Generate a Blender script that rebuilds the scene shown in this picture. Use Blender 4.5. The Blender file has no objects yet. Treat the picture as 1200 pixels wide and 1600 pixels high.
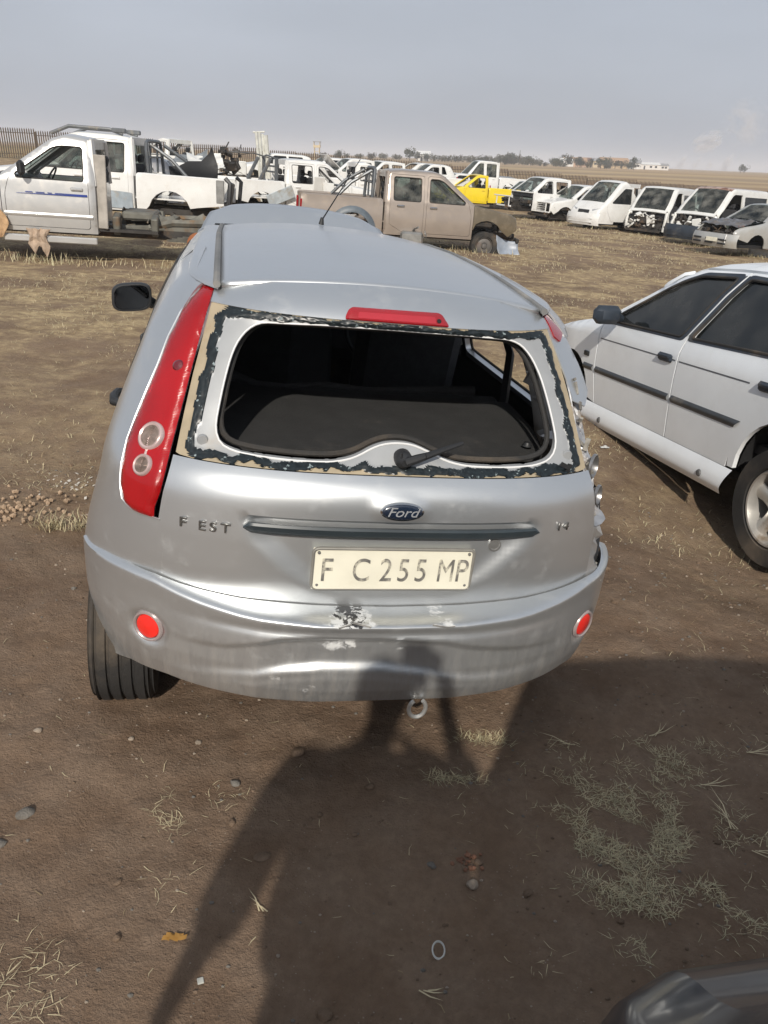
import bpy, bmesh, math, random
import numpy as np
from mathutils import Vector, Matrix, noise, Quaternion
from mathutils.geometry import delaunay_2d_cdt

S = bpy.context.scene
rad = math.radians
# ------------------------------------------------------------------ camera
CAM_H, CAM_PITCH, CAM_ROLL = 1.670, rad(24.8), rad(2.35)
cd = bpy.data.cameras.new('camera')
cam = bpy.data.objects.new('camera', cd)
S.collection.objects.link(cam)
S.camera = cam
cd.sensor_fit = 'VERTICAL'
cd.sensor_height = 36.0
cd.lens = 36.0 * 1202.0 / 1600.0
cd.clip_start, cd.clip_end = 0.02, 20000
_f = Vector((0, math.cos(CAM_PITCH), -math.sin(CAM_PITCH)))
_r0, _u0 = Vector((1, 0, 0)), Vector((0, math.sin(CAM_PITCH), math.cos(CAM_PITCH)))
_r = math.cos(CAM_ROLL) * _r0 + math.sin(CAM_ROLL) * _u0
_u = -math.sin(CAM_ROLL) * _r0 + math.cos(CAM_ROLL) * _u0
_m = Matrix((_r, _u, -_f)).transposed().to_4x4()
_m.translation = Vector((0, 0, CAM_H))
cam.matrix_world = _m
# ------------------------------------------------------------------ sky and sun
SUN_EL, SUN_AZ = rad(34.5), rad(183.3)          # azimuth of the sun, clockwise from +Y
w = bpy.data.worlds.new('World')
S.world = w
w.use_nodes = True
nt = w.node_tree
nt.nodes.clear()
sky = nt.nodes.new('ShaderNodeTexSky')
sky.sky_type = 'NISHITA'
sky.sun_disc = False
sky.sun_elevation = SUN_EL
sky.sun_rotation = SUN_AZ
sky.air_density, sky.dust_density, sky.ozone_density = 1.0, 5.0, 1.2
hs = nt.nodes.new('ShaderNodeHueSaturation')
hs.inputs['Saturation'].default_value = 0.42
hs.inputs['Value'].default_value = 1.0
# thin overcast veil: evens out the sky's brightness
mx = nt.nodes.new('ShaderNodeMix'); mx.data_type = 'RGBA'
mx.inputs['Factor'].default_value = 0.80
mx.inputs[7].default_value = (3.75, 4.1, 4.7, 1)
tc = nt.nodes.new('ShaderNodeTexCoord')
mp = nt.nodes.new('ShaderNodeMapping'); mp.inputs['Scale'].default_value = (1.2, 1.2, 4.5)
cn = nt.nodes.new('ShaderNodeTexNoise'); cn.inputs['Scale'].default_value = 1.6; cn.inputs['Detail'].default_value = 5
cr = nt.nodes.new('ShaderNodeMapRange')
cr.inputs['From Min'].default_value = .3; cr.inputs['From Max'].default_value = .75
cr.inputs['To Min'].default_value = .90; cr.inputs['To Max'].default_value = 1.10
vm = nt.nodes.new('ShaderNodeVectorMath'); vm.operation = 'SCALE'
bg = nt.nodes.new('ShaderNodeBackground'); bg.inputs['Strength'].default_value = 0.10
wo = nt.nodes.new('ShaderNodeOutputWorld')
L = nt.links.new
sx = nt.nodes.new('ShaderNodeSeparateXYZ'); L_ = nt.links.new
L_(tc.outputs['Generated'], sx.inputs[0])
vr = nt.nodes.new('ShaderNodeValToRGB'); e_ = vr.color_ramp.elements      # the veil is palest low down
e_[0].position = 0.0; e_[0].color = (.425, .455, .515, 1); e_[1].position = .55; e_[1].color = (.33, .372, .445, 1)
em_ = e_.new(.16); em_.color = (.385, .422, .49, 1)
L_(sx.outputs['Z'], vr.inputs[0])
v10 = nt.nodes.new('ShaderNodeVectorMath'); v10.operation = 'SCALE'; v10.inputs['Scale'].default_value = 10.0
L_(vr.outputs[0], v10.inputs[0]); L_(v10.outputs[0], mx.inputs[7])
L(sky.outputs[0], hs.inputs['Color']); L(hs.outputs[0], mx.inputs[6])
L(tc.outputs['Generated'], mp.inputs[0]); L(mp.outputs[0], cn.inputs['Vector']); L(cn.outputs['Fac'], cr.inputs['Value'])
L(mx.outputs[2], vm.inputs[0]); L(cr.outputs[0], vm.inputs['Scale'])
L(vm.outputs[0], bg.inputs['Color']); L(bg.outputs[0], wo.inputs['Surface'])
sd = bpy.data.lights.new('sun', 'SUN')
sd.energy = 3.2
sd.angle = rad(0.9)
sd.color = (1.0, .93, .83)
sun = bpy.data.objects.new('sun', sd)
S.collection.objects.link(sun)
sdir = Vector((math.sin(SUN_AZ) * math.cos(SUN_EL), math.cos(SUN_AZ) * math.cos(SUN_EL), math.sin(SUN_EL)))
sun.rotation_euler = sdir.to_track_quat('Z', 'Y').to_euler()
sun.location = sdir * 50
S.view_settings.view_transform = 'Standard'
S.view_settings.look = 'None'
S.view_settings.exposure = 0.28
S.view_settings.gamma = 1.0
S.render.engine = 'CYCLES'
S.cycles.max_bounces = 8
S.cycles.volume_bounces = 2
S.cycles.transparent_max_bounces = 16

# ------------------------------------------------------------------ helpers
COL = S.collection
RNG = random.Random(7)

def tag(o, label=None, cat=None, group=None, kind=None):
    if label: o['label'] = label
    if cat: o['category'] = cat
    if group: o['group'] = group
    if kind: o['kind'] = kind
    return o

def empty(name, label, cat, loc=(0, 0, 0), rz=0, group=None, mat=None):
    o = bpy.data.objects.new(name, None)
    COL.objects.link(o)
    if mat is not None: o.matrix_world = mat
    else:
        o.location = loc; o.rotation_euler = (0, 0, rz)
    return tag(o, label, cat, group)

def mesh_obj(name, V, F, mat, parent=None, smooth=True, angle=35, mi=None):
    me = bpy.data.meshes.new(name)
    me.from_pydata([tuple(map(float, v)) for v in V], [], [tuple(map(int, f)) for f in F])
    for m in (mat if isinstance(mat, (list, tuple)) else [mat]):
        me.materials.append(m)
    if mi is not None:
        me.polygons.foreach_set('material_index', np.asarray(mi, dtype=np.int32))
    if smooth:
        me.polygons.foreach_set('use_smooth', [True] * len(me.polygons))
        me.update()
        try: me.set_sharp_from_angle(angle=rad(angle))
        except Exception: pass
    me.update()
    o = bpy.data.objects.new(name, me)
    COL.objects.link(o)
    if parent is not None: o.parent = parent
    return o

class MB:
    """collects pieces of ONE part"""
    def __init__(s): s.V = []; s.F = []; s.M = []
    def add(s, V, F, m=0):
        b = len(s.V)
        s.V += [tuple(v) for v in V]
        s.F += [tuple(int(i) + b for i in f) for f in F]
        s.M += [m] * len(F)
        return s
    def box(s, c, d, rot=None, m=0, bev=0.0):
        hx, hy, hz = d[0] / 2, d[1] / 2, d[2] / 2
        if bev <= 0:
            P = [Vector((x, y, z)) for x in (-hx, hx) for y in (-hy, hy) for z in (-hz, hz)]
            F = [(0, 1, 3, 2), (4, 6, 7, 5), (0, 4, 5, 1), (2, 3, 7, 6), (0, 2, 6, 4), (1, 5, 7, 3)]
        else:
            b = min(bev, hx * .9, hy * .9, hz * .9)
            P = []; idx = {}
            for sx in (-1, 1):
                for sy in (-1, 1):
                    for sz in (-1, 1):
                        for ax in range(3):
                            p = [sx * hx, sy * hy, sz * hz]
                            for a in range(3):
                                if a != ax: p[a] -= (sx, sy, sz)[a] * b
                            idx[(sx, sy, sz, ax)] = len(P); P.append(Vector(p))
            F = []
            for ax in range(3):
                o1, o2 = [a for a in range(3) if a != ax]
                for sg in (-1, 1):
                    q = []
                    for a, c2 in ((-1, -1), (1, -1), (1, 1), (-1, 1)):
                        k = [0, 0, 0]; k[ax] = sg; k[o1] = a; k[o2] = c2
                        q.append(idx[(*k, ax)])
                    F.append(q)
            for ax in range(3):
                o1, o2 = [a for a in range(3) if a != ax]
                for a in (-1, 1):
                    for c2 in (-1, 1):
                        k0 = [0, 0, 0]; k1 = [0, 0, 0]
                        k0[ax] = -1; k1[ax] = 1; k0[o1] = k1[o1] = a; k0[o2] = k1[o2] = c2
                        F.append([idx[(*k0, o1)], idx[(*k1, o1)], idx[(*k1, o2)], idx[(*k0, o2)]])
            for sx in (-1, 1):
                for sy in (-1, 1):
                    for sz in (-1, 1):
                        F.append([idx[(sx, sy, sz, a)] for a in range(3)])
        if rot is not None:
            R = rot if isinstance(rot, Matrix) else Matrix.Rotation(rot[2], 3, 'Z') @ Matrix.Rotation(rot[1], 3, 'Y') @ Matrix.Rotation(rot[0], 3, 'X')
            P = [R @ p for p in P]
        c = Vector(c)
        return s.add([p + c for p in P], F, m)
    def tube(s, path, r, n=8, m=0, caps=True):
        path = [Vector(p) for p in path]
        rs = r if isinstance(r, (list, tuple)) else [r] * len(path)
        V = []; F = []
        up = None
        for i, p in enumerate(path):
            t = (path[min(i + 1, len(path) - 1)] - path[max(i - 1, 0)])
            if t.length < 1e-9: t = Vector((0, 0, 1))
            t.normalize()
            if up is None:
                up = Vector((0, 0, 1)) if abs(t.z) < .9 else Vector((1, 0, 0))
            a = t.cross(up)
            if a.length < 1e-6: a = t.orthogonal()
            a.normalize(); b = a.cross(t).normalized(); up = b
            for k in range(n):
                th = 2 * math.pi * k / n
                V.append(p + (a * math.cos(th) + b * math.sin(th)) * rs[i])
        for i in range(len(path) - 1):
            for k in range(n):
                F.append((i * n + k, i * n + (k + 1) % n, (i + 1) * n + (k + 1) % n, (i + 1) * n + k))
        if caps:
            F.append(tuple(range(n))[::-1]); F.append(tuple((len(path) - 1) * n + k for k in range(n)))
        return s.add(V, F, m)
    def lathe(s, prof, axis_o=(0, 0, 0), axis='x', n=24, m=0, a0=0, a1=2 * math.pi):
        """prof: (radius, offset along the axis)"""
        V = []; F = []
        full = abs(a1 - a0 - 2 * math.pi) < 1e-6
        N = n if full else n + 1
        o = Vector(axis_o)
        for (r, h) in prof:
            for k in range(N):
                th = a0 + (a1 - a0) * k / n
                c, q = r * math.cos(th), r * math.sin(th)
                p = {'x': (h, c, q), 'y': (q, h, c), 'z': (c, q, h)}[axis]
                V.append(o + Vector(p))
        for i in range(len(prof) - 1):
            for k in range(n):
                k2 = (k + 1) % N
                F.append((i * N + k, i * N + k2, (i + 1) * N + k2, (i + 1) * N + k))
        return s.add(V, F, m)
    def grid(s, fn, nu, nv, m=0, flip=False):
        V = [fn(i / nu, j / nv) for j in range(nv + 1) for i in range(nu + 1)]
        F = []
        for j in range(nv):
            for i in range(nu):
                a = j * (nu + 1) + i
                q = (a, a + 1, a + nu + 2, a + nu + 1)
                F.append(q[::-1] if flip else q)
        return s.add(V, F, m)
    def build(s, name, mat, parent=None, smooth=True, angle=35):
        o = mesh_obj(name, s.V, s.F, mat, parent, smooth, angle, s.M)
        bm = bmesh.new(); bm.from_mesh(o.data)
        bmesh.ops.recalc_face_normals(bm, faces=bm.faces)
        bm.to_mesh(o.data); bm.free()
        return o

def inside(P, poly):
    P = np.asarray(P); x, y = P[:, 0], P[:, 1]
    r = np.zeros(len(P), bool)
    n = len(poly)
    for i in range(n):
        x0, y0 = poly[i]; x1, y1 = poly[(i + 1) % n]
        c = ((y0 > y) != (y1 > y))
        with np.errstate(divide='ignore', invalid='ignore'):
            r ^= c & (x < (x1 - x0) * (y - y0) / (y1 - y0 + 1e-30) + x0)
    return r

def segdist(P, poly, closed=True):
    P = np.asarray(P, float); d = np.full(len(P), 1e9)
    n = len(poly)
    for i in range(n if closed else n - 1):
        a = np.array(poly[i], float); b = np.array(poly[(i + 1) % n], float)
        ab = b - a; L2 = ab @ ab + 1e-18
        t = np.clip(((P - a) @ ab) / L2, 0, 1)
        d = np.minimum(d, np.hypot(*(P - a - t[:, None] * ab).T))
    return d

def resamp(poly, step, closed=True):
    out = []
    n = len(poly)
    for i in range(n if closed else n - 1):
        a, b = poly[i], poly[(i + 1) % n]
        k = max(1, int(math.ceil(math.hypot(b[0] - a[0], b[1] - a[1]) / step)))
        for j in range(k):
            out.append((a[0] + (b[0] - a[0]) * j / k, a[1] + (b[1] - a[1]) * j / k))
    if not closed: out.append(tuple(poly[-1]))
    return out

def rnd(poly, r, closed=True, n=4):
    """round the corners of a polygon"""
    out = []
    N = len(poly)
    for i in range(N):
        if not closed and i in (0, N - 1):
            out.append(tuple(poly[i])); continue
        p = Vector(poly[i]); a = Vector(poly[i - 1]); b = Vector(poly[(i + 1) % N])
        ra = min(r, (a - p).length * .45, (b - p).length * .45)
        p0 = p + (a - p).normalized() * ra; p1 = p + (b - p).normalized() * ra
        for k in range(n + 1):
            t = k / n
            q = p0 * (1 - t) ** 2 + p * 2 * t * (1 - t) + p1 * t * t
            out.append((q.x, q.y))
    return out

def patch2d(outline, holes=(), step=.05, extra=()):
    outline = [tuple(p) for p in outline]
    B = resamp(outline, step)
    loops = [B] + [resamp(h, step) for h in holes]
    pts = []; edges = []
    for lp in loops:
        b = len(pts); pts += lp
        edges += [(b + i, b + (i + 1) % len(lp)) for i in range(len(lp))]
    A = np.array(B)
    x0, y0 = A.min(0); x1, y1 = A.max(0)
    gx = np.arange(x0 + step * .5, x1, step); gy = np.arange(y0 + step * .5, y1, step)
    G = np.array([(x, y) for y in gy for x in gx]) if len(gx) and len(gy) else np.zeros((0, 2))
    if len(extra): G = np.vstack([G, np.array(extra)])
    if len(G):
        k = inside(G, outline)
        for h in holes: k &= ~inside(G, h)
        k &= segdist(G, np.array(pts)[:len(B)]) > step * .18
        b = len(B)
        for h in loops[1:]:
            k &= segdist(G, h) > step * .18
        G = G[k]
        pts += [tuple(g) for g in G]
    r = delaunay_2d_cdt([Vector(p) for p in pts], edges, [], 0, 1e-6)
    P = np.array([tuple(v) for v in r[0]]); T = [t for t in r[2] if len(t) == 3]
    if not T: return P, []
    C = P[np.array(T)].mean(1)
    k = inside(C, outline)
    for h in holes: k &= ~inside(C, h)
    return P, [t for t, q in zip(T, k) if q]

def solid(V, T, t, out=None):
    """give a triangulated sheet a thickness t (inwards); out = function giving a rough outward direction"""
    V = np.asarray(V, float); T = np.asarray(T)
    fn = np.cross(V[T[:, 1]] - V[T[:, 0]], V[T[:, 2]] - V[T[:, 0]])
    if out is not None:
        c = V[T].mean(1); o = out(c)
        bad = (fn * o).sum(1) < 0
        if bad.sum() > len(T) / 2:
            T = T[:, ::-1]; fn = -fn
    if t == 0: return V, [tuple(x) for x in T]
    N = np.zeros_like(V)
    for k in range(3): np.add.at(N, T[:, k], fn)
    N /= np.linalg.norm(N, axis=1)[:, None] + 1e-12
    n = len(V)
    V2 = np.vstack([V, V - N * t])
    F = [tuple(x) for x in T] + [tuple(x[::-1] + n) for x in T]
    ec = {}
    for a, b, c in T:
        for e in ((a, b), (b, c), (c, a)): ec[e] = 1
    for (a, b) in ec:
        if (b, a) not in ec: F.append((b, a, a + n, b + n))
    return V2, F

def smooth01(a, b, x):
    t = np.clip((x - a) / (b - a), 0, 1); return t * t * (3 - 2 * t)

def text_obj(name, body, size, ext, mat, parent, loc, rot=(math.pi / 2, 0, 0), sx=1.0, shear=0.0, align='LEFT', bold=0.0):
    c = bpy.data.curves.new(name, 'FONT')
    c.body = body; c.size = size; c.extrude = ext; c.align_x = align; c.shear = shear; c.offset = bold
    t = bpy.data.objects.new(name + '_t', c)
    COL.objects.link(t)
    dg = bpy.context.evaluated_depsgraph_get(); dg.update()
    me = bpy.data.meshes.new_from_object(t.evaluated_get(dg))
    bpy.data.objects.remove(t); bpy.data.curves.remove(c)
    me.name = name; me.materials.clear(); me.materials.append(mat)
    o = bpy.data.objects.new(name, me)
    COL.objects.link(o)
    o.location = loc; o.rotation_euler = rot; o.scale = (sx, 1, 1)
    o.parent = parent
    return o

def fbm(x, y, z=0., o=4, s=1.):
    return noise.fractal(Vector((x * s, y * s, z)), 1.0, 2.0, o)

# ------------------------------------------------------------------ terrain
def T(x, y):
    """height of the ground"""
    near = -.0366 * max(-60, min(60, x)) - .010 * max(0, min(y, 95) - 2)
    k = float(smooth01(95, 260, math.hypot(x * .6, y))) if y > 0 else 0.0
    far = 0.25 + .35 * math.sin(x * .004 + 1.) * smooth01(300, 900, y)
    return near * (1 - k) + far * k

def ground_matrix(x, y, rz, pitch=0.0, roll=0.0, dz=0.0):
    """pose of a thing standing on the sloping yard; heading +Y of the thing turned by rz"""
    e = .5
    n = Vector((-(T(x + e, y) - T(x - e, y)) / (2 * e), -(T(x, y + e) - T(x, y - e)) / (2 * e), 1)).normalized()
    q = Vector((0, 0, 1)).rotation_difference(n)
    M = q.to_matrix().to_4x4() @ Matrix.Rotation(rz, 4, 'Z') @ Matrix.Rotation(pitch, 4, 'X') @ Matrix.Rotation(roll, 4, 'Y')
    M.translation = Vector((x, y, T(x, y) + dz))
    return M
# ------------------------------------------------------------------ materials
MATS = {}
def node_mat(name):
    m = bpy.data.materials.new(name); m.use_nodes = True
    nt = m.node_tree
    return m, nt, nt.nodes['Principled BSDF']

def nn(nt, kind, **kw):
    n = nt.nodes.new(kind)
    for k, v in kw.items():
        if k in n.inputs: n.inputs[k].default_value = v
        else: setattr(n, k, v)
    return n

def noise_fac(nt, scale, lo, hi, detail=5, coord='Object', rough=.55, mapscale=None, w=None):
    tc = nt.nodes.new('ShaderNodeTexCoord')
    src = tc.outputs[coord]
    if mapscale:
        mp = nn(nt, 'ShaderNodeMapping'); mp.inputs['Scale'].default_value = mapscale
        nt.links.new(src, mp.inputs[0]); src = mp.outputs[0]
    n = nn(nt, 'ShaderNodeTexNoise'); n.inputs['Scale'].default_value = scale
    n.inputs['Detail'].default_value = detail; n.inputs['Roughness'].default_value = rough
    nt.links.new(src, n.inputs['Vector'])
    r = nn(nt, 'ShaderNodeMapRange'); r.interpolation_type = 'SMOOTHSTEP'
    r.inputs['From Min'].default_value = lo; r.inputs['From Max'].default_value = hi
    nt.links.new(n.outputs['Fac'], r.inputs['Value'])
    return r.outputs[0]

def mixc(nt, fac, a, b):
    m = nt.nodes.new('ShaderNodeMix'); m.data_type = 'RGBA'
    if hasattr(fac, 'links') or hasattr(fac, 'is_linked'): nt.links.new(fac, m.inputs['Factor'])
    else: m.inputs['Factor'].default_value = fac
    for k, v in ((6, a), (7, b)):
        if isinstance(v, tuple): m.inputs[k].default_value = (*v[:3], 1)
        else: nt.links.new(v, m.inputs[k])
    return m.outputs[2]

def mathn(nt, op, a, b=None, clamp=False):
    m = nt.nodes.new('ShaderNodeMath'); m.operation = op; m.use_clamp = clamp
    for i, v in enumerate((a, b)):
        if v is None: continue
        if isinstance(v, (int, float)): m.inputs[i].default_value = v
        else: nt.links.new(v, m.inputs[i])
    return m.outputs[0]

def add_bump(nt, bsdf, h, strength=.3, dist=.01):
    b = nn(nt, 'ShaderNodeBump'); b.inputs['Strength'].default_value = strength; b.inputs['Distance'].default_value = dist
    nt.links.new(h, b.inputs['Height']); nt.links.new(b.outputs[0], bsdf.inputs['Normal'])

def plain(name, col, rough=.6, metal=0., var=.25, scale=6., coat=0., bump=0., dirt=None, dirt_lo=.52, dirt_hi=.72, spec=.5):
    """a painted / plastic / metal surface with uneven tone and an optional dirt or rust layer"""
    if name in MATS: return MATS[name]
    m, nt, b = node_mat(name)
    f = noise_fac(nt, scale, .3, .7)
    dark = tuple(c * (1 - var) for c in col)
    c = mixc(nt, f, dark, col)
    rg = None
    if dirt:
        g = noise_fac(nt, scale * .55, dirt_lo, dirt_hi, detail=8, rough=.65)
        c = mixc(nt, g, c, dirt)
        rg = mathn(nt, 'ADD', mathn(nt, 'MULTIPLY', g, .45), rough, True)
        if metal > 0:
            nt.links.new(mathn(nt, 'MULTIPLY', mathn(nt, 'SUBTRACT', 1.0, g), metal), b.inputs['Metallic'])
    nt.links.new(c, b.inputs['Base Color'])
    if rg is None:
        f2 = noise_fac(nt, scale * 3, .3, .7)
        rg = mathn(nt, 'ADD', mathn(nt, 'MULTIPLY', f2, .12), rough - .06, True)
        b.inputs['Metallic'].default_value = metal
    nt.links.new(rg, b.inputs['Roughness'])
    b.inputs['Coat Weight'].default_value = coat
    b.inputs['Coat Roughness'].default_value = .12
    b.inputs['Specular IOR Level'].default_value = spec
    if bump:
        h = noise_fac(nt, scale * 8, .2, .8)
        add_bump(nt, b, h, bump, .004)
    MATS[name] = m
    return m

def silver_paint():
    m, nt, b = node_mat('silver_paint')
    f = noise_fac(nt, 2.2, .3, .7)
    base = mixc(nt, f, (.57, .59, .60), (.60, .62, .63))
    fine = noise_fac(nt, 14, .52, .78, detail=9, rough=.7)           # dusty film
    base = mixc(nt, mathn(nt, 'MULTIPLY', fine, .10), base, (.40, .36, .30))
    # dust gathers low down on the body
    tcn = nt.nodes.new('ShaderNodeTexCoord'); sp = nt.nodes.new('ShaderNodeSeparateXYZ')
    nt.links.new(tcn.outputs['Object'], sp.inputs[0])
    lowr = nn(nt, 'ShaderNodeMapRange'); lowr.inputs['From Min'].default_value = .62; lowr.inputs['From Max'].default_value = .33
    nt.links.new(sp.outputs['Z'], lowr.inputs['Value'])
    drip = noise_fac(nt, 7, .38, .75, detail=8, rough=.7, mapscale=(5, 1, .8))
    low = mathn(nt, 'MULTIPLY', mathn(nt, 'MULTIPLY', lowr.outputs[0], drip), .7)
    base = mixc(nt, low, base, (.33, .28, .22))
    nt.links.new(base, b.inputs['Base Color'])
    met = mathn(nt, 'SUBTRACT', .8, mathn(nt, 'MULTIPLY', mathn(nt, 'ADD', mathn(nt, 'MULTIPLY', fine, .3), low), .4), True)
    nt.links.new(met, b.inputs['Metallic'])
    nt.links.new(mathn(nt, 'ADD', mathn(nt, 'MULTIPLY', mathn(nt, 'ADD', mathn(nt, 'MULTIPLY', fine, .3), low), .25), .35, True), b.inputs['Roughness'])
    b.inputs['Coat Weight'].default_value = .55
    b.inputs['Coat Roughness'].default_value = .16
    MATS['silver_paint'] = m
    return m

def bumper_paint():
    """the same silver with scuffs down to white filler and black plastic on the crest"""
    m = silver_paint().copy(); m.name = 'bumper_paint'
    nt = m.node_tree; b = nt.nodes['Principled BSDF']
    tcn = nt.nodes.new('ShaderNodeTexCoord'); sp = nt.nodes.new('ShaderNodeSeparateXYZ')
    nt.links.new(tcn.outputs['Object'], sp.inputs[0])
    def blob(cx, cz, rx, rz):
        a = mathn(nt, 'DIVIDE', mathn(nt, 'SUBTRACT', sp.outputs['X'], cx), rx)
        c = mathn(nt, 'DIVIDE', mathn(nt, 'SUBTRACT', sp.outputs['Z'], cz), rz)
        d = mathn(nt, 'ADD', mathn(nt, 'MULTIPLY', a, a), mathn(nt, 'MULTIPLY', c, c))
        return mathn(nt, 'SUBTRACT', 1.0, d, True)
    n1 = noise_fac(nt, 42, .3, .7, detail=6, rough=.75)
    n2 = noise_fac(nt, 17, .3, .7, detail=6, rough=.7)
    def th(v, lo, hi):
        r = nn(nt, 'ShaderNodeMapRange'); r.inputs['From Min'].default_value = lo; r.inputs['From Max'].default_value = hi
        nt.links.new(v, r.inputs['Value']); return r.outputs[0]
    white = mathn(nt, 'MAXIMUM', mathn(nt, 'MAXIMUM', blob(-.11, .612, .12, .013), blob(.135, .612, .05, .010)), mathn(nt, 'MULTIPLY', blob(-.05, .545, .30, .03), .62))
    white = mathn(nt, 'MAXIMUM', white, mathn(nt, 'MULTIPLY', blob(-.30, .52, .02, .05), .8))
    white = mathn(nt, 'MAXIMUM', white, mathn(nt, 'MULTIPLY', blob(-.28, .42, .26, .06), .42))
    wm = th(mathn(nt, 'ADD', white, n2), 1.26, 1.48)
    black = th(mathn(nt, 'ADD', blob(-.118, .616, .055, .020), n1), 1.24, 1.30)
    old = b.inputs['Base Color'].links[0].from_socket
    c = mixc(nt, mathn(nt, 'MULTIPLY', wm, .5), old, (.62, .62, .60))
    c = mixc(nt, black, c, (.03, .03, .032))
    nt.links.new(c, b.inputs['Base Color'])
    om = b.inputs['Metallic'].links[0].from_socket
    nt.links.new(mathn(nt, 'MULTIPLY', om, mathn(nt, 'SUBTRACT', 1.0, mathn(nt, 'MAXIMUM', wm, black), True)), b.inputs['Metallic'])
    MATS['bumper_paint'] = m
    return m

def car_paint(name, col, rough=.3, metal=0., rust=0., dust=.35, coat=.6):
    """faded car paint: dust film, and rust / primer patches when rust > 0"""
    if name in MATS: return MATS[name]
    m, nt, b = node_mat(name)
    f = noise_fac(nt, 1.6, .3, .7)
    c = mixc(nt, f, tuple(x * .9 for x in col), col)
    d = noise_fac(nt, 5, .45, .8, detail=8, rough=.7)
    c = mixc(nt, mathn(nt, 'MULTIPLY', d, dust), c, (.34, .27, .19))
    rr = mathn(nt, 'ADD', mathn(nt, 'MULTIPLY', d, .3), rough, True)
    if rust > 0:
        r = noise_fac(nt, 3.1, .74 - rust * .45, .80 - rust * .45, detail=9, rough=.7)
        r2 = noise_fac(nt, 11, .35, .65, detail=6)
        rc = mixc(nt, r2, (.10, .035, .015), (.24, .10, .045))
        c = mixc(nt, r, c, rc)
        rr = mathn(nt, 'ADD', mathn(nt, 'MULTIPLY', r, .5), rr, True)
        if metal: nt.links.new(mathn(nt, 'MULTIPLY', mathn(nt, 'SUBTRACT', 1.0, r), metal), b.inputs['Metallic'])
    else:
        b.inputs['Metallic'].default_value = metal
    nt.links.new(c, b.inputs['Base Color']); nt.links.new(rr, b.inputs['Roughness'])
    b.inputs['Coat Weight'].default_value = coat
    b.inputs['Coat Roughness'].default_value = .1
    MATS[name] = m
    return m

def glass(name, tint=(.75, .82, .80), rough=.03, alpha=.35, dust=.25):
    """thin car glass: part see-through, part reflecting, dusty in patches"""
    if name in MATS: return MATS[name]
    m, nt, b = node_mat(name)
    b.inputs['Base Color'].default_value = (.02, .025, .028, 1)
    b.inputs['Roughness'].default_value = rough
    b.inputs['Specular IOR Level'].default_value = .8
    tr = nn(nt, 'ShaderNodeBsdfTransparent'); tr.inputs['Color'].default_value = (*tint, 1)
    ms = nt.nodes.new('ShaderNodeMixShader'); ms.inputs[0].default_value = alpha
    nt.links.new(tr.outputs[0], ms.inputs[1]); nt.links.new(b.outputs[0], ms.inputs[2])
    df = nn(nt, 'ShaderNodeBsdfDiffuse'); df.inputs['Color'].default_value = (.42, .40, .36, 1)
    ms2 = nt.nodes.new('ShaderNodeMixShader')
    n = noise_fac(nt, 4, .3, .85, detail=7)
    nt.links.new(mathn(nt, 'MULTIPLY', n, dust), ms2.inputs[0])
    nt.links.new(ms.outputs[0], ms2.inputs[1]); nt.links.new(df.outputs[0], ms2.inputs[2])
    nt.links.new(ms2.outputs[0], nt.nodes['Material Output'].inputs['Surface'])
    MATS[name] = m
    return m

def lens_red(name='red_lens', col=(.33, .006, .010), see=0.):
    m, nt, b = node_mat(name)
    tcn = nt.nodes.new('ShaderNodeTexCoord')
    wv = nn(nt, 'ShaderNodeTexWave'); wv.bands_direction = 'Z'; wv.inputs['Scale'].default_value = 95; wv.inputs['Distortion'].default_value = .2
    nt.links.new(tcn.outputs['Object'], wv.inputs['Vector'])
    n = noise_fac(nt, 4, .3, .7)
    c = mixc(nt, n, tuple(x * .7 for x in col), col)
    nt.links.new(c, b.inputs['Base Color'])
    b.inputs['Roughness'].default_value = .22
    b.inputs['Coat Weight'].default_value = 1
    b.inputs['Coat Roughness'].default_value = .05
    b.inputs['Subsurface Weight'].default_value = 0.0
    add_bump(nt, b, wv.outputs['Fac'], .25, .002)
    if see > 0:
        tr = nn(nt, 'ShaderNodeBsdfTransparent'); tr.inputs['Color'].default_value = (.80, .030, .035, 1)
        ms = nt.nodes.new('ShaderNodeMixShader'); ms.inputs[0].default_value = 1 - see
        nt.links.new(tr.outputs[0], ms.inputs[1]); nt.links.new(b.outputs[0], ms.inputs[2])
        nt.links.new(ms.outputs[0], nt.nodes['Material Output'].inputs['Surface'])
    MATS[name] = m
    return m

def facets(name, col, scale):
    m, nt, b = node_mat(name)
    b.inputs['Base Color'].default_value = (*col, 1); b.inputs['Metallic'].default_value = .85; b.inputs['Roughness'].default_value = .28
    vo = nn(nt, 'ShaderNodeTexVoronoi'); vo.inputs['Scale'].default_value = scale; vo.distance = 'CHEBYCHEV'
    tcn = nt.nodes.new('ShaderNodeTexCoord'); mp = nn(nt, 'ShaderNodeMapping'); mp.inputs['Scale'].default_value = (1, .3, .5)
    nt.links.new(tcn.outputs['Object'], mp.inputs[0]); nt.links.new(mp.outputs[0], vo.inputs['Vector'])
    add_bump(nt, b, vo.outputs['Distance'], .8, .006)
    MATS[name] = m
    return m

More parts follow.
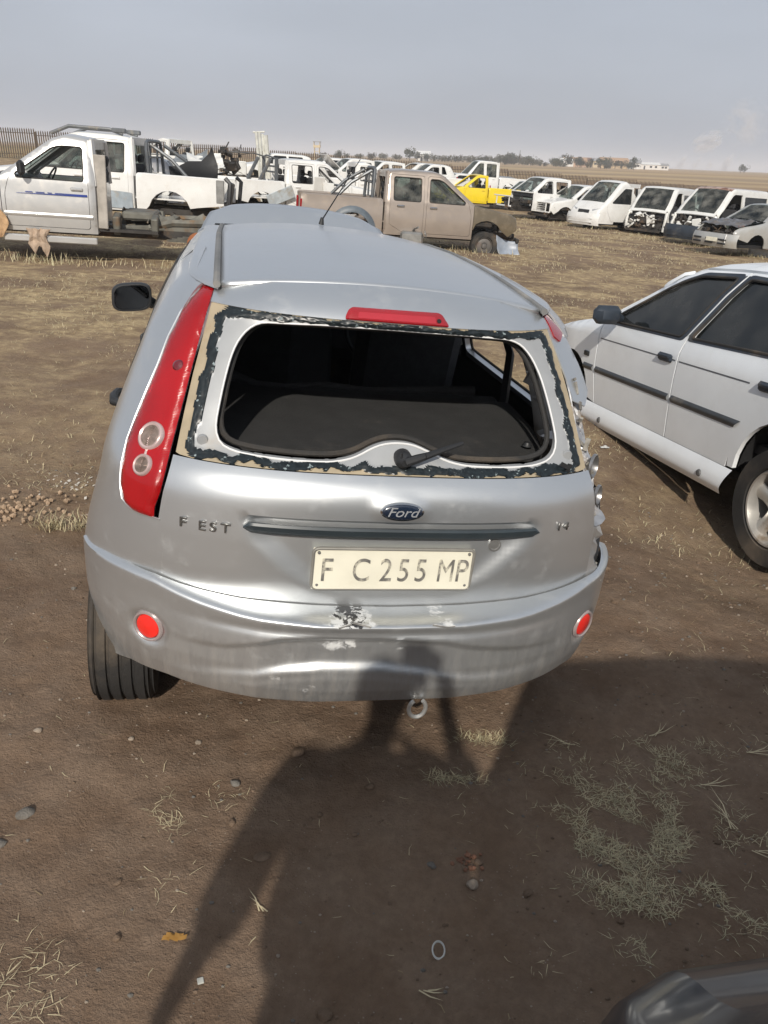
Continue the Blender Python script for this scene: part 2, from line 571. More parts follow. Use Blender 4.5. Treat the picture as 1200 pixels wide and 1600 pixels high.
PAINT = silver_paint(); BPAINT = bumper_paint()
BLACK = plain('black_plastic', (.022, .023, .025), .5, var=.2, dirt=(.09, .075, .06), dirt_lo=.55, dirt_hi=.9)
RUBBER = plain('rubber', (.028, .027, .026), .8, var=.3, dirt=(.14, .11, .08), dirt_lo=.45, dirt_hi=.85, bump=.3)
DARK = plain('dark_cavity', (.012, .012, .013), .9)
TRIM = plain('grey_trim', (.58, .57, .54), .75, var=.2)
CLOTH = plain('dark_cloth', (.034, .035, .038), .95, bump=.4, scale=20)
SHELF = plain('shelf_carpet', (.026, .026, .026), .95, bump=.3, scale=16, dirt=(.08, .07, .06), dirt_lo=.55, dirt_hi=1.0)
RED = lens_red()
CHROME = plain('chrome', (.62, .62, .61), .18, 1., var=.15)
DULLMETAL = plain('dull_metal', (.30, .30, .29), .5, .7, var=.3, dirt=(.15, .08, .04), dirt_lo=.5, dirt_hi=.8)
RUST = plain('rusty_metal', (.17, .075, .035), .85, 0, var=.5, dirt=(.08, .06, .05))
GREASE = plain('greasy_metal', (.055, .050, .045), .6, .3, var=.5, dirt=(.14, .09, .05), dirt_lo=.5, dirt_hi=.75)
GLUE = plain('window_glue', (.014, .021, .024), .35, var=.6, scale=90, dirt=(.26, .32, .33), dirt_lo=.60, dirt_hi=.66)
PRIMER = plain('beige_primer', (.38, .315, .215), .7, var=.2, scale=14, dirt=(.33, .22, .12), dirt_lo=.55, dirt_hi=.8)
FRAMEP = plain('frame_paint', (.37, .38, .385), .45, .25, var=.12, scale=9, dirt=(.42, .36, .28), dirt_lo=.55, dirt_hi=.85)
WHITE = car_paint('white_paint', (.74, .74, .72), rust=.0, dust=.25)
WHITER = car_paint('white_rusty_paint', (.72, .72, .69), rust=.22, dust=.35)
YELLOW = car_paint('yellow_paint', (.80, .60, .02), rust=.12, dust=.15)
TAN = car_paint('tan_paint', (.38, .325, .28), metal=.45, rust=.0, dust=.3)
TANR = car_paint('tan_rusty_paint', (.13, .105, .068), metal=.1, rust=.22, dust=.5)
SILVER2 = car_paint('silver_cab_paint', (.56, .56, .55), metal=.45, dust=.25)
GREYP = car_paint('grey_car_paint', (.45, .45, .43), metal=.3, rust=.15, dust=.4)
REDP = car_paint('maroon_paint', (.16, .02, .02), dust=.3)
NAVY = car_paint('dark_grey_paint', (.05, .055, .065), metal=.3, dust=.15, rough=.3)
GLASS = glass('car_glass', alpha=.26, dust=.28)
TINTED = glass('tinted_glass', tint=(.10, .11, .12), alpha=.55, dust=.10)
# ------------------------------------------------------------------ the silver hatchback
PIV = -.75
HM = (Matrix.Translation((.002, 1.690, 0)) @ Matrix.Rotation(rad(11.7), 4, 'Z') @ Matrix.Translation((PIV, 0, 0))
      @ Matrix.Rotation(rad(4.28), 4, 'Y') @ Matrix.Translation((-PIV, 0, 0)))
HB = empty('hatchback', 'silver hatchback without its rear window glass, dented bumper and bonnet raised, nearest the camera', 'car', mat=HM)
_zw = [.25, .36, .50, .60, .70, .80, .90, .95, 1.0, 1.1, 1.2, 1.3, 1.34, 1.37, 1.40]
_ww = [.79, .81, .832, .836, .818, .800, .782, .768, .752, .715, .675, .612, .565, .50, .44]
_zr = [.60, .70, .80, .88, .905, .93, .955, .985, 1.1, 1.2, 1.3, 1.33, 1.355, 1.38, 1.40]
_yr = [.103, .098, .101, .107, .110, .117, .132, .165, .245, .32, .395, .415, .44, .475, .52]
def sm_interp(z, a, b):
    # average of a few taps: rounds the corners of the table
    z = np.asarray(z, float)
    return (np.interp(z - .012, a, b) + 2 * np.interp(z, a, b) + np.interp(z + .012, a, b) + np.interp(z - .006, a, b) + np.interp(z + .006, a, b)) / 6
def W(z): return sm_interp(z, _zw, _ww)
def yrf(z): return sm_interp(z, _zr, _yr)
def Lnf(z): return np.interp(z, [.6, .95, 1.36], [.42, .42, .34])
def Yr(x, z):
    q = np.clip(np.abs(x) / W(z), 0, .9999)
    return yrf(z) + Lnf(z) * (1 - np.sqrt(1 - q ** 3))
def zroof(y): return np.interp(y, [.5, .65, .8, 1.0, 1.2, 1.6, 2.0, 2.3], [1.398, 1.412, 1.422, 1.433, 1.440, 1.445, 1.436, 1.412])
def Xs(y, z):
    y = np.asarray(y, float); z = np.asarray(z, float)
    lift = (zroof(y) - 1.398) * smooth01(1.12, 1.34, z)
    zz = z - lift
    s = np.clip((y - yrf(zz)) / Lnf(zz), 0, 1)
    x = W(zz) * (1 - (1 - s) ** 2) ** (1 / 3)
    front = 1 - .16 * smooth01(3.2, 3.95, y)
    bulge = .008 * np.sin(np.clip((z - .35) / .55, 0, 1) * np.pi)
    flare = .013 * np.exp(-((y - .60) / .36) ** 2) * (1 - smooth01(.66, .88, z)) * smooth01(.25, .40, y)
    tuck_ = 1 - .038 * smooth01(.8, 2.1, y) * smooth01(.72, .95, z)
    return x * front * tuck_ + bulge * smooth01(.6, 1.2, y) + flare

# --- tailgate
def recess(x, z):
    hw = np.interp(z, [.64, .67, .705, .80, .85, .86], [.20, .215, .272, .378, .40, .40])
    e = smooth01(-.02, .075, hw - np.abs(x)) * smooth01(.63, .69, z)
    return .022 * e * np.interp(z, [.64, .70, .85], [.35, .7, 1.0]) * (1 - smooth01(.853, .862, z))
def boss(x, z):
    d = np.sqrt((x / .085) ** 2 + ((z - .898) / .038) ** 2)
    return -.007 * (1 - smooth01(.55, 1.1, d))
def Ygate(P):
    x, z = P[:, 0], P[:, 1]
    y = Yr(x, z) + recess(x, z) + boss(x, z)
    y += .0035 * np.exp(-(((x - .22) / .09) ** 2 + ((z - .75) / .05) ** 2)) * 0
    return np.stack([x, y, z], 1)
_wz = [.585, .62, .65, .80, .88, .97, 1.06, 1.15, 1.23, 1.30, 1.345, 1.36]
_wv = [.560, .598, .616, .614, .602, .578, .560, .540, .519, .501, .488, .480]
def Wh(z): return np.interp(z, _wz, _wv)
back = lambda c: np.tile([0, -1., .2], (len(c), 1))
gate = MB()
def zbot(x): return .603 + .045 * (abs(x) / .6) ** 4
N = 40
lo = [(x, zbot(x)) for x in np.linspace(-.59, .59, N)]
rgt = [(float(Wh(z)), z) for z in np.linspace(.655, .974, 12)]
poly = lo + rgt + [(-p[0], p[1]) for p in rgt[::-1]]
P, T3 = patch2d(poly, step=.0135)
V, F = solid(Ygate(P), T3, .012, back); gate.add(V, F)
# spoiler band above the glass opening
def ztop(x): return 1.399 - .040 * (abs(x) / .48) ** 2.2
up = [(x, ztop(x)) for x in np.linspace(-.474, .474, 40)]
poly = [(x, 1.318) for x in np.linspace(-.494, .494, 40)] + [(.485, 1.345)] + up[::-1] + [(-.485, 1.345)]
P, T3 = patch2d(poly, step=.012)
def Yspoil(P):
    x, z = P[:, 0], P[:, 1]
    return np.stack([x, Yr(x, z), z], 1)
V, F = solid(Yspoil(P), T3, .02, back); gate.add(V, F)
tailgate = gate.build('tailgate', PAINT, HB, angle=32)

# --- window surround: beige border, torn ring of old glue, bare painted flange
hole = [(-.362, 1.290), (-.396, 1.271), (-.424, 1.237), (-.44, 1.199), (-.455, 1.145), (-.467, 1.088), (-.474, 1.05), (-.470, 1.023), (-.455, 1.007), (-.419, .998),
        (-.348, .994), (-.267, .992), (-.178, .994), (-.133, 1.002), (-.103, 1.013), (-.077, 1.027), (-.043, 1.039), (-.008, 1.043), (.037, 1.041), (.076, 1.028),
        (.129, 1.006), (.184, .996), (.29, .993), (.388, .995), (.438, 1.004), (.464, 1.022), (.473, 1.05), (.466, 1.092), (.453, 1.15), (.436, 1.205), (.412, 1.250), (.382, 1.280), (.341, 1.294), (.203, 1.300), (-.008, 1.301), (-.20, 1.299)]
def dens(poly, n):
    P = np.array(poly + [poly[0]]); d = np.r_[0, np.cumsum(np.hypot(*np.diff(P, axis=0).T))]
    t = np.linspace(0, d[-1], n, endpoint=False)
    return np.stack([np.interp(t, d, P[:, 0]), np.interp(t, d, P[:, 1])], 1)
NH = 420
Hh = dens(rnd(hole, .03), NH)
for _ in range(3): Hh = (np.roll(Hh, 1, 0) + 2 * Hh + np.roll(Hh, -1, 0)) / 4
outer = []
for zz in np.linspace(.976, 1.316, 24): outer.append((-float(Wh(zz)) + .005, zz))
outer += [(x, 1.316) for x in np.linspace(-.49, .49, 40)][1:-1]
for zz in np.linspace(1.316, .976, 24): outer.append((float(Wh(zz)) - .005, zz))
outer += [(x, .974) for x in np.linspace(.57, -.57, 40)][1:-1]
OO = dens(outer, 1200)
ctr = np.array([0, 1.14])
# match every hole point with the outline point in the same direction (aspect-corrected)
def ang(P): return np.arctan2((P[:, 1] - ctr[1]) / .17, (P[:, 0] - ctr[0]) / .53)
ao, ah = ang(OO), ang(Hh)
oi = [int(np.argmin(np.abs((ao - a + np.pi) % (2 * np.pi) - np.pi))) for a in ah]
Om = OO[oi]
NR = 26
ringV = []; ringM = []
for j in range(NR + 1):
    t = j / NR
    ringV.append(Om * (1 - t) + Hh * t)
R = np.array(ringV)                         # (NR+1, NH, 2)
flat = R.reshape(-1, 2)
dO = np.minimum(np.minimum(np.abs(flat[:, 1] - .974) + 0, np.abs(1.318 - flat[:, 1])), (Wh(flat[:, 1]) - np.abs(flat[:, 0])) * .97)
side_d = (Wh(flat[:, 1]) - np.abs(flat[:, 0])); top_d = 1.318 - flat[:, 1]; bot_d = flat[:, 1] - .974
def glue_mask(x, z, sd, td, bd):
    n1 = noise.fractal(Vector((x * 26, z * 26, 1.3)), 1., 2., 4); n2 = noise.fractal(Vector((x * 70, z * 70, 5.3)), 1., 2., 4)
    n = .007 * n1 + .004 * n2
    if min(sd, td, bd) < 0: return 0
    # distance inside each border, smooth-min rounds the corners
    s0 = sd - .026 + n; t0 = td - .004 + n; b0 = bd - .004 + n * 1.2
    k = min(s0, t0, b0)
    if s0 < .03 and b0 < .03: k = .03 - math.hypot(.03 - s0, .03 - b0)
    if s0 < .03 and t0 < .03: k = .03 - math.hypot(.03 - s0, .03 - t0)
    if k < 0: return 0                      # beige border
    wd = .022 if s0 < min(t0, b0) else (.017 if t0 < b0 else .015)
    if s0 < .06 and t0 < .05: wd = .025
    wd += .010 * noise.fractal(Vector((x * 17, z * 17, 9.)), 1., 2., 3) + .004 * n2
    return 1 if k < wd else 2
mask = np.array([glue_mask(x, z, sd_, td_, bd_) for (x, z), sd_, td_, bd_ in zip(flat, side_d, top_d, bot_d)])
y = Yr(flat[:, 0], flat[:, 1]) + .007
# flange dips towards the hole; humps at the bottom around the wiper pivot
tt = np.repeat(np.arange(NR + 1) / NR, NH)
y += .010 * tt ** 2
y -= np.where(mask == 1, .0045, 0) * (1 + .6 * np.array([noise.noise(Vector((a * 120, b * 120, 0))) for a, b in flat]))
V = np.stack([flat[:, 0], y, flat[:, 1]], 1)
F = []; M = []
for j in range(NR):
    for i in range(NH):
        a, b2 = j * NH + i, j * NH + (i + 1) % NH
        q = (a, b2, b2 + NH, a + NH)
        F.append(q)
        k = [mask[v] for v in q]
        M.append(1 if k.count(1) >= 2 else (2 if k.count(2) >= 2 else 0))
# rolled inner edge, 2 cm deep
base = len(V)
Hin = V[NR * NH:].copy(); Hin[:, 1] += .022
V = np.vstack([V, Hin])
for i in range(NH):
    a, b2 = NR * NH + i, NR * NH + (i + 1) % NH
    F.append((a, b2, base + (i + 1) % NH, base + i)); M.append(2)
sur = mesh_obj('window_surround', V, F, [PRIMER, GLUE, FRAMEP], HB, angle=50, mi=M)
bm = bmesh.new(); bm.from_mesh(sur.data); bmesh.ops.recalc_face_normals(bm, faces=bm.faces); bm.to_mesh(sur.data); bm.free()
sur['label'] = 'bare rear window surround with torn ring of old glue'
# bright rolled lip and the rubber seal behind it
lip = MB(); pts = [Vector((a, float(Yr(a, b)) + .016, b)) for a, b in Hh[::3]]; pts.append(pts[0])
lip.tube(pts, .0028, 6, caps=False); lip.build('flange_lip', plain('lip_paint', (.78, .78, .77), .35, var=.1), sur)
seal = MB()
sh = np.array(Hh); c = np.array([0, 1.14]); sh = c + (sh - c) * np.array([.985, .96])
hump = np.exp(-(sh[:, 0] / .11) ** 2) * (sh[:, 1] < 1.1)
pts = [Vector((a * .99, float(Yr(a, b)) + .055, b)) for a, b in sh[::3]]; pts.append(pts[0])
seal.tube(pts, .008, 8, caps=False); seal.build('rubber_seal', RUBBER, HB)
# small studs of the glass fixing
for sx in (-1, 1):
    st = MB(); p = (sx * .505, 1.015)
    st.lathe([(.0, -.004), (.012, -.004), (.014, 0), (.014, .006)], (p[0], float(Yr(p[0], p[1])) + .006, p[1]), 'y', 16)
    st.build('fixing_cap', FRAMEP, sur)
tg = MB()
tg.box((.487, float(Yr(.487, .99)) - .004, .996), (.03, .006, .012), (0, .4, 0)); tg.box((.50, float(Yr(.50, .99)) - .006, .990), (.012, .006, .022), (0, .2, 0))
tg.build('torn_clip', BLACK, sur)

# --- third brake lamp
bl = [(-.128, 1.350), (.128, 1.352), (.151, 1.320), (-.145, 1.320)]
P, T3 = patch2d(rnd(bl, .012), step=.008)
v3 = Yspoil(P); e = np.clip(segdist(P, bl) / .010, 0, 1); v3[:, 1] -= .003 + .006 * np.sqrt(1 - (1 - e) ** 2)
V, F = solid(v3, T3, .012, back)
brk = mesh_obj('brake_lamp', V, F, RED, HB, angle=40)
inn = [(-.105, 1.341), (.108, 1.343), (.110, 1.327), (-.108, 1.327)]
P, T3 = patch2d(rnd(inn, .003), step=.01); v3 = Yspoil(P); v3[:, 1] -= .0098
V, F = solid(v3, T3, .002, back); mesh_obj('lens_band', V, F, lens_red('red_lens_dark', (.42, .02, .03)), brk)
j = MB(); j.lathe([(0, -.003), (.006, -.003), (.006, .002)], (.118, float(Yr(.118, 1.334)) - .0105, 1.334), 'y', 12); j.build('washer_jet', BLACK, brk)

# --- tail lamps (left whole; on the right only the top shard and the torn housing are left)
l_out = [(-.485, 1.353), (-.516, 1.345), (-.545, 1.314), (-.572, 1.277), (-.602, 1.218), (-.627, 1.15), (-.653, 1.089), (-.678, 1.027), (-.699, .97), (-.710, .915), (-.713, .871), (-.707, .830), (-.687, .815), (-.656, .811), (-.624, .813)]
l_in = [(-.608, .883), (-.586, .978), (-.563, 1.068), (-.541, 1.155), (-.520, 1.236), (-.500, 1.307), (-.488, 1.345)]
lamp = l_out + [(-.622, .84)] + l_in
def Ylamp(P, off=0.):
    y = Yr(P[:, 0], P[:, 1]) + off
    return np.stack([P[:, 0], y, P[:, 1]], 1)
P, T3 = patch2d(lamp, step=.011)
v3 = Ylamp(P); e = np.clip(segdist(P, lamp) / .022, 0, 1)
bul = .013 * np.sqrt(1 - (1 - e) ** 2)
v3[:, 1] -= bul * .8; v3[:, 0] -= bul * .6
V, F = solid(v3, T3, .006, lambda c: np.tile([-.5, -1, 0], (len(c), 1)))
tl = mesh_obj('tail_lamp', V, F, lens_red('red_lens_clear', (.55, .008, .012), .38), HB, angle=50)
P, T3 = patch2d(lamp, step=.02); v3 = Ylamp(P, .006)
V, F = solid(v3, T3, .004, lambda c: np.tile([-.5, -1, 0], (len(c), 1))); mesh_obj('lamp_reflector', V, F, facets('lamp_facets', (.8, .78, .76), 130), tl)
tl['label'] = 'tall red tail lamp, whole'
def ylp(x, z): return float(Yr(x, z)) - .0125
CLEAR = plain('clear_lens', (.46, .38, .34), .16, .4, var=.35, scale=60, coat=1.)
RING = plain('lamp_ring', (.66, .50, .48), .25, .3)
for (cx, cz, rr) in ((-.633, 1.000, .034), (-.651, .938, .025)):
    nrm = Vector((float(Yr(cx - .01, cz) - Yr(cx + .01, cz)) / -.02, -1, float(Yr(cx, cz + .01) - Yr(cx, cz - .01)) / .02))
    nrm = Vector((float(Yr(cx + .01, cz) - Yr(cx - .01, cz)) / .02, -1, float(Yr(cx, cz + .01) - Yr(cx, cz - .01)) / .02)).normalized()
    q = nrm.to_track_quat('Z', 'Y').to_matrix()
    for nm, pr, mt in (('lens_ring', [(rr * .86, .006), (rr, .009), (rr * 1.14, .006), (rr * 1.16, -.004)], RING),
                       ('clear_lens', [(.0001, .003)] + [(rr * .9 * k / 12, .002 + .0055 * (k % 2)) for k in range(1, 12)] + [(rr * .88, .006)], CLEAR)):
        b2 = MB(); b2.lathe(pr, (0, 0, 0), 'z', 32)
        c0 = Vector((cx, ylp(cx, cz), cz)) + nrm * .003
        b2.V = [tuple(q @ Vector((v[0], v[1] * 1.0, v[2])) + c0) for v in b2.V]
        b2.build(nm, mt, tl, angle=60)
b2 = MB(); b2.grid(lambda u, v: Vector((-.6335 - .018 * u + (.010 * (1 - .3 * math.sin(3.14 * u))) * (2 * v - 1), ylp(-.6335 - .018 * u, 1.0 - .062 * u) - .0035, 1.000 - .062 * u)), 8, 4); b2.build('lens_bridge', RING, tl)
b2 = MB()
fl_ = [Vector((x - .004, float(Yr(x, z)) + .001, z)) for x, z in l_out] + [Vector((-.608, float(Yr(-.608, .812)) - .001, .812))]
b2.tube(fl_, .0026, 6); b2.build('lamp_flange', PAINT, HB)
for sg in (-1, 1):
    bk = [(a - .022, b) for a, b in l_out[1:]] + [(-.60, .80), (-.47, 1.30), (-.462, 1.372), (-.50, 1.366)]
    bk = [(a - .010, b) for a, b in l_out[1:6]] + [(-.60, 1.12), (-.55, 1.14), (-.49, 1.30), (-.475, 1.36), (-.50, 1.366)]
    bk = [(-sg * a, b) for a, b in bk]
    P, T3 = patch2d(bk, step=.02); P[:, 0] = np.clip(P[:, 0], -W(P[:, 1]) * .985, W(P[:, 1]) * .985)
    v3 = Ylamp(P, .012); 
    if sg > 0: v3[:, 1] -= .012
    V, F = solid(v3, T3, .004, lambda c: np.tile([sg * .5, -1, 0], (len(c), 1))); mesh_obj('lamp_seat', V, F, PAINT, HB)
b2 = MB(); b2.lathe([(0, .006), (.012, .005), (.017, 0)], (0, 0, 0), 'z', 16)
nrm = Vector((-.35, -1, .5)).normalized(); q = nrm.to_track_quat('Z', 'Y').to_matrix(); c0 = Vector((-.572, ylp(-.572, 1.165) - .002, 1.165))
b2.V = [tuple(q @ Vector(v) + c0) for v in b2.V]; b2.build('bulb_spot', lens_red('red_lens_black', (.12, .0, .005)), tl)
# right side: torn housing
mir = [(-a, b) for a, b in lamp]
P, T3 = patch2d(mir, step=.012)
v3 = Ylamp(P)
e = np.clip(segdist(P, mir) / .02, 0, 1)
cr_ = np.array([1.6 * abs(noise.noise(Vector((a * 26, b * 13, 3)))) + .8 * abs(noise.noise(Vector((a * 50, b * 34, 7)))) - .4 for a, b in P])
zf = smooth01(.80, .86, P[:, 1]) * (1 - smooth01(1.22, 1.34, P[:, 1])); v3[:, 1] += e * (.02 + .045 * cr_ * (1 - smooth01(1.10, 1.20, P[:, 1]))); v3[:, 0] -= zf * (v3[:, 0] - .54).clip(0) * .42 + e * .03 * cr_ * (P[:, 1] < 1.15)
V, F = solid(v3, T3, .004, lambda c: np.tile([.5, -1, 0], (len(c), 1)))
hs_ = mesh_obj('lamp_housing', V, F, plain('torn_housing', (.47, .48, .50), .38, .5, var=.4, scale=12, dirt=(.20, .16, .12), dirt_lo=.46, dirt_hi=.62), HB, angle=18)
hs_['label'] = 'torn empty lamp housing on the crushed right corner'
sh_ = [(.487, 1.353), (.516, 1.345), (.545, 1.314), (.556, 1.300), (.530, 1.285), (.505, 1.300), (.495, 1.335)]
P, T3 = patch2d(sh_, step=.008); v3 = Ylamp(P, -.008)
V, F = solid(v3, T3, .012, lambda c: np.tile([.5, -1, 0], (len(c), 1)))
s2 = mesh_obj('lens_shard', V, F, RED, HB, angle=50); s2['label'] = 'red shard left of the broken right tail lamp'
cup = MB()
for (cx, cz, rr) in ((.612, .972, .034), (.622, .900, .028)):
    q = Vector((.75, -.7, .1)).normalized().to_track_quat('Z', 'Y').to_matrix()
    b2 = MB(); b2.lathe([(.002, -.028), (rr * .5, -.022), (rr * .85, -.008), (rr, .004), (rr * 1.1, .002), (rr * 1.1, -.004)], (0, 0, 0), 'z', 20)
    c0 = Vector((cx, float(Yr(cx, cz)) + .015, cz))
    cup.add([q @ Vector(v) + c0 for v in b2.V], b2.F)
cup.build('reflector_cup', plain('dull_reflector', (.42, .41, .40), .32, .8, var=.4, scale=20), hs_)
fr_ = MB(); rr_ = random.Random(3)
for k in range(13):
    z = rr_.choice([rr_.uniform(.60, .70), rr_.uniform(.82, 1.20)])
    x = float(np.interp(z, [.6, .87, 1.0, 1.2], [.69, .615, .588, .560])) + rr_.uniform(-.012, .010)
    yy = float(Yr(x, z)) + rr_.uniform(-.004, .03)
    fr_.box((x, yy, z), (rr_.uniform(.006, .018), rr_.uniform(.003, .009), rr_.uniform(.01, .04)), (rr_.uniform(-1, 1), rr_.uniform(-1, 1), rr_.uniform(-1, 1)))
fr_.build('broken_plastic', plain('broken_bits', (.34, .32, .28), .6, var=.6, scale=30), hs_)

# --- rear bumper
_shx = [0, .2, .35, .5, .62, .72, .80, .84]
_shv = [.098, .096, .082, .052, .028, .012, .003, 0]
def ybase(x):
    q = np.clip(np.abs(x) / .842, 0, .99999)
    return .098 + .42 * (1 - np.sqrt(1 - q ** 3)) - np.interp(np.abs(x), _shx, _shv)
def ylow(z): return np.interp(z, [.33, .36, .40, .46, .54, .60], [.045, .028, .012, .0, .0, .006])
def ybump(x, z):
    y = ybase(x) + ylow(z) * np.interp(np.abs(x), [0, .6, .84], [1, .8, .2])
    g = lambda c, s, v: np.exp(-((v - c) / s) ** 2)
    # pushed-in middle with two wavy creases
    z1 = np.interp(x, [-.5, -.438, -.294, -.196, -.03, .152, .267, .407, .5], [.50, .504, .546, .558, .556, .541, .517, .498, .49])
    z2 = np.interp(x, [-.62, -.568, -.469, -.355, -.274, -.191, -.02, .128, .243, .361, .5], [.40, .408, .427, .450, .474, .488, .486, .456, .433, .428, .43])
    amp = np.interp(x, [-.6, -.42, -.2, .1, .35, .55], [0, .6, 1, 1, .55, 0])
    y = y + amp * (.020 * smooth01(.0, .022, z1 + .020 - z) * (1 - smooth01(.0, .06, z2 + .010 - z)))
    y = y - amp * .008 * g(z2 - .012, .014, z)
    y = y + amp * .007 * g(.583, .012, z)
    return y
def crest(x): return float(np.interp(abs(x), [0, .2, .4, .5, .56, .62, .70, .78, .842], [.603, .605, .612, .622, .632, .645, .652, .652, .640]))
def bump_end(z):
    return float(np.interp(z, [.26, .32, .40, .55, .66], [.455, .47, .48, .49, .44]))
# contour sampled in u: -1..1 across the back, beyond that along the flank
_th = np.linspace(0, math.pi / 2, 400); _cx = .842 * np.sin(_th) ** (2 / 3); _cy = .42 * (1 - np.cos(_th))
_cs = np.r_[0, np.cumsum(np.hypot(np.diff(_cx), np.diff(_cy)))]
def bump_pt(u, v):
    """u: arc length round the contour (signed); v: 0 bottom edge, .84 crest, 1 inner edge of the shelf"""
    s = abs(u); sg = 1 if u >= 0 else -1
    if s <= _cs[-1]: x = float(np.interp(s, _cs, _cx)); ex = 0
    else: x = .842; ex = s - _cs[-1]
    cz = crest(x) if ex == 0 else crest(.842)
    zb_ = float(np.interp(x, [0, .6, .72, .80, .842], [.352, .352, .338, .305, .265])); z = zb_ + (cz - zb_) * min(v / .84, 1)
    if x < .80: y = float(ybump(sg * x, z))
    else: y = .098 + float(np.interp(s, _cs, _cy)) - float(np.interp(x, _shx, _shv)) + float(ylow(z)) * .2 + ex
    tuck = float(np.interp(z, [.33, .36, .42, .5, .60, .66], [.035, .028, .014, .004, .0, .0]))
    xx = x - (tuck - .004) * float(smooth01(.45, .80, x))
    if v > .84:
        k = (v - .84) / .16
        shf = float(np.interp(x, _shx, _shv)) * .93
        z = cz + float(np.interp(x, [0, .5, .62, .7, .9], [.012, .018, .016, .012, .010])) * math.sin(k * math.pi / 2)
        y += shf * (1 - math.cos(k * math.pi / 2))
        xx -= .034 * k * float(smooth01(.6, .8, x))
    return Vector((xx * sg, y, z))
bmp = MB()
NU, NV = 190, 44
UM = float(_cs[-1]) + .12
Vb = []
for j in range(NV + 1):
    v = j / NV
    lo_, hi_ = .3, UM
    for _ in range(24):
        mid = (lo_ + hi_) / 2; p = bump_pt(mid, v)
        if p.y < bump_end(p.z): lo_ = mid
        else: hi_ = mid
    for i in range(NU + 1):
        t = -1 + 2 * i / NU
        Vb.append(bump_pt(lo_ * t, v))
Fb = [(j * (NU + 1) + i, j * (NU + 1) + i + 1, (j + 1) * (NU + 1) + i + 1, (j + 1) * (NU + 1) + i) for j in range(NV) for i in range(NU)]
# reflector bowls
RFL = [(-.640, .498), (.640, .492)]
for v in Vb:
    for (rx, rz_) in RFL:
        d = math.hypot((v.x - rx) / 1.0, v.z - rz_)
        if d < .062 and v.y < .3:
            k = 1 - float(smooth01(.030, .062, d))
            v.y += .016 * k; v.x -= .006 * k * (1 if rx > 0 else -1)
for v in Vb:
    if v.x > .62: v.x -= .035 * float(smooth01(.62, .84, v.x))
Vn = np.array([tuple(v) for v in Vb])
Ft = []
for q in Fb: Ft += [(q[0], q[1], q[2]), (q[0], q[2], q[3])]
V, F = solid(Vn, Ft, .006, lambda c: np.stack([c[:, 0] * .6, -np.ones(len(c)), np.zeros(len(c))], 1))
bump = mesh_obj('rear_bumper', V, F, BPAINT, HB, angle=60)
bump['label'] = 'dented and scuffed silver rear bumper'
for (rx, rz_) in RFL:
    yy = float(ybump(rx, rz_))
    nrm = Vector((.62 * (1 if rx > 0 else -1), -1, .0)).normalized()
    q = nrm.to_track_quat('Z', 'Y').to_matrix()
    b2 = MB(); b2.lathe([(.0001, .008), (.020, .007), (.034, .003), (.038, -.004)], (0, 0, 0), 'z', 28)
    c0 = Vector((rx, yy + .008, rz_ + .004))
    b2.V = [tuple(q @ Vector(v) + c0) for v in b2.V]
    b2.build('reflector', lens_red('reflector_red', (.95, .03, .02)), bump)
    b3 = MB(); b3.lathe([(.037, .003), (.040, .006), (.044, .005), (.047, -.002)], (0, 0, 0), 'z', 28)
    b3.V = [tuple(q @ Vector(v) + c0) for v in b3.V]
    b3.build('reflector_rim', plain('rim_silver', (.50, .42, .41), .3, .4), bump)
# scrape flap of torn skin on the crest
fl = MB()
for (x, z, a, l) in ((-.09, .618, .3, .05), (-.135, .614, -.4, .035), (.12, .612, .2, .04), (.15, .609, -.2, .025)):
    fl.box((x, float(ybump(x, z)) - .003, z), (l, .002, .010), (rad(35), a, 0))
fl.build('torn_flap', plain('flap', (.6, .6, .58), .5, var=.5, scale=50), bump)
hk = MB()
arc = [Vector((.098 + .027 * math.sin(t) * .9, .02 + .0, .352 - .022 - .030 * math.cos(t))) for t in np.linspace(-2.6, 2.6, 20)]
hk.tube(arc, .0062, 8); hk.build('towing_eye', plain('eye_metal', (.6, .6, .58), .35, .7, var=.2), HB)

# --- things on the tailgate
hd = MB()
zt = lambda x: .853
def hpt(u, v):
    x = -.400 + .80 * u
    prof = [(.100, .846), (.080, .852), (.076, .846), (.082, .826), (.094, .817), (.128, .820)]
    k = v * (len(prof) - 1); i = min(int(k), len(prof) - 2); f = k - i
    yy = prof[i][0] * (1 - f) + prof[i + 1][0] * f; zz = prof[i][1] * (1 - f) + prof[i + 1][1] * f
    e = min(1, (1 - abs(2 * u - 1)) / .03)
    if abs(2 * u - 1) > .97: zz = .836 + (zz - .836) * max(.25, e)
    bowy = float(Yr(x, .85)) - float(Yr(0, .85))
    return Vector((x * (1 - .04 * (v > .5) * (v - .5) * 2), yy + bowy + .010, zz))
hd.grid(hpt, 60, 15)
hd.build('handle_strip', plain('handle_black', (.030, .042, .050), .38, dirt=(.10, .10, .09), dirt_lo=.5, dirt_hi=1.0), tailgate, angle=40)
em = MB()
ey = float(Yr(0, .898)) - .007
tilt = Matrix.Rotation(rad(-4), 3, 'X')
def ell(rx, rz_, yoff, k=40): return [(rx * math.cos(2 * math.pi * i / k), yoff, rz_ * math.sin(2 * math.pi * i / k)) for i in range(k)]
def disc(mb, rings, c, m=0, k=40):
    V = []
    for (rx, rz_, yo) in rings: V += [tilt @ Vector(p) + Vector(c) for p in ell(rx, rz_, yo, k)]
    n = len(rings); F = []
    for a in range(n - 1):
        for i in range(k): F.append((a * k + i, a * k + (i + 1) % k, (a + 1) * k + (i + 1) % k, (a + 1) * k + i))
    F.append(tuple((n - 1) * k + i for i in range(k)))
    mb.add(V, F, m)
disc(em, [(.058, .0245, .004), (.058, .0245, -.003), (.054, .0215, -.006)], (.002, ey, .898))
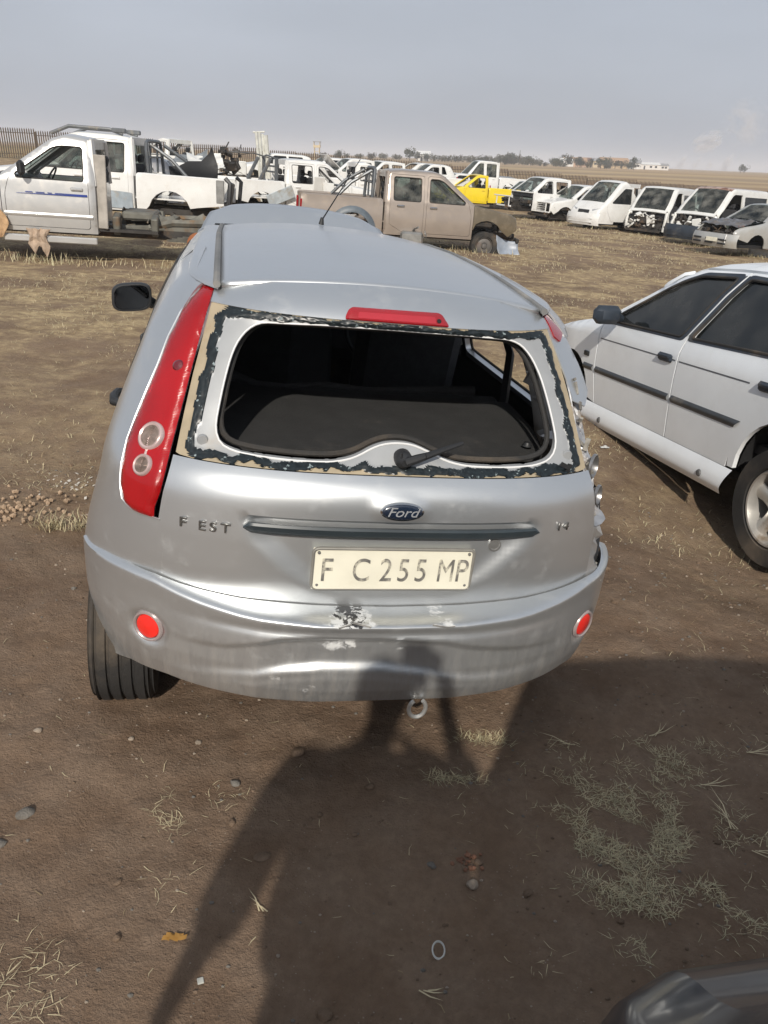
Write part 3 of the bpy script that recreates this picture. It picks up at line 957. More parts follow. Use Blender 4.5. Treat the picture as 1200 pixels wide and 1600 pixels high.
emb = em.build('badge', CHROME, tailgate, angle=30)
em2 = MB(); disc(em2, [(.053, .0205, -.0062), (.050, .018, -.0085), (.03, .01, -.0092)], (.002, ey, .898))
em2.build('badge_oval', plain('badge_blue', (.012, .022, .045), .25, coat=1.), emb, angle=60)
text_obj('badge_script', 'Ford', .036, .0008, plain('script_silver', (.62, .64, .66), .3, .5), emb, (.001, ey - .0098, .8875), (rad(86), 0, 0), sx=1.18, shear=.35, align='CENTER')
def gate_text(name, body, x, z, size, sx=1.):
    a = math.atan2(float(Yr(x + .03, z) - Yr(x, z)), .03)
    return text_obj(name, body, size, .0022, plain('badge_chrome', (.20, .195, .185), .3, .7), tailgate, (x, float(Yr(x, z)) - .0035, z), (rad(90), 0, a), sx=sx)
t_x = -.560
gate_text('badge_letters', 'F', t_x, .810, .038, 1.25)
gate_text('badge_letters', 'E', t_x + .048, .810, .037, 1.2)
gate_text('badge_letters', 'S', t_x + .076, .811, .037, 1.2)
gate_text('badge_letters', 'T', t_x + .104, .812, .037, 1.2)
gate_text('badge_letters', '1', .462, .832, .034)
gate_text('badge_letters', '4', .486, .831, .034, 1.1)
lk = MB(); lk.lathe([(.0, -.004), (.012, -.003), (.0135, -.006), (.018, -.006), (.019, .004)], (.281, float(Ygate(np.array([[.281, .793]]))[0, 1]), .793), 'y', 24)
lk.build('lock', plain('lock_metal', (.45, .45, .44), .35, .7), tailgate)
# number plate
py_ = float(Ygate(np.array([[0, .73]]))[0, 1]) - .012
pl = MB()
prx = [(-.222, .664), (.222, .664), (.222, .794), (-.222, .794)]
PLT = plain('plate_cream', (.78, .75, .62), .45, var=.1, scale=9, dirt=(.45, .36, .22), dirt_lo=.55, dirt_hi=1.)
b2 = MB(); b2.box((0, py_, .729), (.438, .006, .122), (rad(-2), 0, 0), bev=.003)
plate = b2.build('number_plate', PLT, tailgate, smooth=False)
b2 = MB()
fp = [Vector((x, py_ - .001, z)) for x, z in rnd([(-.218, .669), (.218, .669), (.218, .789), (-.218, .789)], .016, n=5)]
fp.append(fp[0]); fp.append(fp[1]); b2.tube(fp, .0048, 8, caps=False)
b2.build('plate_frame', plain('plate_frame', (.30, .29, .26), .45, .3, dirt=(.12, .10, .08)), plate)
b2 = MB()
for sx in (-1, 1):
    for zz in (.682, .777): b2.lathe([(0, -.003), (.004, -.002), (.0045, .002)], (sx * .204, py_ - .003, zz), 'y', 10)
b2.build('plate_screw', DULLMETAL, plate)
PTX = plain('plate_letters', (.22, .21, .19), .6, var=.5, scale=40, dirt=(.55, .52, .42), dirt_lo=.46, dirt_hi=.58)
for ch, x, sx_ in (('F', -.200, .8), ('C', -.115, .75), ('2', -.040, .75), ('5', .008, .75), ('5', .056, .75), ('M', .118, .68), ('P', .170, .75)):
    text_obj('plate_letter', ch, .098, .0006, PTX, plate, (x, py_ - .0046, .694), (rad(90), 0, 0), sx=sx_)
# wiper
wp = MB()
wy = float(Yr(.004, 1.012)) - .002
wp.lathe([(0, -.030), (.010, -.030), (.013, -.024), (.020, -.018), (.024, -.004), (.024, .02)], (.008, wy, 1.012), 'y', 20)
w1 = Vector((.008, wy - .024, 1.012)); w2 = Vector((.06, wy - .020, 1.030)); w3 = Vector((.165, wy + .006, 1.062))
wp.tube([w1, w1 * .4 + w2 * .6, w2], [.013, .012, .010], 10); wp.tube([w2, w3], [.010, .005], 8)
wp.tube([w1 + Vector((-.012, 0, .014)), w1 + Vector((-.012, 0, .026))], .003, 6)
wp.build('wiper', BLACK, HB)
# antenna wire hole: nothing

# --- flanks
def side_fn(sg):
    def f(P):
        x = Xs(P[:, 0], P[:, 1])
        return np.stack([sg * x, P[:, 0], P[:, 1]], 1)
    return f
def sout(sg): return lambda c: np.stack([np.full(len(c), sg * 1.), -.3 * np.ones(len(c)), np.zeros(len(c))], 1)
def arc_pts(cy, cz, r, a0, a1, n=16): return [(cy + r * math.cos(t), cz + r * math.sin(t)) for t in np.linspace(rad(a0), rad(a1), n)]
lamp_yz = [(float(Yr(abs(x), z)) + .002, z) for x, z in [(-.490, 1.357)] + l_out[1:]]
AR = .35
quarter = ([(.197, .80), (.190, .640), (.215, .650), (.26, .654), (.31, .652), (.36, .642), (.40, .634), (.455, .632)]
           + arc_pts(.62, .29, AR, 112, 0) + [(.98, .24), (1.09, .24), (1.08, .42), (1.0, .55), (.95, .68), (.90, .78), (.87, .92), (.93, 1.06), (1.02, 1.22), (1.10, 1.335)]
           + [(1.09, 1.362), (.9, 1.358), (.7, 1.352), (.62, 1.350)])
quarter = quarter + [(a - .006, b) for a, b in lamp_yz[1:]]
rdoor = [(1.10, .25), (2.00, .25), (2.00, .9), (1.985, 1.10), (1.97, 1.352), (1.2, 1.352), (1.11, 1.33), (1.03, 1.22), (.94, 1.06), (.88, .92), (.91, .785), (.96, .685), (1.01, .555), (1.09, .42)]
rwin = rnd([(1.95, .945), (1.93, 1.12), (1.915, 1.30), (1.25, 1.30), (1.12, 1.22), (.98, 1.00), (.965, .935)], .03)
fdoor = [(2.012, .25), (2.85, .25), (2.95, .40), (2.98, .75), (2.98, .93), (2.86, 1.02), (2.62, 1.17), (2.38, 1.30), (2.2, 1.352), (1.982, 1.352), (1.997, 1.10), (2.012, .9)]
fwin = rnd([(2.05, .935), (2.78, .93), (2.80, .96), (2.58, 1.12), (2.34, 1.26), (2.17, 1.30), (2.03, 1.30), (2.045, 1.12)], .03)
fender = ([(2.865, .24), (2.755, .24)][:0] + [(2.86, .25), (2.86, .24), (2.77, .22)][:0])
fend = [(2.96, .39), (2.90, .27)] + arc_pts(3.106, .29, AR, 180 - 4, 0)[::1] + [(3.46, .24), (3.80, .24), (3.86, .45), (3.86, .62), (3.78, .74), (3.55, .86), (3.2, .955), (2.99, .985), (2.99, .75)]
def lifted(poly): return [(a, b + (float(zroof(a)) - 1.398) * .95) if b > 1.34 and a > .55 else (a, b) for a, b in resamp(poly, .08)]
quarter, rdoor, fdoor = lifted(quarter), lifted(rdoor), lifted(fdoor)
CRUSH = car_paint('crushed_silver', (.50, .51, .52), metal=.55, rust=.0, dust=.75, rough=.4)
sides = {}
for sg in (-1, 1):
    q = quarter
    P, T3 = patch2d(q, step=.024)
    v3 = side_fn(sg)(P)
    if sg > 0:   # crushed right rear corner
        k = smooth01(.22, .42, P[:, 0]) * (1 - smooth01(.62, 1.08, P[:, 0])) * smooth01(.58, .66, P[:, 1]) * (1 - smooth01(1.18, 1.30, P[:, 1]))
        nz = np.array([noise.fractal(Vector((a * 11, b * 11, 8)), 1., 2., 4) for a, b in P])
        cz_ = np.array([abs(noise.noise(Vector((a * 9, b * 10, 2)))) + .7 * abs(noise.noise(Vector((a * 21, b * 19, 5)))) for a, b in P])
        kn = smooth01(.19, .26, P[:, 0]) * (1 - k) * smooth01(.66, .70, P[:, 1]) * (1 - smooth01(.9, 1.1, P[:, 1])) * (P[:, 0] < .6)
        v3[:, 0] -= kn * .045 * cz_; v3[:, 1] += kn * .03 * cz_
        v3[:, 0] -= k * (.065 + .13 * cz_ + .012 * nz); v3[:, 1] += k * (.02 + .05 * cz_)
    V, F = solid(v3, T3, .006, sout(sg))
    o = mesh_obj('quarter_panel', V, F, PAINT if sg < 0 else CRUSH, HB, angle=40 if sg < 0 else 16)
    if sg > 0: o['label'] = 'crumpled right quarter panel'
    # bright return flange along the lamp
    for nm, poly, win in (('rear_door', rdoor, rwin), ('front_door', fdoor, fwin)):
        P, T3 = patch2d(poly, [win], step=.045)
        V, F = solid(side_fn(sg)(P), T3, .03, sout(sg))
        d = mesh_obj(nm, V, F, PAINT, HB, angle=40)
        P, T3 = patch2d(win, step=.08)
        v3 = side_fn(sg)(P); v3[:, 0] -= sg * .018
        if not (sg > 0 and nm == 'rear_door'):
            V, F = solid(v3, T3, .004, sout(sg))
            mesh_obj('window', V, F, TINTED if sg < 0 else GLASS, d)
        # black frame round the window
        wl = resamp(win, .05); fp = [Vector((sg * (float(Xs(a, b)) + .001), a, b)) for a, b in wl]; fp.append(fp[0])
        b2 = MB(); b2.tube(fp, .007, 6, caps=False); b2.build('window_rubber', RUBBER, d)
        hy = 1.16 if nm == 'rear_door' else 2.14
        hz = .845
        b2 = MB(); hx = sg * (float(Xs(hy, hz)))
        hp = [Vector((hx + sg * .004, hy - .08, hz)), Vector((hx + sg * .036, hy - .06, hz + .002)), Vector((hx + sg * .042, hy, hz + .004)), Vector((hx + sg * .036, hy + .06, hz + .002)), Vector((hx + sg * .004, hy + .08, hz))]
        b2.tube(hp, [.013, .016, .016, .015, .012], 10); b2.build('handle', BLACK, d)
    P, T3 = patch2d(fend, step=.05)
    V, F = solid(side_fn(sg)(P), T3, .006, sout(sg)); mesh_obj('front_wing', V, F, PAINT, HB, angle=40)
    # rubbing strip along the doors, sill
    b2 = MB(); b2.grid(lambda u, v: Vector((sg * (float(Xs(1.0 + 1.9 * u, .20 + .06 * v)) - .01 - .03 * (1 - v)), 1.0 + 1.75 * u, .17 + .07 * v)), 20, 3); b2.build('sill', PAINT, HB)
    # mirror
    mx_, my_, mz_ = .885, 2.30, 1.005
    b2 = MB()
    R_ = Matrix.Rotation(sg * rad(-8), 3, 'Z')
    rings = [(0.0, .02), (.04, .075), (.09, .092), (.125, .090), (.14, .080)]
    V = []; F = []; k = 24
    for i, (dy, s_) in enumerate([(.10, .15), (.085, .55), (.05, .85), (.0, 1.), (-.025, 1.), (-.035, .96), (-.036, .88), (-.022, .86)]):
        for a in range(k):
            t = 2 * math.pi * a / k
            cxx = math.copysign(abs(math.cos(t)) ** .55, math.cos(t)) * .092 * s_; czz = math.copysign(abs(math.sin(t)) ** .6, math.sin(t)) * .066 * s_
            V.append(Vector((sg * mx_ * 1.0, my_, mz_)) + R_ @ Vector((sg * cxx, dy, czz - .1 * cxx)))
    for i in range(7):
        for a in range(k): F.append((i * k + a, i * k + (a + 1) % k, (i + 1) * k + (a + 1) % k, (i + 1) * k + a))
    F.append(tuple(range(k)))
    b2.add(V, F)
    b2.tube([Vector((sg * .80, 2.42, .96)), Vector((sg * .83, 2.36, .985))], .028, 8)
    mo = b2.build('wing_mirror', BLACK, HB, angle=50)
    b2 = MB(); b2.add(V[-k:], [tuple(range(k))]); b2.build('mirror_glass', plain('mirror_glass', (.08, .085, .09), .05, 1.), mo, smooth=False)
# centre pillars, dark return behind the door gaps, inner floor
b2 = MB()
for sg in (-1, 1):
    for yy in (1.05, 2.0):
        b2.grid(lambda u, v: Vector((sg * (float(Xs(yy + .10 * (u - .5), .26 + 1.07 * v)) - .035), yy + .10 * (u - .5) + (.10 * smooth01(.9, 1.3, .26 + 1.07 * v) if yy < 1.5 else 0), .26 + 1.07 * v)), 2, 14)
b2.build('pillar_trim', BLACK, HB)
# roof
roof = MB()
def rpt(u, v):
    x = -.468 + .936 * u; ye = .520 + .040 * (abs(x) / .47) ** 2.2 + .004; y = ye + (2.30 - ye) * v
    z = float(zroof(y)) - .039 * (abs(x) / .47) ** 2.2
    if v > .93: z -= .02 * ((v - .93) / .07) ** 2
    return Vector((x * (1 - .03 * smooth01(.5, 1., v)), y, z))
roof.grid(rpt, 36, 60); 
o = roof.build('roof', PAINT, HB)
mod = o.modifiers.new('t', 'SOLIDIFY'); mod.thickness = .02; mod.offset = -1
rail = MB()
for sg in (-1, 1):
    # black drip strip in its channel, then the painted cant rail
    pth = []
    for v in np.linspace(0, 1, 30):
        p = rpt(1.0, v); pth.append(Vector((sg * (p.x + .011), p.y - (.012 if v == 0 else 0), p.z - .004)))
    rail.tube(pth, .0105, 8)
rail.build('drip_strip', plain('drip_rubber', (.20, .20, .195), .6, var=.3, dirt=(.3, .28, .25)), HB)
cant = MB()
for sg in (-1, 1):
    def cpt(u, v):
        p = rpt(1.0, u); y = p.y - .010 * (1 - u) ** 8
        zt_ = p.z - .004; xt = p.x + .018
        lift = float(zroof(y)) - 1.398
        zl = 1.342 + lift * .95 if y < 2.1 else 1.342
        xl = float(Xs(y, zl)) + .003
        if u == 0: pass
        a = v
        x = xt + (xl - xt) * math.sin(a * math.pi / 2) ** 1.0; z = zt_ + (zl - zt_) * (1 - math.cos(a * math.pi / 2))
        return Vector((sg * x, y, z))
    cant.grid(cpt, 40, 6)
cant.build('cant_rail', PAINT, HB, angle=60)
am = MB()
a0 = Vector((-.02, 2.12, 1.432))
am.tube([a0, a0 + Vector((.002, -.004, .03))], [.013, .007], 10)
am.tube([a0 + Vector((.002, -.004, .02)), a0 + Vector((.11, -.28, .29))], [.0035, .0018], 6)
am.build('aerial', BLACK, HB)
# windscreen
b2 = MB()
b2.grid(lambda u, v: Vector(((u - .5) * 2 * (.50 + .14 * v), 2.30 + .72 * v - .05 * (2 * u - 1) ** 2 * -1, 1.392 - .41 * v - .02 * (2 * u - 1) ** 2)), 10, 8)
b2.build('windscreen', TINTED, HB)
b2 = MB()
for sg in (-1, 1): b2.tube([Vector((sg * .485, 2.36, 1.345)), Vector((sg * .60, 2.72, 1.17)), Vector((sg * .66, 3.0, .99))], [.03, .032, .036], 8)
b2.grid(lambda u, v: Vector(((u - .5) * 1.32, 2.95 + .14 * v, .985 - .03 * v)), 6, 2)
b2.build('screen_pillar', PAINT, HB)
# raised bonnet
bo = MB()
def bpt(u, v):
    x = (2 * u - 1); hw = .66 - .10 * v - .045 * v ** 4
    y = 3.02 + .66 * v + .10 * v * (1 - x * x) * .5
    z = 1.0 + .385 * v + .055 * v * (1 - abs(x) ** 2.4) + .03 * math.sin(v * 3.1)
    if v > .9: z -= (v - .9) * .25
    # crease of the pressed edge
    z -= .02 * smooth01(.78, 1, abs(x))
    return Vector((x * hw, y, z))
bo.grid(bpt, 30, 18)
o = bo.build('bonnet', PAINT, HB, angle=40); o['label'] = 'bonnet propped open beyond the roof'
mod = o.modifiers.new('t', 'SOLIDIFY'); mod.thickness = .03; mod.offset = -1
# front end (mostly hidden)
b2 = MB()
b2.grid(lambda u, v: Vector(((2 * u - 1) * .70, 3.86 + .10 * (1 - (2 * u - 1) ** 2) + .03 * math.sin(v * 3.14), .22 + .48 * v)), 20, 8)
b2.build('front_bumper', PAINT, HB)
b2 = MB(); b2.box((0, 3.4, .50), (1.0, .5, .4), bev=.05)
rr_ = random.Random(5)
for k in range(20):
    c = Vector((rr_.uniform(-.5, .5), rr_.uniform(3.15, 3.7), rr_.uniform(.65, .82)))
    b2.box(c, (rr_.uniform(.05, .2), rr_.uniform(.05, .2), rr_.uniform(.04, .12)), (0, 0, rr_.uniform(-1, 1)), bev=.01)
b2.build('engine', GREASE, HB)
# wheels
def wheel(mb_t, mb_r, c, r, wd, rim_r, sg, holes=5, tread=True, n=48):
    """tyre and rim with the axle along x; sg = outer side"""
    hw = wd / 2
    pr = [(rim_r, -hw * .8), (rim_r + .01, -hw * .95), (r * .86 + rim_r * .14, -hw), (r - .018, -hw * .96), (r - .004, -hw * .80)]
    if tread:
        for k in range(5):
            a = -hw * .78 + k * hw * .39; 
            if k: pr += [(r, a - hw * .39 + .012 * 0 + .006)]
            pr += [(r, a - .006), (r - .008, a - .003), (r - .008, a + .003), (r, a + .006)]
    pr += [(r - .004, hw * .80), (r - .018, hw * .96), (r * .86 + rim_r * .14, hw), (rim_r + .01, hw * .95), (rim_r, hw * .8)]
    seen = sorted(set(pr[5:-5]), key=lambda t: t[1]) if tread else []
    prof = pr[:5] + seen + pr[-5:]
    mb_t.lathe(prof, c, 'x', n)
    if mb_r is None: return
    mb_r.lathe([(rim_r, -hw * .8 * sg), (rim_r, hw * .55 * sg), (rim_r - .012, hw * .86 * sg), (rim_r - .02, hw * .80 * sg), (rim_r - .03, hw * .45 * sg)], c, 'x', n)
    mb_r.lathe([(rim_r - .03, hw * .45 * sg), (rim_r * .55, hw * .62 * sg), (.075, hw * .60 * sg), (.07, hw * .45 * sg), (.03, hw * .45 * sg), (.0, hw * .5 * sg)], c, 'x', n)
tw = MB(); rm = MB()
RWC = (-.735, .62, .285)
wheel(tw, rm, RWC, .288, .185, .18, -1)
o_ = empty('wheel', None, None); o_.parent = HB
t_ = tw.build('tyre', RUBBER, o_, angle=30); rm.build('rim', plain('steel_rim', (.2, .2, .2), .5, .4), o_)
for sg in (-1, 1):
    c = o_.copy(); COL.objects.link(c); c.parent = HB; c.location = (sg * .735 + .735, 2.486, 0) if sg < 0 else (1.47, 2.486, .03)
    for ch in list(o_.children):
        d = ch.copy(); COL.objects.link(d); d.parent = c
# underside, arches and the interior
u = MB()
u.box((0, 2.0, .26), (.96, 2.9, .10), bev=.03)
for cy in (.62, 3.106):
    for sg in (-1, 1):
        th = np.linspace(rad(12), rad(128), 18)
        V = []; F = []
        for i, t in enumerate(th):
            for x in (.74, .55): V.append((sg * x, cy + .352 * math.cos(t), .29 + .352 * math.sin(t)))
        for i in range(17): F.append((2 * i, 2 * i + 1, 2 * i + 3, 2 * i + 2))
        V += [(sg * .55, cy, .37)]; n0 = len(V) - 1
        for i in range(17): F.append((2 * i + 1, n0, 2 * i + 3))
        u.add(V, F)
u.box((0, .25, .50), (.9, .16, .16), bev=.02)      # bumper beam
u.tube([(-.5, .62, .27), (.5, .62, .27)], .04)
u.build('underbody', DARK, HB)
it = MB()
it.box((0, 1.75, .36), (1.40, 2.3, .03))
it.box((0, .235, .76), (1.0, .02, .36), (rad(-4), 0, 0))
for sg in (-1, 1):
    it.grid(lambda a, b: Vector((sg * (float(Xs(.30 + .70 * a, .42 + .42 * b)) - .055), .30 + .70 * a, .42 + .42 * b)), 10, 6)
    it.grid(lambda a, b: Vector((sg * (float(Xs(1.0 + 1.8 * a, .36 + .56 * b)) - .05), 1.0 + 1.8 * a, .36 + .56 * b)), 10, 3)
it.build('interior_lining', CLOTH, HB)
lt = MB()
for sg in (-1, 1):
    # pale trim of the rear pillars
    pol = [(.30, .84), (1.02, .84), (.92, .96), (.97, 1.06), (1.06, 1.22), (1.12, 1.33), (.62, 1.33), (.52, 1.2), (.42, 1.08)]
    P, T3 = patch2d(pol, step=.05)
    v3 = side_fn(sg)(P); v3[:, 0] -= sg * (.045 + .11 * (sg > 0) * (1 - smooth01(.75, 1.05, P[:, 0])))
    V, F = solid(v3, T3, .01, sout(-sg)); lt.add(V, F)
    lt.tube([Vector((sg * (float(Xs(2.0, z)) - .06), 2.0, z)) for z in (.95, 1.1, 1.25, 1.34)], .035, 6)
lt.build('pillar_lining', TRIM, HB)
hl = MB(); hl.grid(lambda a, b: Vector(((a - .5) * .98, .60 + 1.7 * b, float(zroof(.60 + 1.7 * b)) - .055 - .03 * (2 * a - 1) ** 2)), 8, 10)
hl.build('headlining', CLOTH, HB)
sf = MB()
shp = [(-.52, .45), (-.49, .405), (.49, .405), (.52, .45), (.55, .60), (.57, .93), (.42, .97), (-.42, .97), (-.57, .93), (-.55, .60)]
P, T3 = patch2d(rnd(shp, .02), step=.05)
v3 = np.stack([P[:, 0], P[:, 1], .955 + .014 * smooth01(.42, .7, P[:, 1]) - .006 * np.cos(P[:, 0] * 3)], 1)
V, F = solid(v3, T3, .016, lambda c: np.tile([0, 0, 1.], (len(c), 1))); sf.add(V, F)
shelf = sf.build('parcel_shelf', SHELF, HB, angle=40)
kn = MB()
for sx in (-1, 1): kn.lathe([(0, .012), (.010, .012), (.013, .004), (.017, 0)], (sx * .470, .47, .966), 'z', 16)
kn.build('shelf_knob', BLACK, shelf)
def seat_mb(mb, x, y, z, wd=.50, rows=1, back=.62, dep=.50, lean=14, head=True):
    """a car seat facing +y: cushion, leaning back and head restraint"""
    mb.box((x, y + dep * .5, z + .09), (wd, dep, .16), bev=.05)
    R = Matrix.Rotation(rad(lean), 3, 'X')
    mb.box(Vector((x, y - .02, z + .12)) + R @ Vector((0, 0, back * .5)), (wd * .96, .13, back), R, bev=.05)
    if head:
        n = 1 if wd < .7 else 2
        for k in range(n):
            hx = x + (0 if n == 1 else (-.28 + .56 * k))
            mb.box(Vector((hx, y - .02, z + .12)) + R @ Vector((0, 0, back + .10)), (.25, .09, .17), R, bev=.035)
m_ = MB()
m_.box((-.60, .95, 1.02), (.02, .20, .10), (0, 0, .1), bev=.008); m_.build('side_cover', TRIM, HB)
m_ = MB(); m_.tube([(-.52, .985, .99), (-.44, .985, 1.0), (-.34, .985, .975), (-.24, .985, .97), (-.10, .985, .985), (.05, .985, .975), (.25, .985, .985), (.45, .985, .99)], [.02, .022, .010, .008, .010, .008, .012, .02], 8)
m_.build('shelf_hinge', CLOTH, HB)
st_ = MB(); seat_mb(st_, -.36, 1.85, .42); st_.build('seat', CLOTH, HB)
st_ = MB(); seat_mb(st_, .36, 1.85, .42); st_.build('seat', CLOTH, HB)
st_ = MB(); seat_mb(st_, 0, 1.12, .40, wd=1.22, back=.46, head=False); st_.build('rear_seat', CLOTH, HB)
db = MB(); db.box((0, 2.72, .83), (1.36, .42, .24), bev=.07); db.box((0, 2.50, .72), (.26, .10, .42), (rad(-18), 0, 0), bev=.02)
for kx in range(2):
    for kz in range(3): db.box((-.05 + .06 * kx + .03, 2.455 + .02 * kz, .72 + .055 * kz), (.035, .012, .02), bev=.004)
th = np.linspace(0, 2 * math.pi, 25)
db.tube([Vector((.36 + .18 * math.cos(t), 2.38 + .05 * math.sin(t), .92 + .17 * math.sin(t))) for t in th], .014, 6, caps=False)
dash = db.build('dashboard', BLACK, HB)
hz = MB(); hz.box((-.005, 2.505, .905), (.032, .010, .014), bev=.003); hz.build('hazard_switch', lens_red('switch_red', (.55, .02, .02)), dash)
bt = MB()
bt.tube([Vector((.60, 1.35, 1.28)), Vector((.63, 1.15, 1.10)), Vector((.58, 1.0, .92))], .018, 4); bt.build('seat_belt', BLACK, HB); bt = MB(); bt.tube([Vector((.655, 2.02, 1.28)), Vector((.69, 1.98, .9))], .018, 4)
bt.build('seat_belt', BLACK, HB)
# ------------------------------------------------------------------ ground
def ground_mat():
    m, nt, b = node_mat('dirt')
    n1 = noise_fac(nt, .55, .32, .68, detail=8, rough=.6)
    n2 = noise_fac(nt, 5.0, .30, .72, detail=8, rough=.62)
    n3 = noise_fac(nt, 38, .25, .75, detail=6, rough=.7)
    c = mixc(nt, n1, (.140, .091, .060), (.245, .168, .112))
    c = mixc(nt, mathn(nt, 'MULTIPLY', n2, .65), c, (.27, .20, .145))
    c = mixc(nt, mathn(nt, 'MULTIPLY', n3, .40), c, (.095, .064, .045))
    # pale grit
    vo = nn(nt, 'ShaderNodeTexVoronoi'); vo.inputs['Scale'].default_value = 70
    tcn = nt.nodes.new('ShaderNodeTexCoord'); nt.links.new(tcn.outputs['Object'], vo.inputs['Vector'])
    r = nn(nt, 'ShaderNodeMapRange'); r.inputs['From Min'].default_value = .20; r.inputs['From Max'].default_value = .08
    nt.links.new(vo.outputs['Distance'], r.inputs['Value'])
    pick = noise_fac(nt, 9, .50, .62, detail=3)
    c = mixc(nt, mathn(nt, 'MULTIPLY', mathn(nt, 'MULTIPLY', r.outputs[0], pick), .55), c, (.36, .30, .24))
    # dry grass takes over away from the trampled lane
    sp = nt.nodes.new('ShaderNodeSeparateXYZ'); nt.links.new(tcn.outputs['Object'], sp.inputs[0])
    far = nn(nt, 'ShaderNodeMapRange'); far.inputs['From Min'].default_value = 2.6; far.inputs['From Max'].default_value = 7.5
    nt.links.new(sp.outputs['Y'], far.inputs['Value'])
    g1 = noise_fac(nt, .8, .42, .58, detail=9, rough=.66)
    g2 = noise_fac(nt, 7, .35, .65, detail=7, rough=.7)
    g = mathn(nt, 'MULTIPLY', mathn(nt, 'MULTIPLY', far.outputs[0], mathn(nt, 'ADD', mathn(nt, 'MULTIPLY', g1, .85), .12)), mathn(nt, 'ADD', mathn(nt, 'MULTIPLY', g2, .6), .45), True)
    gc = mixc(nt, g2, (.34, .255, .145), (.50, .385, .225))
    c = mixc(nt, g, c, gc)
    # strips of worked land out to the horizon
    mpn = nn(nt, 'ShaderNodeMapping'); mpn.inputs['Scale'].default_value = (.0022, .014, 1); mpn.inputs['Rotation'].default_value = (0, 0, rad(-9))
    nt.links.new(tcn.outputs['Object'], mpn.inputs[0])
    fn = nn(nt, 'ShaderNodeTexNoise'); fn.inputs['Scale'].default_value = 1.; fn.inputs['Detail'].default_value = 5
    nt.links.new(mpn.outputs[0], fn.inputs['Vector'])
    ramp = nt.nodes.new('ShaderNodeValToRGB')
    el = ramp.color_ramp.elements
    el[0].position = .32; el[0].color = (.23, .155, .095, 1); el[1].position = .70; el[1].color = (.40, .29, .16, 1)
    for p, col in ((.42, (.44, .33, .19, 1)), (.50, (.27, .20, .13, 1)), (.56, (.42, .28, .16, 1)), (.62, (.25, .21, .12, 1))):
        e = el.new(p); e.color = col
    nt.links.new(fn.outputs['Fac'], ramp.inputs[0])
    ff = nn(nt, 'ShaderNodeMapRange'); ff.inputs['From Min'].default_value = 58; ff.inputs['From Max'].default_value = 75
    nt.links.new(sp.outputs['Y'], ff.inputs['Value'])
    c = mixc(nt, ff.outputs[0], c, ramp.outputs[0])
    nt.links.new(c, b.inputs['Base Color'])
    b.inputs['Roughness'].default_value = .95
    b.inputs['Specular IOR Level'].default_value = .15
    h = mathn(nt, 'ADD', mathn(nt, 'MULTIPLY', n3, .5), mathn(nt, 'ADD', mathn(nt, 'MULTIPLY', n2, 1.2), mathn(nt, 'MULTIPLY', r.outputs[0], .25)))
    n4 = noise_fac(nt, 130, .3, .7, detail=4, rough=.7)
    add_bump(nt, b, mathn(nt, 'ADD', h, mathn(nt, 'MULTIPLY', n4, .35)), .6, .014)
    return m
def axis(lo_, hi_, d0, g, ext_lo, ext_hi):
    a = list(np.arange(lo_, hi_ + 1e-6, d0))
    x, d = hi_, d0
    while x < ext_hi: d *= g; x += d; a.append(x)
    x, d = lo_, d0
    while x > ext_lo: d *= g; x -= d; a.insert(0, x)
    return a
gx = axis(-2.2, 2.6, .022, 1.085, -9000, 9000)
gy = axis(.3, 3.6, .022, 1.075, -400, 14000)
Vg = []
for yy in gy:
    for xx in gx:
        z = T(xx, yy)
        r_ = math.hypot(xx, yy)
        if r_ < 60:
            k = 1 - float(smooth01(25, 60, r_))
            z += k * .030 * fbm(xx, yy, 0, 3, .45)
            if r_ < 12: z -= .15 * math.exp(-((xx - 2.2) / .9) ** 2 - ((yy - 3.7) / 1.3) ** 2)
            if r_ < 12: z += (1 - float(smooth01(7, 12, r_))) * (.014 * fbm(xx, yy, 4, 4, 2.6) + .0085 * fbm(xx, yy, 2, 3, 12.))
        Vg.append((xx, yy, z))
nx = len(gx)
Fg = [(j * nx + i, j * nx + i + 1, (j + 1) * nx + i + 1, (j + 1) * nx + i) for j in range(len(gy) - 1) for i in range(nx - 1)]
DIRT = ground_mat()
o = mesh_obj('ground', Vg, Fg, DIRT, None); tag(o, kind='structure')
GP = np.array([v[2] for v in Vg]).reshape(len(gy), nx); _gx = np.array(gx); _gy = np.array(gy)
def GZ(x, y):
    i = int(np.clip(np.searchsorted(_gx, x) - 1, 0, nx - 2)); j = int(np.clip(np.searchsorted(_gy, y) - 1, 0, len(gy) - 2))
    u = (x - _gx[i]) / (_gx[i + 1] - _gx[i]); v = (y - _gy[j]) / (_gy[j + 1] - _gy[j])
    return float((GP[j, i] * (1 - u) + GP[j, i + 1] * u) * (1 - v) + (GP[j + 1, i] * (1 - u) + GP[j + 1, i + 1] * u) * v)
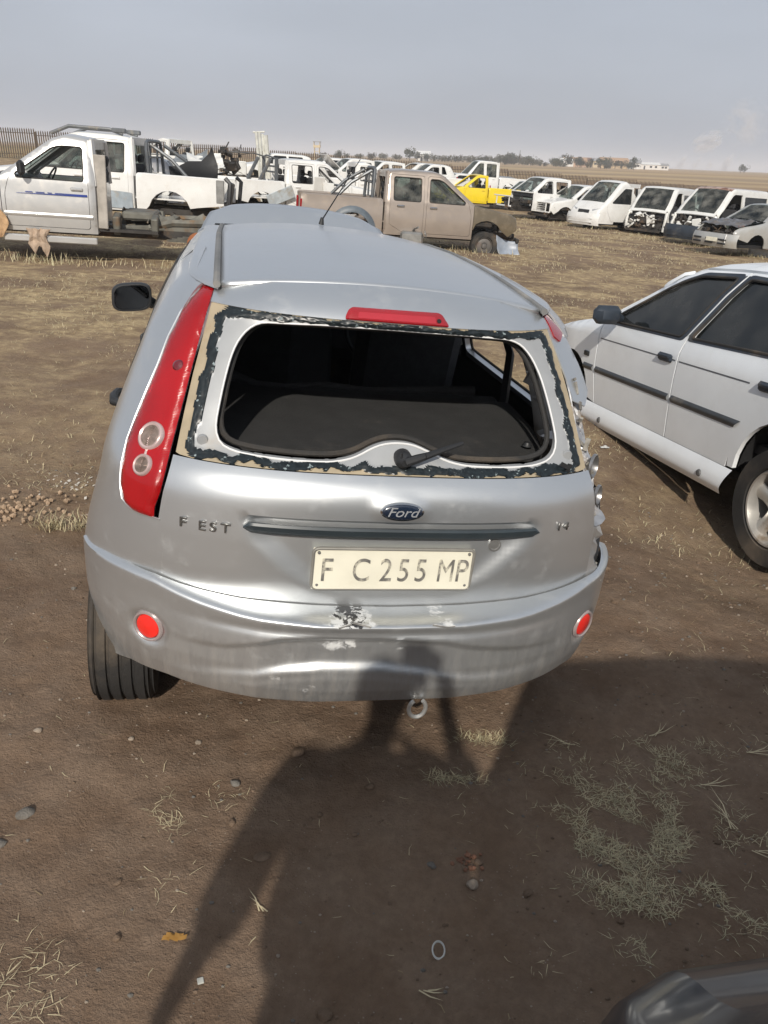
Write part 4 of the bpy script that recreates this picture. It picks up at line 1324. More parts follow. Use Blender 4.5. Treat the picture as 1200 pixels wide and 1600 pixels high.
# ------------------------------------------------------------------ generic vehicle shell
class Shell:
    """side silhouette + half width; every panel is cut out of the same rounded surface"""
    def __init__(s, top, Wf, r=.05, crown=.02):
        s.top = top; s.Wf = Wf; s.r = r; s.crown = crown
    def X(s, P):
        P = np.asarray(P, float)
        d = segdist(P, s.top, closed=False)
        q = np.clip(1 - d / s.r, 0, 1)
        return s.Wf(P[:, 0], P[:, 1]) - s.r * (1 - np.sqrt(1 - q ** 2))
    def off(s):
        """guide points parallel to the edge, so the rounding shows"""
        out = []
        tp = resamp(s.top, .09, closed=False)
        for i in range(1, len(tp) - 1):
            a, b = Vector(tp[i - 1]), Vector(tp[i + 1]); t = (b - a).normalized(); n = Vector((t.y, -t.x))
            for k in (.12, .35, .7):
                q = Vector(tp[i]) + n * s.r * k; out.append((q.x, q.y))
        return out
    def side(s, poly, holes=(), t=.02, step=.09, sides=(-1, 1), mb=None, m=0, inset=0.):
        P, T3 = patch2d(poly, holes, step=step, extra=s.off())
        if not T3: return
        x = s.X(P) - inset
        for sg in sides:
            v3 = np.stack([sg * x, P[:, 0], P[:, 1]], 1)
            V, F = solid(v3, T3, t, lambda c: np.stack([np.full(len(c), sg * 1.), np.zeros(len(c)), np.zeros(len(c))], 1))
            mb.add(V, F, m)
    def strip(s, mb, a, b, t=.02, m=0, lo=-1., hi=1., nx=10, inset=0., crown=None):
        """the skin between the two sides along the silhouette, from parameter a to b (fractions of its points)"""
        top = s.top; cr = s.crown if crown is None else crown
        seg = resamp(top[a:b + 1], .10, closed=False)
        V = []; F = []
        for i, p in enumerate(seg):
            pa = Vector(seg[max(i - 1, 0)]); pb = Vector(seg[min(i + 1, len(seg) - 1)]); tt = (pb - pa).normalized(); n = Vector((-tt.y, tt.x))
            xe = float(s.Wf(np.array([p[0]]), np.array([p[1]]))[0]) - s.r
            for k in range(nx + 1):
                u = lo + (hi - lo) * k / nx
                q = Vector(p) + n * (cr * (1 - u * u) - inset)
                V.append((u * xe, q.x, q.y))
        V = np.array(V)
        T3 = []
        for i in range(len(seg) - 1):
            for k in range(nx):
                c0 = i * (nx + 1) + k
                T3 += [(c0, c0 + 1, c0 + nx + 2), (c0, c0 + nx + 2, c0 + nx + 1)]
        ctr_ = np.array([0, np.mean([p[0] for p in top]), np.mean([p[1] for p in top]) - .3])
        V2, F = solid(V, T3, t, lambda c: c - ctr_)
        mb.add(V2, F, m)

def warc(cy, cz, r, zb, n=9):
    """wheel-arch points, from the front foot to the rear foot, on a bottom line at height zb"""
    a0 = math.asin(max(-1, min(1, (zb - cz) / r)))
    return [(cy + r * math.cos(t), cz + r * math.sin(t)) for t in np.linspace(a0, math.pi - a0, n)]

def junk(mb, box, n, seed, big=.22, m=0):
    """odd pressed-steel and cast bits filling a volume"""
    r = random.Random(seed)
    (x0, y0, z0), (x1, y1, z1) = box
    for k in range(n):
        c = Vector((r.uniform(x0, x1), r.uniform(y0, y1), r.uniform(z0, z1)))
        kind = r.random(); R = (r.uniform(-.6, .6), r.uniform(-.6, .6), r.uniform(-3, 3))
        if kind < .45: mb.box(c, (r.uniform(.04, big), r.uniform(.03, big * .8), r.uniform(.02, big * .6)), R, bev=.008, m=m)
        elif kind < .75:
            d = Vector((r.uniform(-1, 1), r.uniform(-1, 1), r.uniform(-.6, .6))) * big
            mb.tube([c - d, c + Vector((0, 0, r.uniform(-.05, .05))), c + d], r.uniform(.008, .022), 6, m=m)
        else: mb.lathe([(0, -.03), (.05, -.03), (.055, .03), (0, .03)], c, r.choice('xyz'), 10, m=m)

def add_wheels(root, xs, ys, r=.33, rim=.20, wd=.20, flat=0., rim_mat=None, only=None, tyre=True):
    rim_mat = rim_mat or plain('steel_rim2', (.16, .15, .14), .55, .4, dirt=(.13, .08, .05))
    first = None
    for i, (x, y) in enumerate([(sx * xs, yy) for yy in ys for sx in (-1, 1)]):
        if only is not None and i not in only: continue
        sg = 1 if x > 0 else -1
        w_ = empty('wheel', None, None, (x, y, r - flat)); w_.parent = root
        a = MB(); b = MB()
        wheel(a, b, (0, 0, 0), r, wd, rim, sg, tread=False, n=24)
        if tyre: a.build('tyre', RUBBER, w_)
        b.lathe([(.0, .09 * sg), (.05, .085 * sg), (.06, .06 * sg)], (0, 0, 0), 'x', 12)
        b.build('rim', rim_mat, w_)

def cab_seats(root, y, z, mat=None, n=2, wd=.5):
    s_ = MB()
    for k in range(n):
        s_ = MB(); seat_mb(s_, (-.36 + .72 * k) if n == 2 else 0, y, z, wd=wd if n == 2 else 1.2, back=.55); s_.build('seat', mat or CLOTH, root)

def steer(mb, x, y, z):
    th = np.linspace(0, 2 * math.pi, 17)
    mb.tube([Vector((x + .18 * math.cos(t), y - .09 * math.sin(t), z + .16 * math.sin(t))) for t in th], .014, 5, caps=False)
    mb.tube([Vector((x, y, z)), Vector((x, y + .3, z - .12))], .03, 6)

def pickup(label, x, y, rz, paint, dbl=True, bed=True, nose='full', roll=0., pitch=0., dz=0., glass_m=None, side_glass=True, screen=True, fr_door=True,
           bar=False, flare=None, wheels=None, tail=True, group=None, front_paint=None, seed=1, name='pickup', bonnet=True, tailgate=None, H=1.72, wheel_r=.33, step=.11, rear_window=True, cap=None):
    """light utility vehicle, length axis +Y, origin under its tail"""
    R = empty(name, label, 'pickup truck', mat=ground_matrix(x, y, rz, pitch, roll, dz), group=group)
    gm = glass_m or GLASS; fp = front_paint or paint
    cr_, yA, yF = (1.83, 3.80, 4.16) if dbl else (2.55, 3.80, 4.16)
    ydd = 2.72 if dbl else cr_ + .06
    Wc = lambda a, b: (.80 + .02 * np.sin(np.clip((b - .4) / .6, 0, 1) * 3.14)) - np.interp(b, [1.08, 1.72], [0, .17]) - .10 * smooth01(4.1, 5.0, a)
    top = rnd([(cr_, .42), (cr_ + .02, 1.55), (cr_ + .07, H - .03), (cr_ + .35, H), (2.95, H), (3.12, H - .05), (yA, 1.16), (yA + .15, 1.10), (4.72, .98), (4.88, .90), (4.93, .55)], .06, closed=False)
    sh = Shell(top, Wc, .055, .025)
    zb = .40
    def idx(yv, zv): return int(np.argmin([(p[0] - yv) ** 2 + (p[1] - zv) ** 2 for p in top]))
    iA, iR, iC = idx(3.12, H - .05), idx(cr_ + .07, H - .03), idx(yA, 1.16)
    iN = idx(4.88, .90)
    body = MB()
    # sills, pillars and roof: the door openings are holes
    front = [(yA + .02, .42), (yA + .02, 1.15)]
    dtop = H - .085
    d1 = rnd([(ydd + .03, .46), (ydd + .03, 1.13), (ydd + .04, dtop), (3.05, dtop), (yA - .10, 1.15), (yA - .02, .90), (yA - .02, .46)], .05)
    d2 = rnd([(cr_ + .10, .62), (cr_ + .10, dtop), (ydd - .03, dtop), (ydd - .03, .46), (cr_ + .42, .46)], .05) if dbl else None
    cab = [(cr_, .40), (cr_, 1.0)] + [p for p in top[:iC + 1]][1:] + [(yA + .03, 1.12), (yA + .03, .40)]
    sh.side(cab, [d1] + ([d2] if dbl else []), .035, mb=body)
    sh.strip(body, iR, iA, .03)
    sh.strip(body, 0, iR, .03) if not rear_window else None
    if rear_window:
        body.box((0, cr_ + .01, .74), (1.46, .03, .66)); body.box((0, cr_ + .04, H - .09), (1.26, .03, .14))
        for sg in (-1, 1): body.tube([(sg * .70, cr_ + .02, 1.05), (sg * .62, cr_ + .05, H - .05)], .06, 6)
    # A pillars
    for sg in (-1, 1): sh.strip(body, iA, iC, .04, lo=sg * .86 if sg < 0 else .86, hi=sg * 1. if sg > 0 else -1., nx=2) if sg > 0 else sh.strip(body, iA, iC, .04, lo=-1., hi=-.86, nx=2)
    body.box((0, yA + .02, 1.10), (1.5, .16, .05), bev=.02)
    body.build('cab', paint, R, angle=40)
    def win_of(d, low=1.17):
        q = [p for p in d if p[1] >= low]
        ymin = min(p[0] for p in d if p[1] > 1.0); ymax = max(p[0] for p in d if p[1] > 1.0)
        return q
    w1 = rnd([(ydd + .09, 1.11), (ydd + .10, dtop - .055), (3.00, dtop - .055), (3.12, dtop - .09), (yA - .17, 1.16), (yA - .19, 1.11)], .045)
    w2 = rnd([(cr_ + .18, 1.11), (cr_ + .18, dtop - .055), (ydd - .10, dtop - .055), (ydd - .10, 1.11)], .045) if dbl else None
    ins = lambda poly, k: [tuple(p) for p in (np.array(poly) - np.mean(poly, 0)) * k + np.mean(poly, 0)]
    for sg in (-1, 1):
        lst = [(d1, w1, fr_door)] + ([(d2, w2, True)] if dbl else [])
        for (d, w_, on) in lst:
            if not on and sg == (on if on in (-1, 1) else sg): continue
            m_ = MB(); sh.side(ins(d, .988), [w_], .05, sides=(sg,), mb=m_)
            do = m_.build('door', paint, R, angle=40)
            if side_glass:
                m_ = MB(); sh.side(ins(w_, 1.01), [], .004, sides=(sg,), mb=m_, inset=.03); m_.build('window', gm, do)
            m_ = MB()
            wl = resamp(w_, .1); fpth = [Vector((sg * (float(sh.X(np.array([[a, b]]))[0]) + .0), a, b)) for a, b in wl]; fpth.append(fpth[0])
            m_.tube(fpth, .010, 5, caps=False); m_.build('window_rubber', RUBBER, do)
            yh = min(p[0] for p in d if .9 < p[1] < 1.1) + .16 if len([1 for p in d if .9 < p[1] < 1.1]) else d[0][0] + .2
            hx = sg * float(sh.X(np.array([[yh, 1.0]]))[0])
            m_ = MB(); m_.box((hx + sg * .012, yh, 1.0), (.03, .17, .05), bev=.012); m_.box((hx + sg * .028, yh, 1.0), (.012, .12, .018), bev=.004)
            m_.build('handle', paint if not flare else CHROME, do)
    # wings
    if nose != 'none':
        if nose == 'full' or nose == 'wings':
            arch = warc(yF, .40, .42, .50)
            wing = [(yA + .04, .42), (yA + .04, 1.11)] + [p for p in top[iC:iN + 3] if p[0] > yA + .05] + [(4.90, .62), (4.80, .55)] + [p for p in arch if p[1] > .5] + [(3.80 + .04, .42)][:0]
            wing = [(yA + .04, 1.11)] + [p for p in top[iC:iN + 1] if p[0] > yA + .05] + [(4.90, .66), (4.70, .50)] + arch[1:-1] + [(yA - 0 + .04, .60)]
            wing = [p for p in wing if not (p[0] < yA + .04 - 1e-6)]
            for sg in (-1, 1):
                m_ = MB(); sh.side(wing, [], .02, sides=(sg,), mb=m_); m_.build('wing', fp, R, angle=40)
        if bonnet:
            m_ = MB(); sh.strip(m_, idx(yA + .15, 1.10), iN, .025, lo=-.96, hi=.96, inset=-.004, crown=.05); m_.build('bonnet', fp, R, angle=40)
        m_ = MB(); junk(m_, ((-.60, 3.95, .50), (.60, 4.75, .86)), 42, seed)
        m_.box((0, 4.30, .62), (.55, .5, .38), bev=.05)
        for sg in (-1, 1): m_.box((sg * .42, 4.2, .50), (.09, 1.5, .13), bev=.02); m_.box((sg * .66, 4.05, .74), (.22, .5, .14), bev=.03)
        m_.build('engine_bay', GREASE, R)
        fr = MB()
        if nose == 'full':
            for zz in (.62, .70, .78, .86): fr.box((0, 4.92 - (.86 - zz) * -.02, zz), (.78, .03, .018), bev=.005)
            fr.box((0, 4.91, .93), (1.36, .05, .05), bev=.015); fr.box((0, 4.91, .56), (1.40, .06, .06), bev=.015)
            for sg in (-1, 1): fr.box((sg * .42, 4.91, .75), (.05, .05, .36), bev=.012); fr.box((sg * .69, 4.88, .75), (.04, .07, .38), bev=.012)
            fr.build('grille', fp, R)
            for sg in (-1, 1): m_ = MB(); m_.box((sg * .56, 4.88, .76), (.20, .06, .17), bev=.02); m_.build('headlamp_hole', DARK, R)
        else:
            fr.box((0, 4.80, .90), (1.30, .06, .05), bev=.015); fr.box((0, 4.80, .52), (1.25, .07, .07), bev=.02)
            for sg in (-1, 1): fr.box((sg * .45, 4.80, .70), (.05, .04, .34), bev=.01)
            fr.build('radiator_frame', fp, R)
        m_ = MB(); m_.box((0, 4.98, .42), (1.3, .08, .10), bev=.02)
        for sg in (-1, 1): m_.box((sg * .42, 4.90, .42), (.09, .2, .12))
        m_.build('crash_beam', GREASE, R)
    # chassis
    m_ = MB()
    for sg in (-1, 1): m_.box((sg * .42, 2.4, .42), (.10, 4.6, .15), bev=.02)
    for yy in (.3, 1.1, 1.9, 3.1): m_.box((0, yy, .42), (.84, .08, .10))
    m_.tube([(-.6, 1.12, .36), (.6, 1.12, .36)], .05); m_.lathe([(0, -.13), (.13, -.10), (.13, .10), (0, .13)], (0, 1.12, .36), 'x', 12)
    m_.box((0, 2.7, .46), (1.46, 2.0, .04))
    m_.build('chassis', GREASE, R)
    # inside
    m_ = MB(); m_.box((0, yA - .12, 1.0), (1.40, .30, .24), bev=.06); steer(m_, .36, yA - .42, 1.08); m_.build('dashboard', BLACK, R)
    cab_seats(R, ydd + .12, .62)
    if dbl: cab_seats(R, cr_ + .28, .62, n=1)
    m_ = MB(); m_.grid(lambda u, v: Vector(((u - .5) * 1.2, cr_ + .12 + (2.95 - cr_ - .12) * v, H - .055)), 4, 4)
    m_.build('headlining', TRIM, R)
    if screen:
        m_ = MB(); sh.strip(m_, iA, iC, .005, lo=-.88, hi=.88, nx=8, inset=.015, crown=.05); m_.build('windscreen', gm, R)
        m_ = MB(); sh.strip(m_, iA, iC, .01, lo=-.875, hi=-.855, nx=1, inset=.0, crown=.0); sh.strip(m_, iA, iC, .01, lo=.855, hi=.875, nx=1, inset=0., crown=.0); m_.build('screen_rubber', RUBBER, R)
    if bed:
        bt_ = [(.03, .60), (.0, 1.10), (.04, 1.13), (cr_ - .10, 1.13), (cr_ - .05, 1.10), (cr_ - .05, .45)]
        Wb = lambda a, b: (.80 + .02 * np.sin(np.clip((b - .4) / .6, 0, 1) * 3.14)) + a * 0
        sb = Shell(bt_[1:5], Wb, .03, 0)
        arch = warc(1.12, .40, .43, .52)
        m_ = MB(); sb.side([(.03, .62), (.0, 1.10), (.04, 1.13), (cr_ - .10, 1.13), (cr_ - .05, 1.10), (cr_ - .05, .45), (1.6, .45)] + arch + [(.55, .55)], [], .05, mb=m_)
        m_.box((0, .95, .66), (1.45, 1.75, .03)); m_.box((0, cr_ - .09, .90), (1.48, .04, .45))
        bo_ = m_.build('load_bed', paint, R, angle=40)
        m_ = MB()
        for sg in (-1, 1):
            th = np.linspace(rad(15), rad(165), 12)
            m_.grid(lambda u, v: Vector((sg * (.48 + .28 * v), 1.12 + .425 * math.cos(rad(8) + u * rad(164)), .40 + .425 * math.sin(rad(8) + u * rad(164)))), 12, 1)
        m_.build('wheel_housing', DARK, R)
        if tailgate:
            m_ = MB(); m_.box((0, .02, .87), (1.44, .05, .50), tailgate[1], bev=.015); m_.build('tailgate', tailgate[0], R)
        if tail:
            for sg in (-1, 1): m_ = MB(); m_.box((sg * .765, .005, .86), (.10, .05, .30), bev=.015); m_.build('tail_lamp', RED, R)
    if bar:
        m_ = MB()
        for sg in (-1, 1):
            m_.tube([(sg * .66, cr_ - .28, 1.10), (sg * .66, cr_ - .25, 1.55), (sg * .60, cr_ - .24, 1.68), (sg * .45, cr_ - .24, 1.72)], .035, 8)
            m_.tube([(sg * .66, cr_ - 1.05, 1.10), (sg * .64, cr_ - .75, 1.40), (sg * .60, cr_ - .32, 1.66)], .035, 8)
            m_.tube([(sg * .30, cr_ - .24, 1.12), (sg * .30, cr_ - .24, 1.70)], .022, 6)
        m_.tube([(-.47, cr_ - .24, 1.72), (.47, cr_ - .24, 1.72)], .035, 8)
        m_.tube([(-.62, cr_ - .24, 1.42), (.62, cr_ - .24, 1.42)], .022, 6)
        m_.build('roll_bar', bar, R)
    if flare:
        for (cy, yr_) in ((1.12, .43),):
            for sg in (-1, 1):
                m_ = MB(); m_.grid(lambda u, v: Vector((sg * (.80 + .055 * math.sin(v * math.pi * .5) + .02), cy + (yr_ - .02 + .13 * (1 - v)) * math.cos(rad(3) + u * rad(174)), .40 + (yr_ - .02 + .13 * (1 - v)) * math.sin(rad(3) + u * rad(174)))), 24, 5); m_.build('arch_flare', flare, R)
    if wheels: add_wheels(R, .72, (1.12, yF), r=wheel_r, only=wheels, flat=.03)
    return R

def van(label, x, y, rz, paint, roofp=None, L=3.9, H=1.86, wd=.80, open_nose=False, bumper=None, screen=True, rear_open=False, seed=1, pitch=0., roll=0., dz=0., wheels=(0, 1, 2, 3), front_lamp=True, screen_z=1.02, short=False, group=None, door=True, name='van'):
    """forward-control van; nose at y = L"""
    R = empty(name, label, 'van', mat=ground_matrix(x, y, rz, pitch, roll, dz), group=group)
    roofp = roofp or paint
    Wv = lambda a, b: wd + .02 * np.sin(np.clip((b - .3) / .7, 0, 1) * 3.14) - np.interp(b, [1.0, H], [0, .13]) - .11 * smooth01(L - .75, L, a)
    yS = L - .42; yT = L - 1.30
    top = rnd([(0, .35), (-.02 + .04, 1.10), (.08, H - .06), (.22, H), (yT - .1, H), (yT + .12, H - .08), (yS, screen_z + .06), (L - .30, screen_z - .02), (L - .06, .78), (L, .60), (L, .32)], .06, closed=False)
    sh = Shell(top, Wv, .07, .03)
    def idx(yv, zv): return int(np.argmin([(p[0] - yv) ** 2 + (p[1] - zv) ** 2 for p in top]))
    iR0, iA, iC, iN, iB = idx(.08, H - .06), idx(yT + .12, H - .08), idx(yS, screen_z + .06), idx(L - .06, .78), idx(L, .60)
    dt = H - .17
    d1 = rnd([(yT - .55, .42), (yT - .55, dt), (yT - .02, dt), (yT + .12, dt - .06), (yS - .10, 1.08), (yS - .02, .98), (yS - .02, .80), (yS - .30, .42)], .05)
    w1 = rnd([(yT - .46, 1.07), (yT - .46, dt - .07), (yT - .04, dt - .07), (yS - .24, 1.11), (yS - .27, 1.07)], .05)
    w2 = rnd([(.25, 1.10), (.27, dt - .05), (yT - .72, dt - .05), (yT - .72, 1.10)], .05) if not short else rnd([(yT - .80, 1.10), (yT - .80, dt - .05), (yT - .66, dt - .05), (yT - .66, 1.10)], .03)
    y0 = 0 if not short else yT - .95
    aF = warc(yT + .10, .33, .34, .34); aR = warc(.62, .33, .34, .34)
    sidep = [(y0, .34), (y0, 1.1)] + [p for p in top if p[0] > y0 + .02 and not (p[1] < 1.0 and p[0] < L * .5)] + [(L - .01, .34)] + aF + ([] if short else aR)
    body = MB()
    if open_nose:
        sidep = [(y0, .34), (y0, 1.1)] + [p for p in top[:iC + 1] if p[0] > y0 + .02 and p[1] > 1.0] + [(yS + .04, .95), (yS - .02, .34)] + [p for p in aF if p[0] < yS - .05] + ([] if short else aR)
    sh.side(sidep, [d1, w2], .04, mb=body)
    if open_nose:
        sh.strip(body, iC, idx(L - .30, screen_z - .02), .03)
        for sg in (-1, 1): body.tube([(sg * .70, yS + .05, 1.0), (sg * .72, yS + .16, .7), (sg * .70, yS + .12, .36)], [.06, .05, .06], 6)
    else:
        sh.strip(body, iC, len(top) - 1, .03)
    sh.strip(body, iA, iC, .04, lo=-1., hi=-.87, nx=2); sh.strip(body, iA, iC, .04, lo=.87, hi=1., nx=2)
    if short:
        body.box((0, y0 + .02, .75), (1.46, .04, .70)); body.box((0, y0 + .03, H - .12), (1.30, .04, .14))
        for sg in (-1, 1): body.box((sg * .66, y0 + .03, 1.35), (.12, .05, .6))
    else: sh.strip(body, 0, iR0, .03)
    body.build('body', paint, R, angle=45)
    m_ = MB()
    i0 = iR0 if not short else idx(y0 + .05, H)
    sh.strip(m_, i0, iA, .03); m_.build('roof', roofp, R, angle=40)
    ins = lambda poly, k: [tuple(p) for p in (np.array(poly) - np.mean(poly, 0)) * k + np.mean(poly, 0)]
    for sg in (-1, 1):
        if door is False: continue
        if door == 'right' and sg < 0: continue
        m_ = MB(); sh.side(ins(d1, .987), [w1], .05, sides=(sg,), mb=m_); do = m_.build('door', paint, R, angle=40)
        m_ = MB(); sh.side(ins(w1, 1.01), [], .004, sides=(sg,), mb=m_, inset=.03); m_.build('window', TINTED, do)
        hx = sg * float(sh.X(np.array([[yT - .44, .98]]))[0]); m_ = MB(); m_.box((hx + sg * .012, yT - .44, .96), (.03, .14, .05), bev=.012); m_.build('handle', BLACK, do)
    if not rear_open:
        for sg in (-1, 1):
            m_ = MB(); sh.side(ins(w2, 1.01), [], .004, sides=(sg,), mb=m_, inset=.02); m_.build('side_window', TINTED, R)
    if screen:
        m_ = MB(); sh.strip(m_, iA, iC, .005, lo=-.88, hi=.88, nx=8, inset=.015, crown=.07); m_.build('windscreen', GLASS, R)
    m_ = MB(); 
    for a, b in ((-.885, -.86), (.86, .885)): sh.strip(m_, iA, iC, .012, lo=a, hi=b, nx=1, inset=-.002, crown=.0)
    sh.strip(m_, iA - 1, iA + 1, .012, lo=-.88, hi=.88, nx=6, inset=-.003)
    m_.build('screen_rubber', RUBBER, R)
    if open_nose:
        m_ = MB(); junk(m_, ((-.62, L - .45, .42), (.62, L - .12, .95)), 60, seed, big=.2)
        m_.box((0, L - .30, .55), (1.2, .10, .45), bev=.03); m_.box((.1, L - .2, .72), (.26, .12, .26), bev=.03)
        m_.build('engine_bay', GREASE, R)
        m_ = MB(); junk(m_, ((-.66, L - .2, .5), (.66, L - .06, .95)), 16, seed + 9, big=.22)
        m_.box((-.2, L - .16, .75), (.30, .06, .30), (0, .2, .1), bev=.03)
        m_.build('bent_panel', WHITER, R)
        m_ = MB()
        m_.box((0, L - .10, .36), (1.3, .06, .08)); m_.build('crash_beam', GREASE, R)
    else:
        if front_lamp:
            for sg in (-1, 1):
                m_ = MB(); m_.grid(lambda u, v: Vector((sg * (.38 + .30 * u), L - .015 - .075 * u ** 2 * 1.6 - .05 * v, .70 + .13 * v + .05 * u * v)), 8, 5)
                m_.build('headlamp', plain('lamp_glass', (.55, .56, .56), .12, .3, coat=1.), R)
            m_ = MB(); m_.grid(lambda u, v: Vector(((u - .5) * .56, L + .004 - .03 * v, .68 + .12 * v)), 8, 4); m_.build('grille', BLACK, R)
            m_ = MB()
            for k in range(3): m_.box((-.25 + .25 * k, L + .012, .43), (.17, .02, .09), bev=.015)
            m_.build('bumper_slot', BLACK, R)
    if bumper:
        m_ = MB()
        def bp(u, v):
            a = (u - .5) * 2
            return Vector((a * .82, L + .10 - .16 * abs(a) ** 4 + .05 * math.sin(v * math.pi), .26 + .42 * v))
        m_.grid(bp, 24, 8)
        for zz in (.36, .50): m_.box((0, L + .125, zz), (1.2, .03, .02))
        m_.build('front_bumper', bumper, R)
    m_ = MB(); m_.box((0, L * .5, .40), (wd * 1.75, L * .86, .06))
    for sg in (-1, 1): m_.box((sg * .4, L * .5, .33), (.1, L * .9, .1))
    m_.build('chassis', DARK, R)
    m_ = MB(); m_.box((0, yS - .16, .92), (1.36, .30, .26), bev=.06); steer(m_, .36, yS - .40, 1.02); m_.build('dashboard', BLACK, R)
    cab_seats(R, yT - .45, .58)
    if not short: cab_seats(R, .55, .55, n=1); 
    if wheels is not None: add_wheels(R, .70, (.62, yT + .10), r=.28, rim=.17, wd=.17, only=wheels, flat=.02)
    return R

def car(label, x, y, rz, paint, kind='hatch', L=4.1, H=1.42, screen=True, pitch=0., roll=0., dz=0., nose='full', seed=1, wheels=(0, 1, 2, 3), bumper=None, group=None, bonnet=True, side_glass=True, plate=False, name='car', rear_extra=None, tails=True):
    R = empty(name, label, 'car', mat=ground_matrix(x, y, rz, pitch, roll, dz), group=group)
    Wv = lambda a, b: .82 + .02 * np.sin(np.clip((b - .3) / .6, 0, 1) * 3.14) - np.interp(b, [.90, H], [0, .22]) - .12 * smooth01(L - .7, L, a) - .10 * (1 - smooth01(0, .5, a))
    yr_, yf_ = .72, L - .82
    if kind == 'sedan': rear = [(0, .35), (0, .62), (.04, .88), (.50, .95), (1.05, H - .06), (1.35, H)]
    else: rear = [(0, .35), (0, .60), (.06, .90), (.16, .96), (.42, H - .06), (.70, H)]
    top = rnd(rear + [(2.15, H), (2.35, H - .04), (2.98, .97), (3.1, .93), (L - .25, .80), (L - .04, .68), (L, .55), (L, .30)], .06, closed=False)
    sh = Shell(top, Wv, .07, .03)
    def idx(yv, zv): return int(np.argmin([(p[0] - yv) ** 2 + (p[1] - zv) ** 2 for p in top]))
    iR, iA, iC, iN = idx(.42 if kind != 'sedan' else 1.05, H - .06), idx(2.35, H - .04), idx(2.98, .97), idx(L - .04, .68)
    iB = idx(.16 if kind != 'sedan' else .50, .96)
    dt = H - .085
    rb = .62 if kind != 'sedan' else 1.05
    w2 = rnd([(rb + .10, .97), (rb + .20, dt), (1.55, dt), (1.50, .96)], .04)
    w1 = rnd([(1.60, .96), (1.65, dt), (2.24, dt), (2.78, .98), (2.76, .95)], .04)
    aF = warc(yf_, .30, .34, .28); aR = warc(yr_, .30, .34, .28)
    full = [(0, .28), (0, .62)] + [p for p in top if p[1] > .6] + [(L, .28)] + aF + aR
    if nose == 'open': full = [(0, .28), (0, .62)] + [p for p in top if p[1] > .6 and p[0] < L - .02] + [(L - .15, .5)] + [p for p in aF if p[1] > .3] + [(yf_ - .345, .28)] + aR
    b = MB(); sh.side(full, [w1, w2], .03, mb=b)
    sh.strip(b, iR, iA, .03); sh.strip(b, 0, iB, .03)
    for a0, a1 in ((-1, -.87), (.87, 1)): sh.strip(b, iA, iC, .03, lo=a0, hi=a1, nx=2); sh.strip(b, iB, iR, .03, lo=a0, hi=a1, nx=2)
    if nose == 'full': sh.strip(b, iN, len(top) - 1, .03)
    b.build('body', paint, R, angle=45)
    if bonnet:
        m_ = MB(); sh.strip(m_, iC, iN, .02, lo=-.98, hi=.98, inset=-.003, crown=.05); m_.build('bonnet', paint if bonnet is True else bonnet, R)
    if screen: m_ = MB(); sh.strip(m_, iA, iC, .005, lo=-.88, hi=.88, inset=.012, crown=.06); m_.build('windscreen', GLASS, R)
    m_ = MB(); sh.strip(m_, iB, iR, .005, lo=-.88, hi=.88, inset=.012, crown=.04); m_.build('rear_window', TINTED, R)
    if side_glass:
        for sg in (-1, 1):
            for w_ in (w1, w2):
                m_ = MB(); sh.side(w_, [], .004, sides=(sg,), mb=m_, inset=.02); m_.build('side_window', TINTED, R)
    # door gaps as shallow dark lines
    m_ = MB()
    for sg in (-1, 1):
        for ln in ([(1.575, .94), (1.57, .35)], [(2.86, .92), (2.80, .50), (2.70, .34)], [(rb + .02, .94), (rb + .12, .75), (yr_ + .40, .36)]):
            m_.tube([Vector((sg * (float(sh.X(np.array([[p, q]]))[0]) - .001), p, q)) for p, q in resamp(ln, .12, closed=False)], .005, 4)
        for yh in (rb + .25, 1.78):
            m_.box((sg * (float(sh.X(np.array([[yh, .84]]))[0]) + .01), yh, .84), (.025, .15, .035), bev=.008)
    m_.build('door_trim', BLACK, R)
    if nose == 'full':
        m_ = MB(); m_.grid(lambda u, v: Vector(((u - .5) * 1.0, L + .02, .55 + .10 * v)), 4, 2); m_.build('grille', BLACK, R)
        for sg in (-1, 1):
            m_ = MB(); m_.box((sg * .52, L - .03, .66), (.34, .10, .13), bev=.03); m_.build('headlamp', plain('lamp_glass', (.55, .56, .56), .12, .3, coat=1.), R)
    else:
        m_ = MB(); junk(m_, ((-.60, L - .75, .45), (.60, L - .12, .72)), 40, seed); m_.box((0, L - .45, .5), (.6, .5, .3), bev=.05); m_.build('engine_bay', GREASE, R)
    if bumper is not None:
        m_ = MB()
        def bp(u, v):
            a = (u - .5) * 2
            return Vector((a * .82, L + .08 - .20 * abs(a) ** 3.5 + .05 * math.sin(v * math.pi), .24 + .36 * v))
        m_.grid(bp, 24, 8); bo_ = m_.build('front_bumper', bumper, R)
        m_ = MB()
        for sx in (-.45, 0, .45):
            for zz in (.34, .44): m_.box((sx, L + .128 - .02 * abs(sx), zz), (.30, .02, .05), bev=.01)
        m_.build('bumper_slot', BLACK, bo_)
        if plate: m_ = MB(); m_.box((-.1, L + .15, .43), (.40, .012, .11), bev=.003); m_.build('number_plate', PLT, bo_)
    m_ = MB()
    def rbp(u, v):
        a = (u - .5) * 2
        return Vector((a * .82, -.07 + .22 * abs(a) ** 3.5 - .04 * math.sin(v * math.pi), .26 + .36 * v))
    m_.grid(rbp, 24, 8, flip=True); m_.build('rear_bumper', rear_extra or paint, R)
    for sg in (-1, 1) if tails else ():
        m_ = MB(); m_.box((sg * .64, .02, .80), (.14, .10, .22), bev=.03); m_.build('tail_lamp', RED, R)
    m_ = MB(); m_.box((0, L * .5, .30), (1.4, L * .84, .08)); m_.build('chassis', DARK, R)
    m_ = MB(); m_.box((0, 2.62, .82), (1.34, .34, .24), bev=.06); steer(m_, .34, 2.35, .92); m_.build('dashboard', BLACK, R)
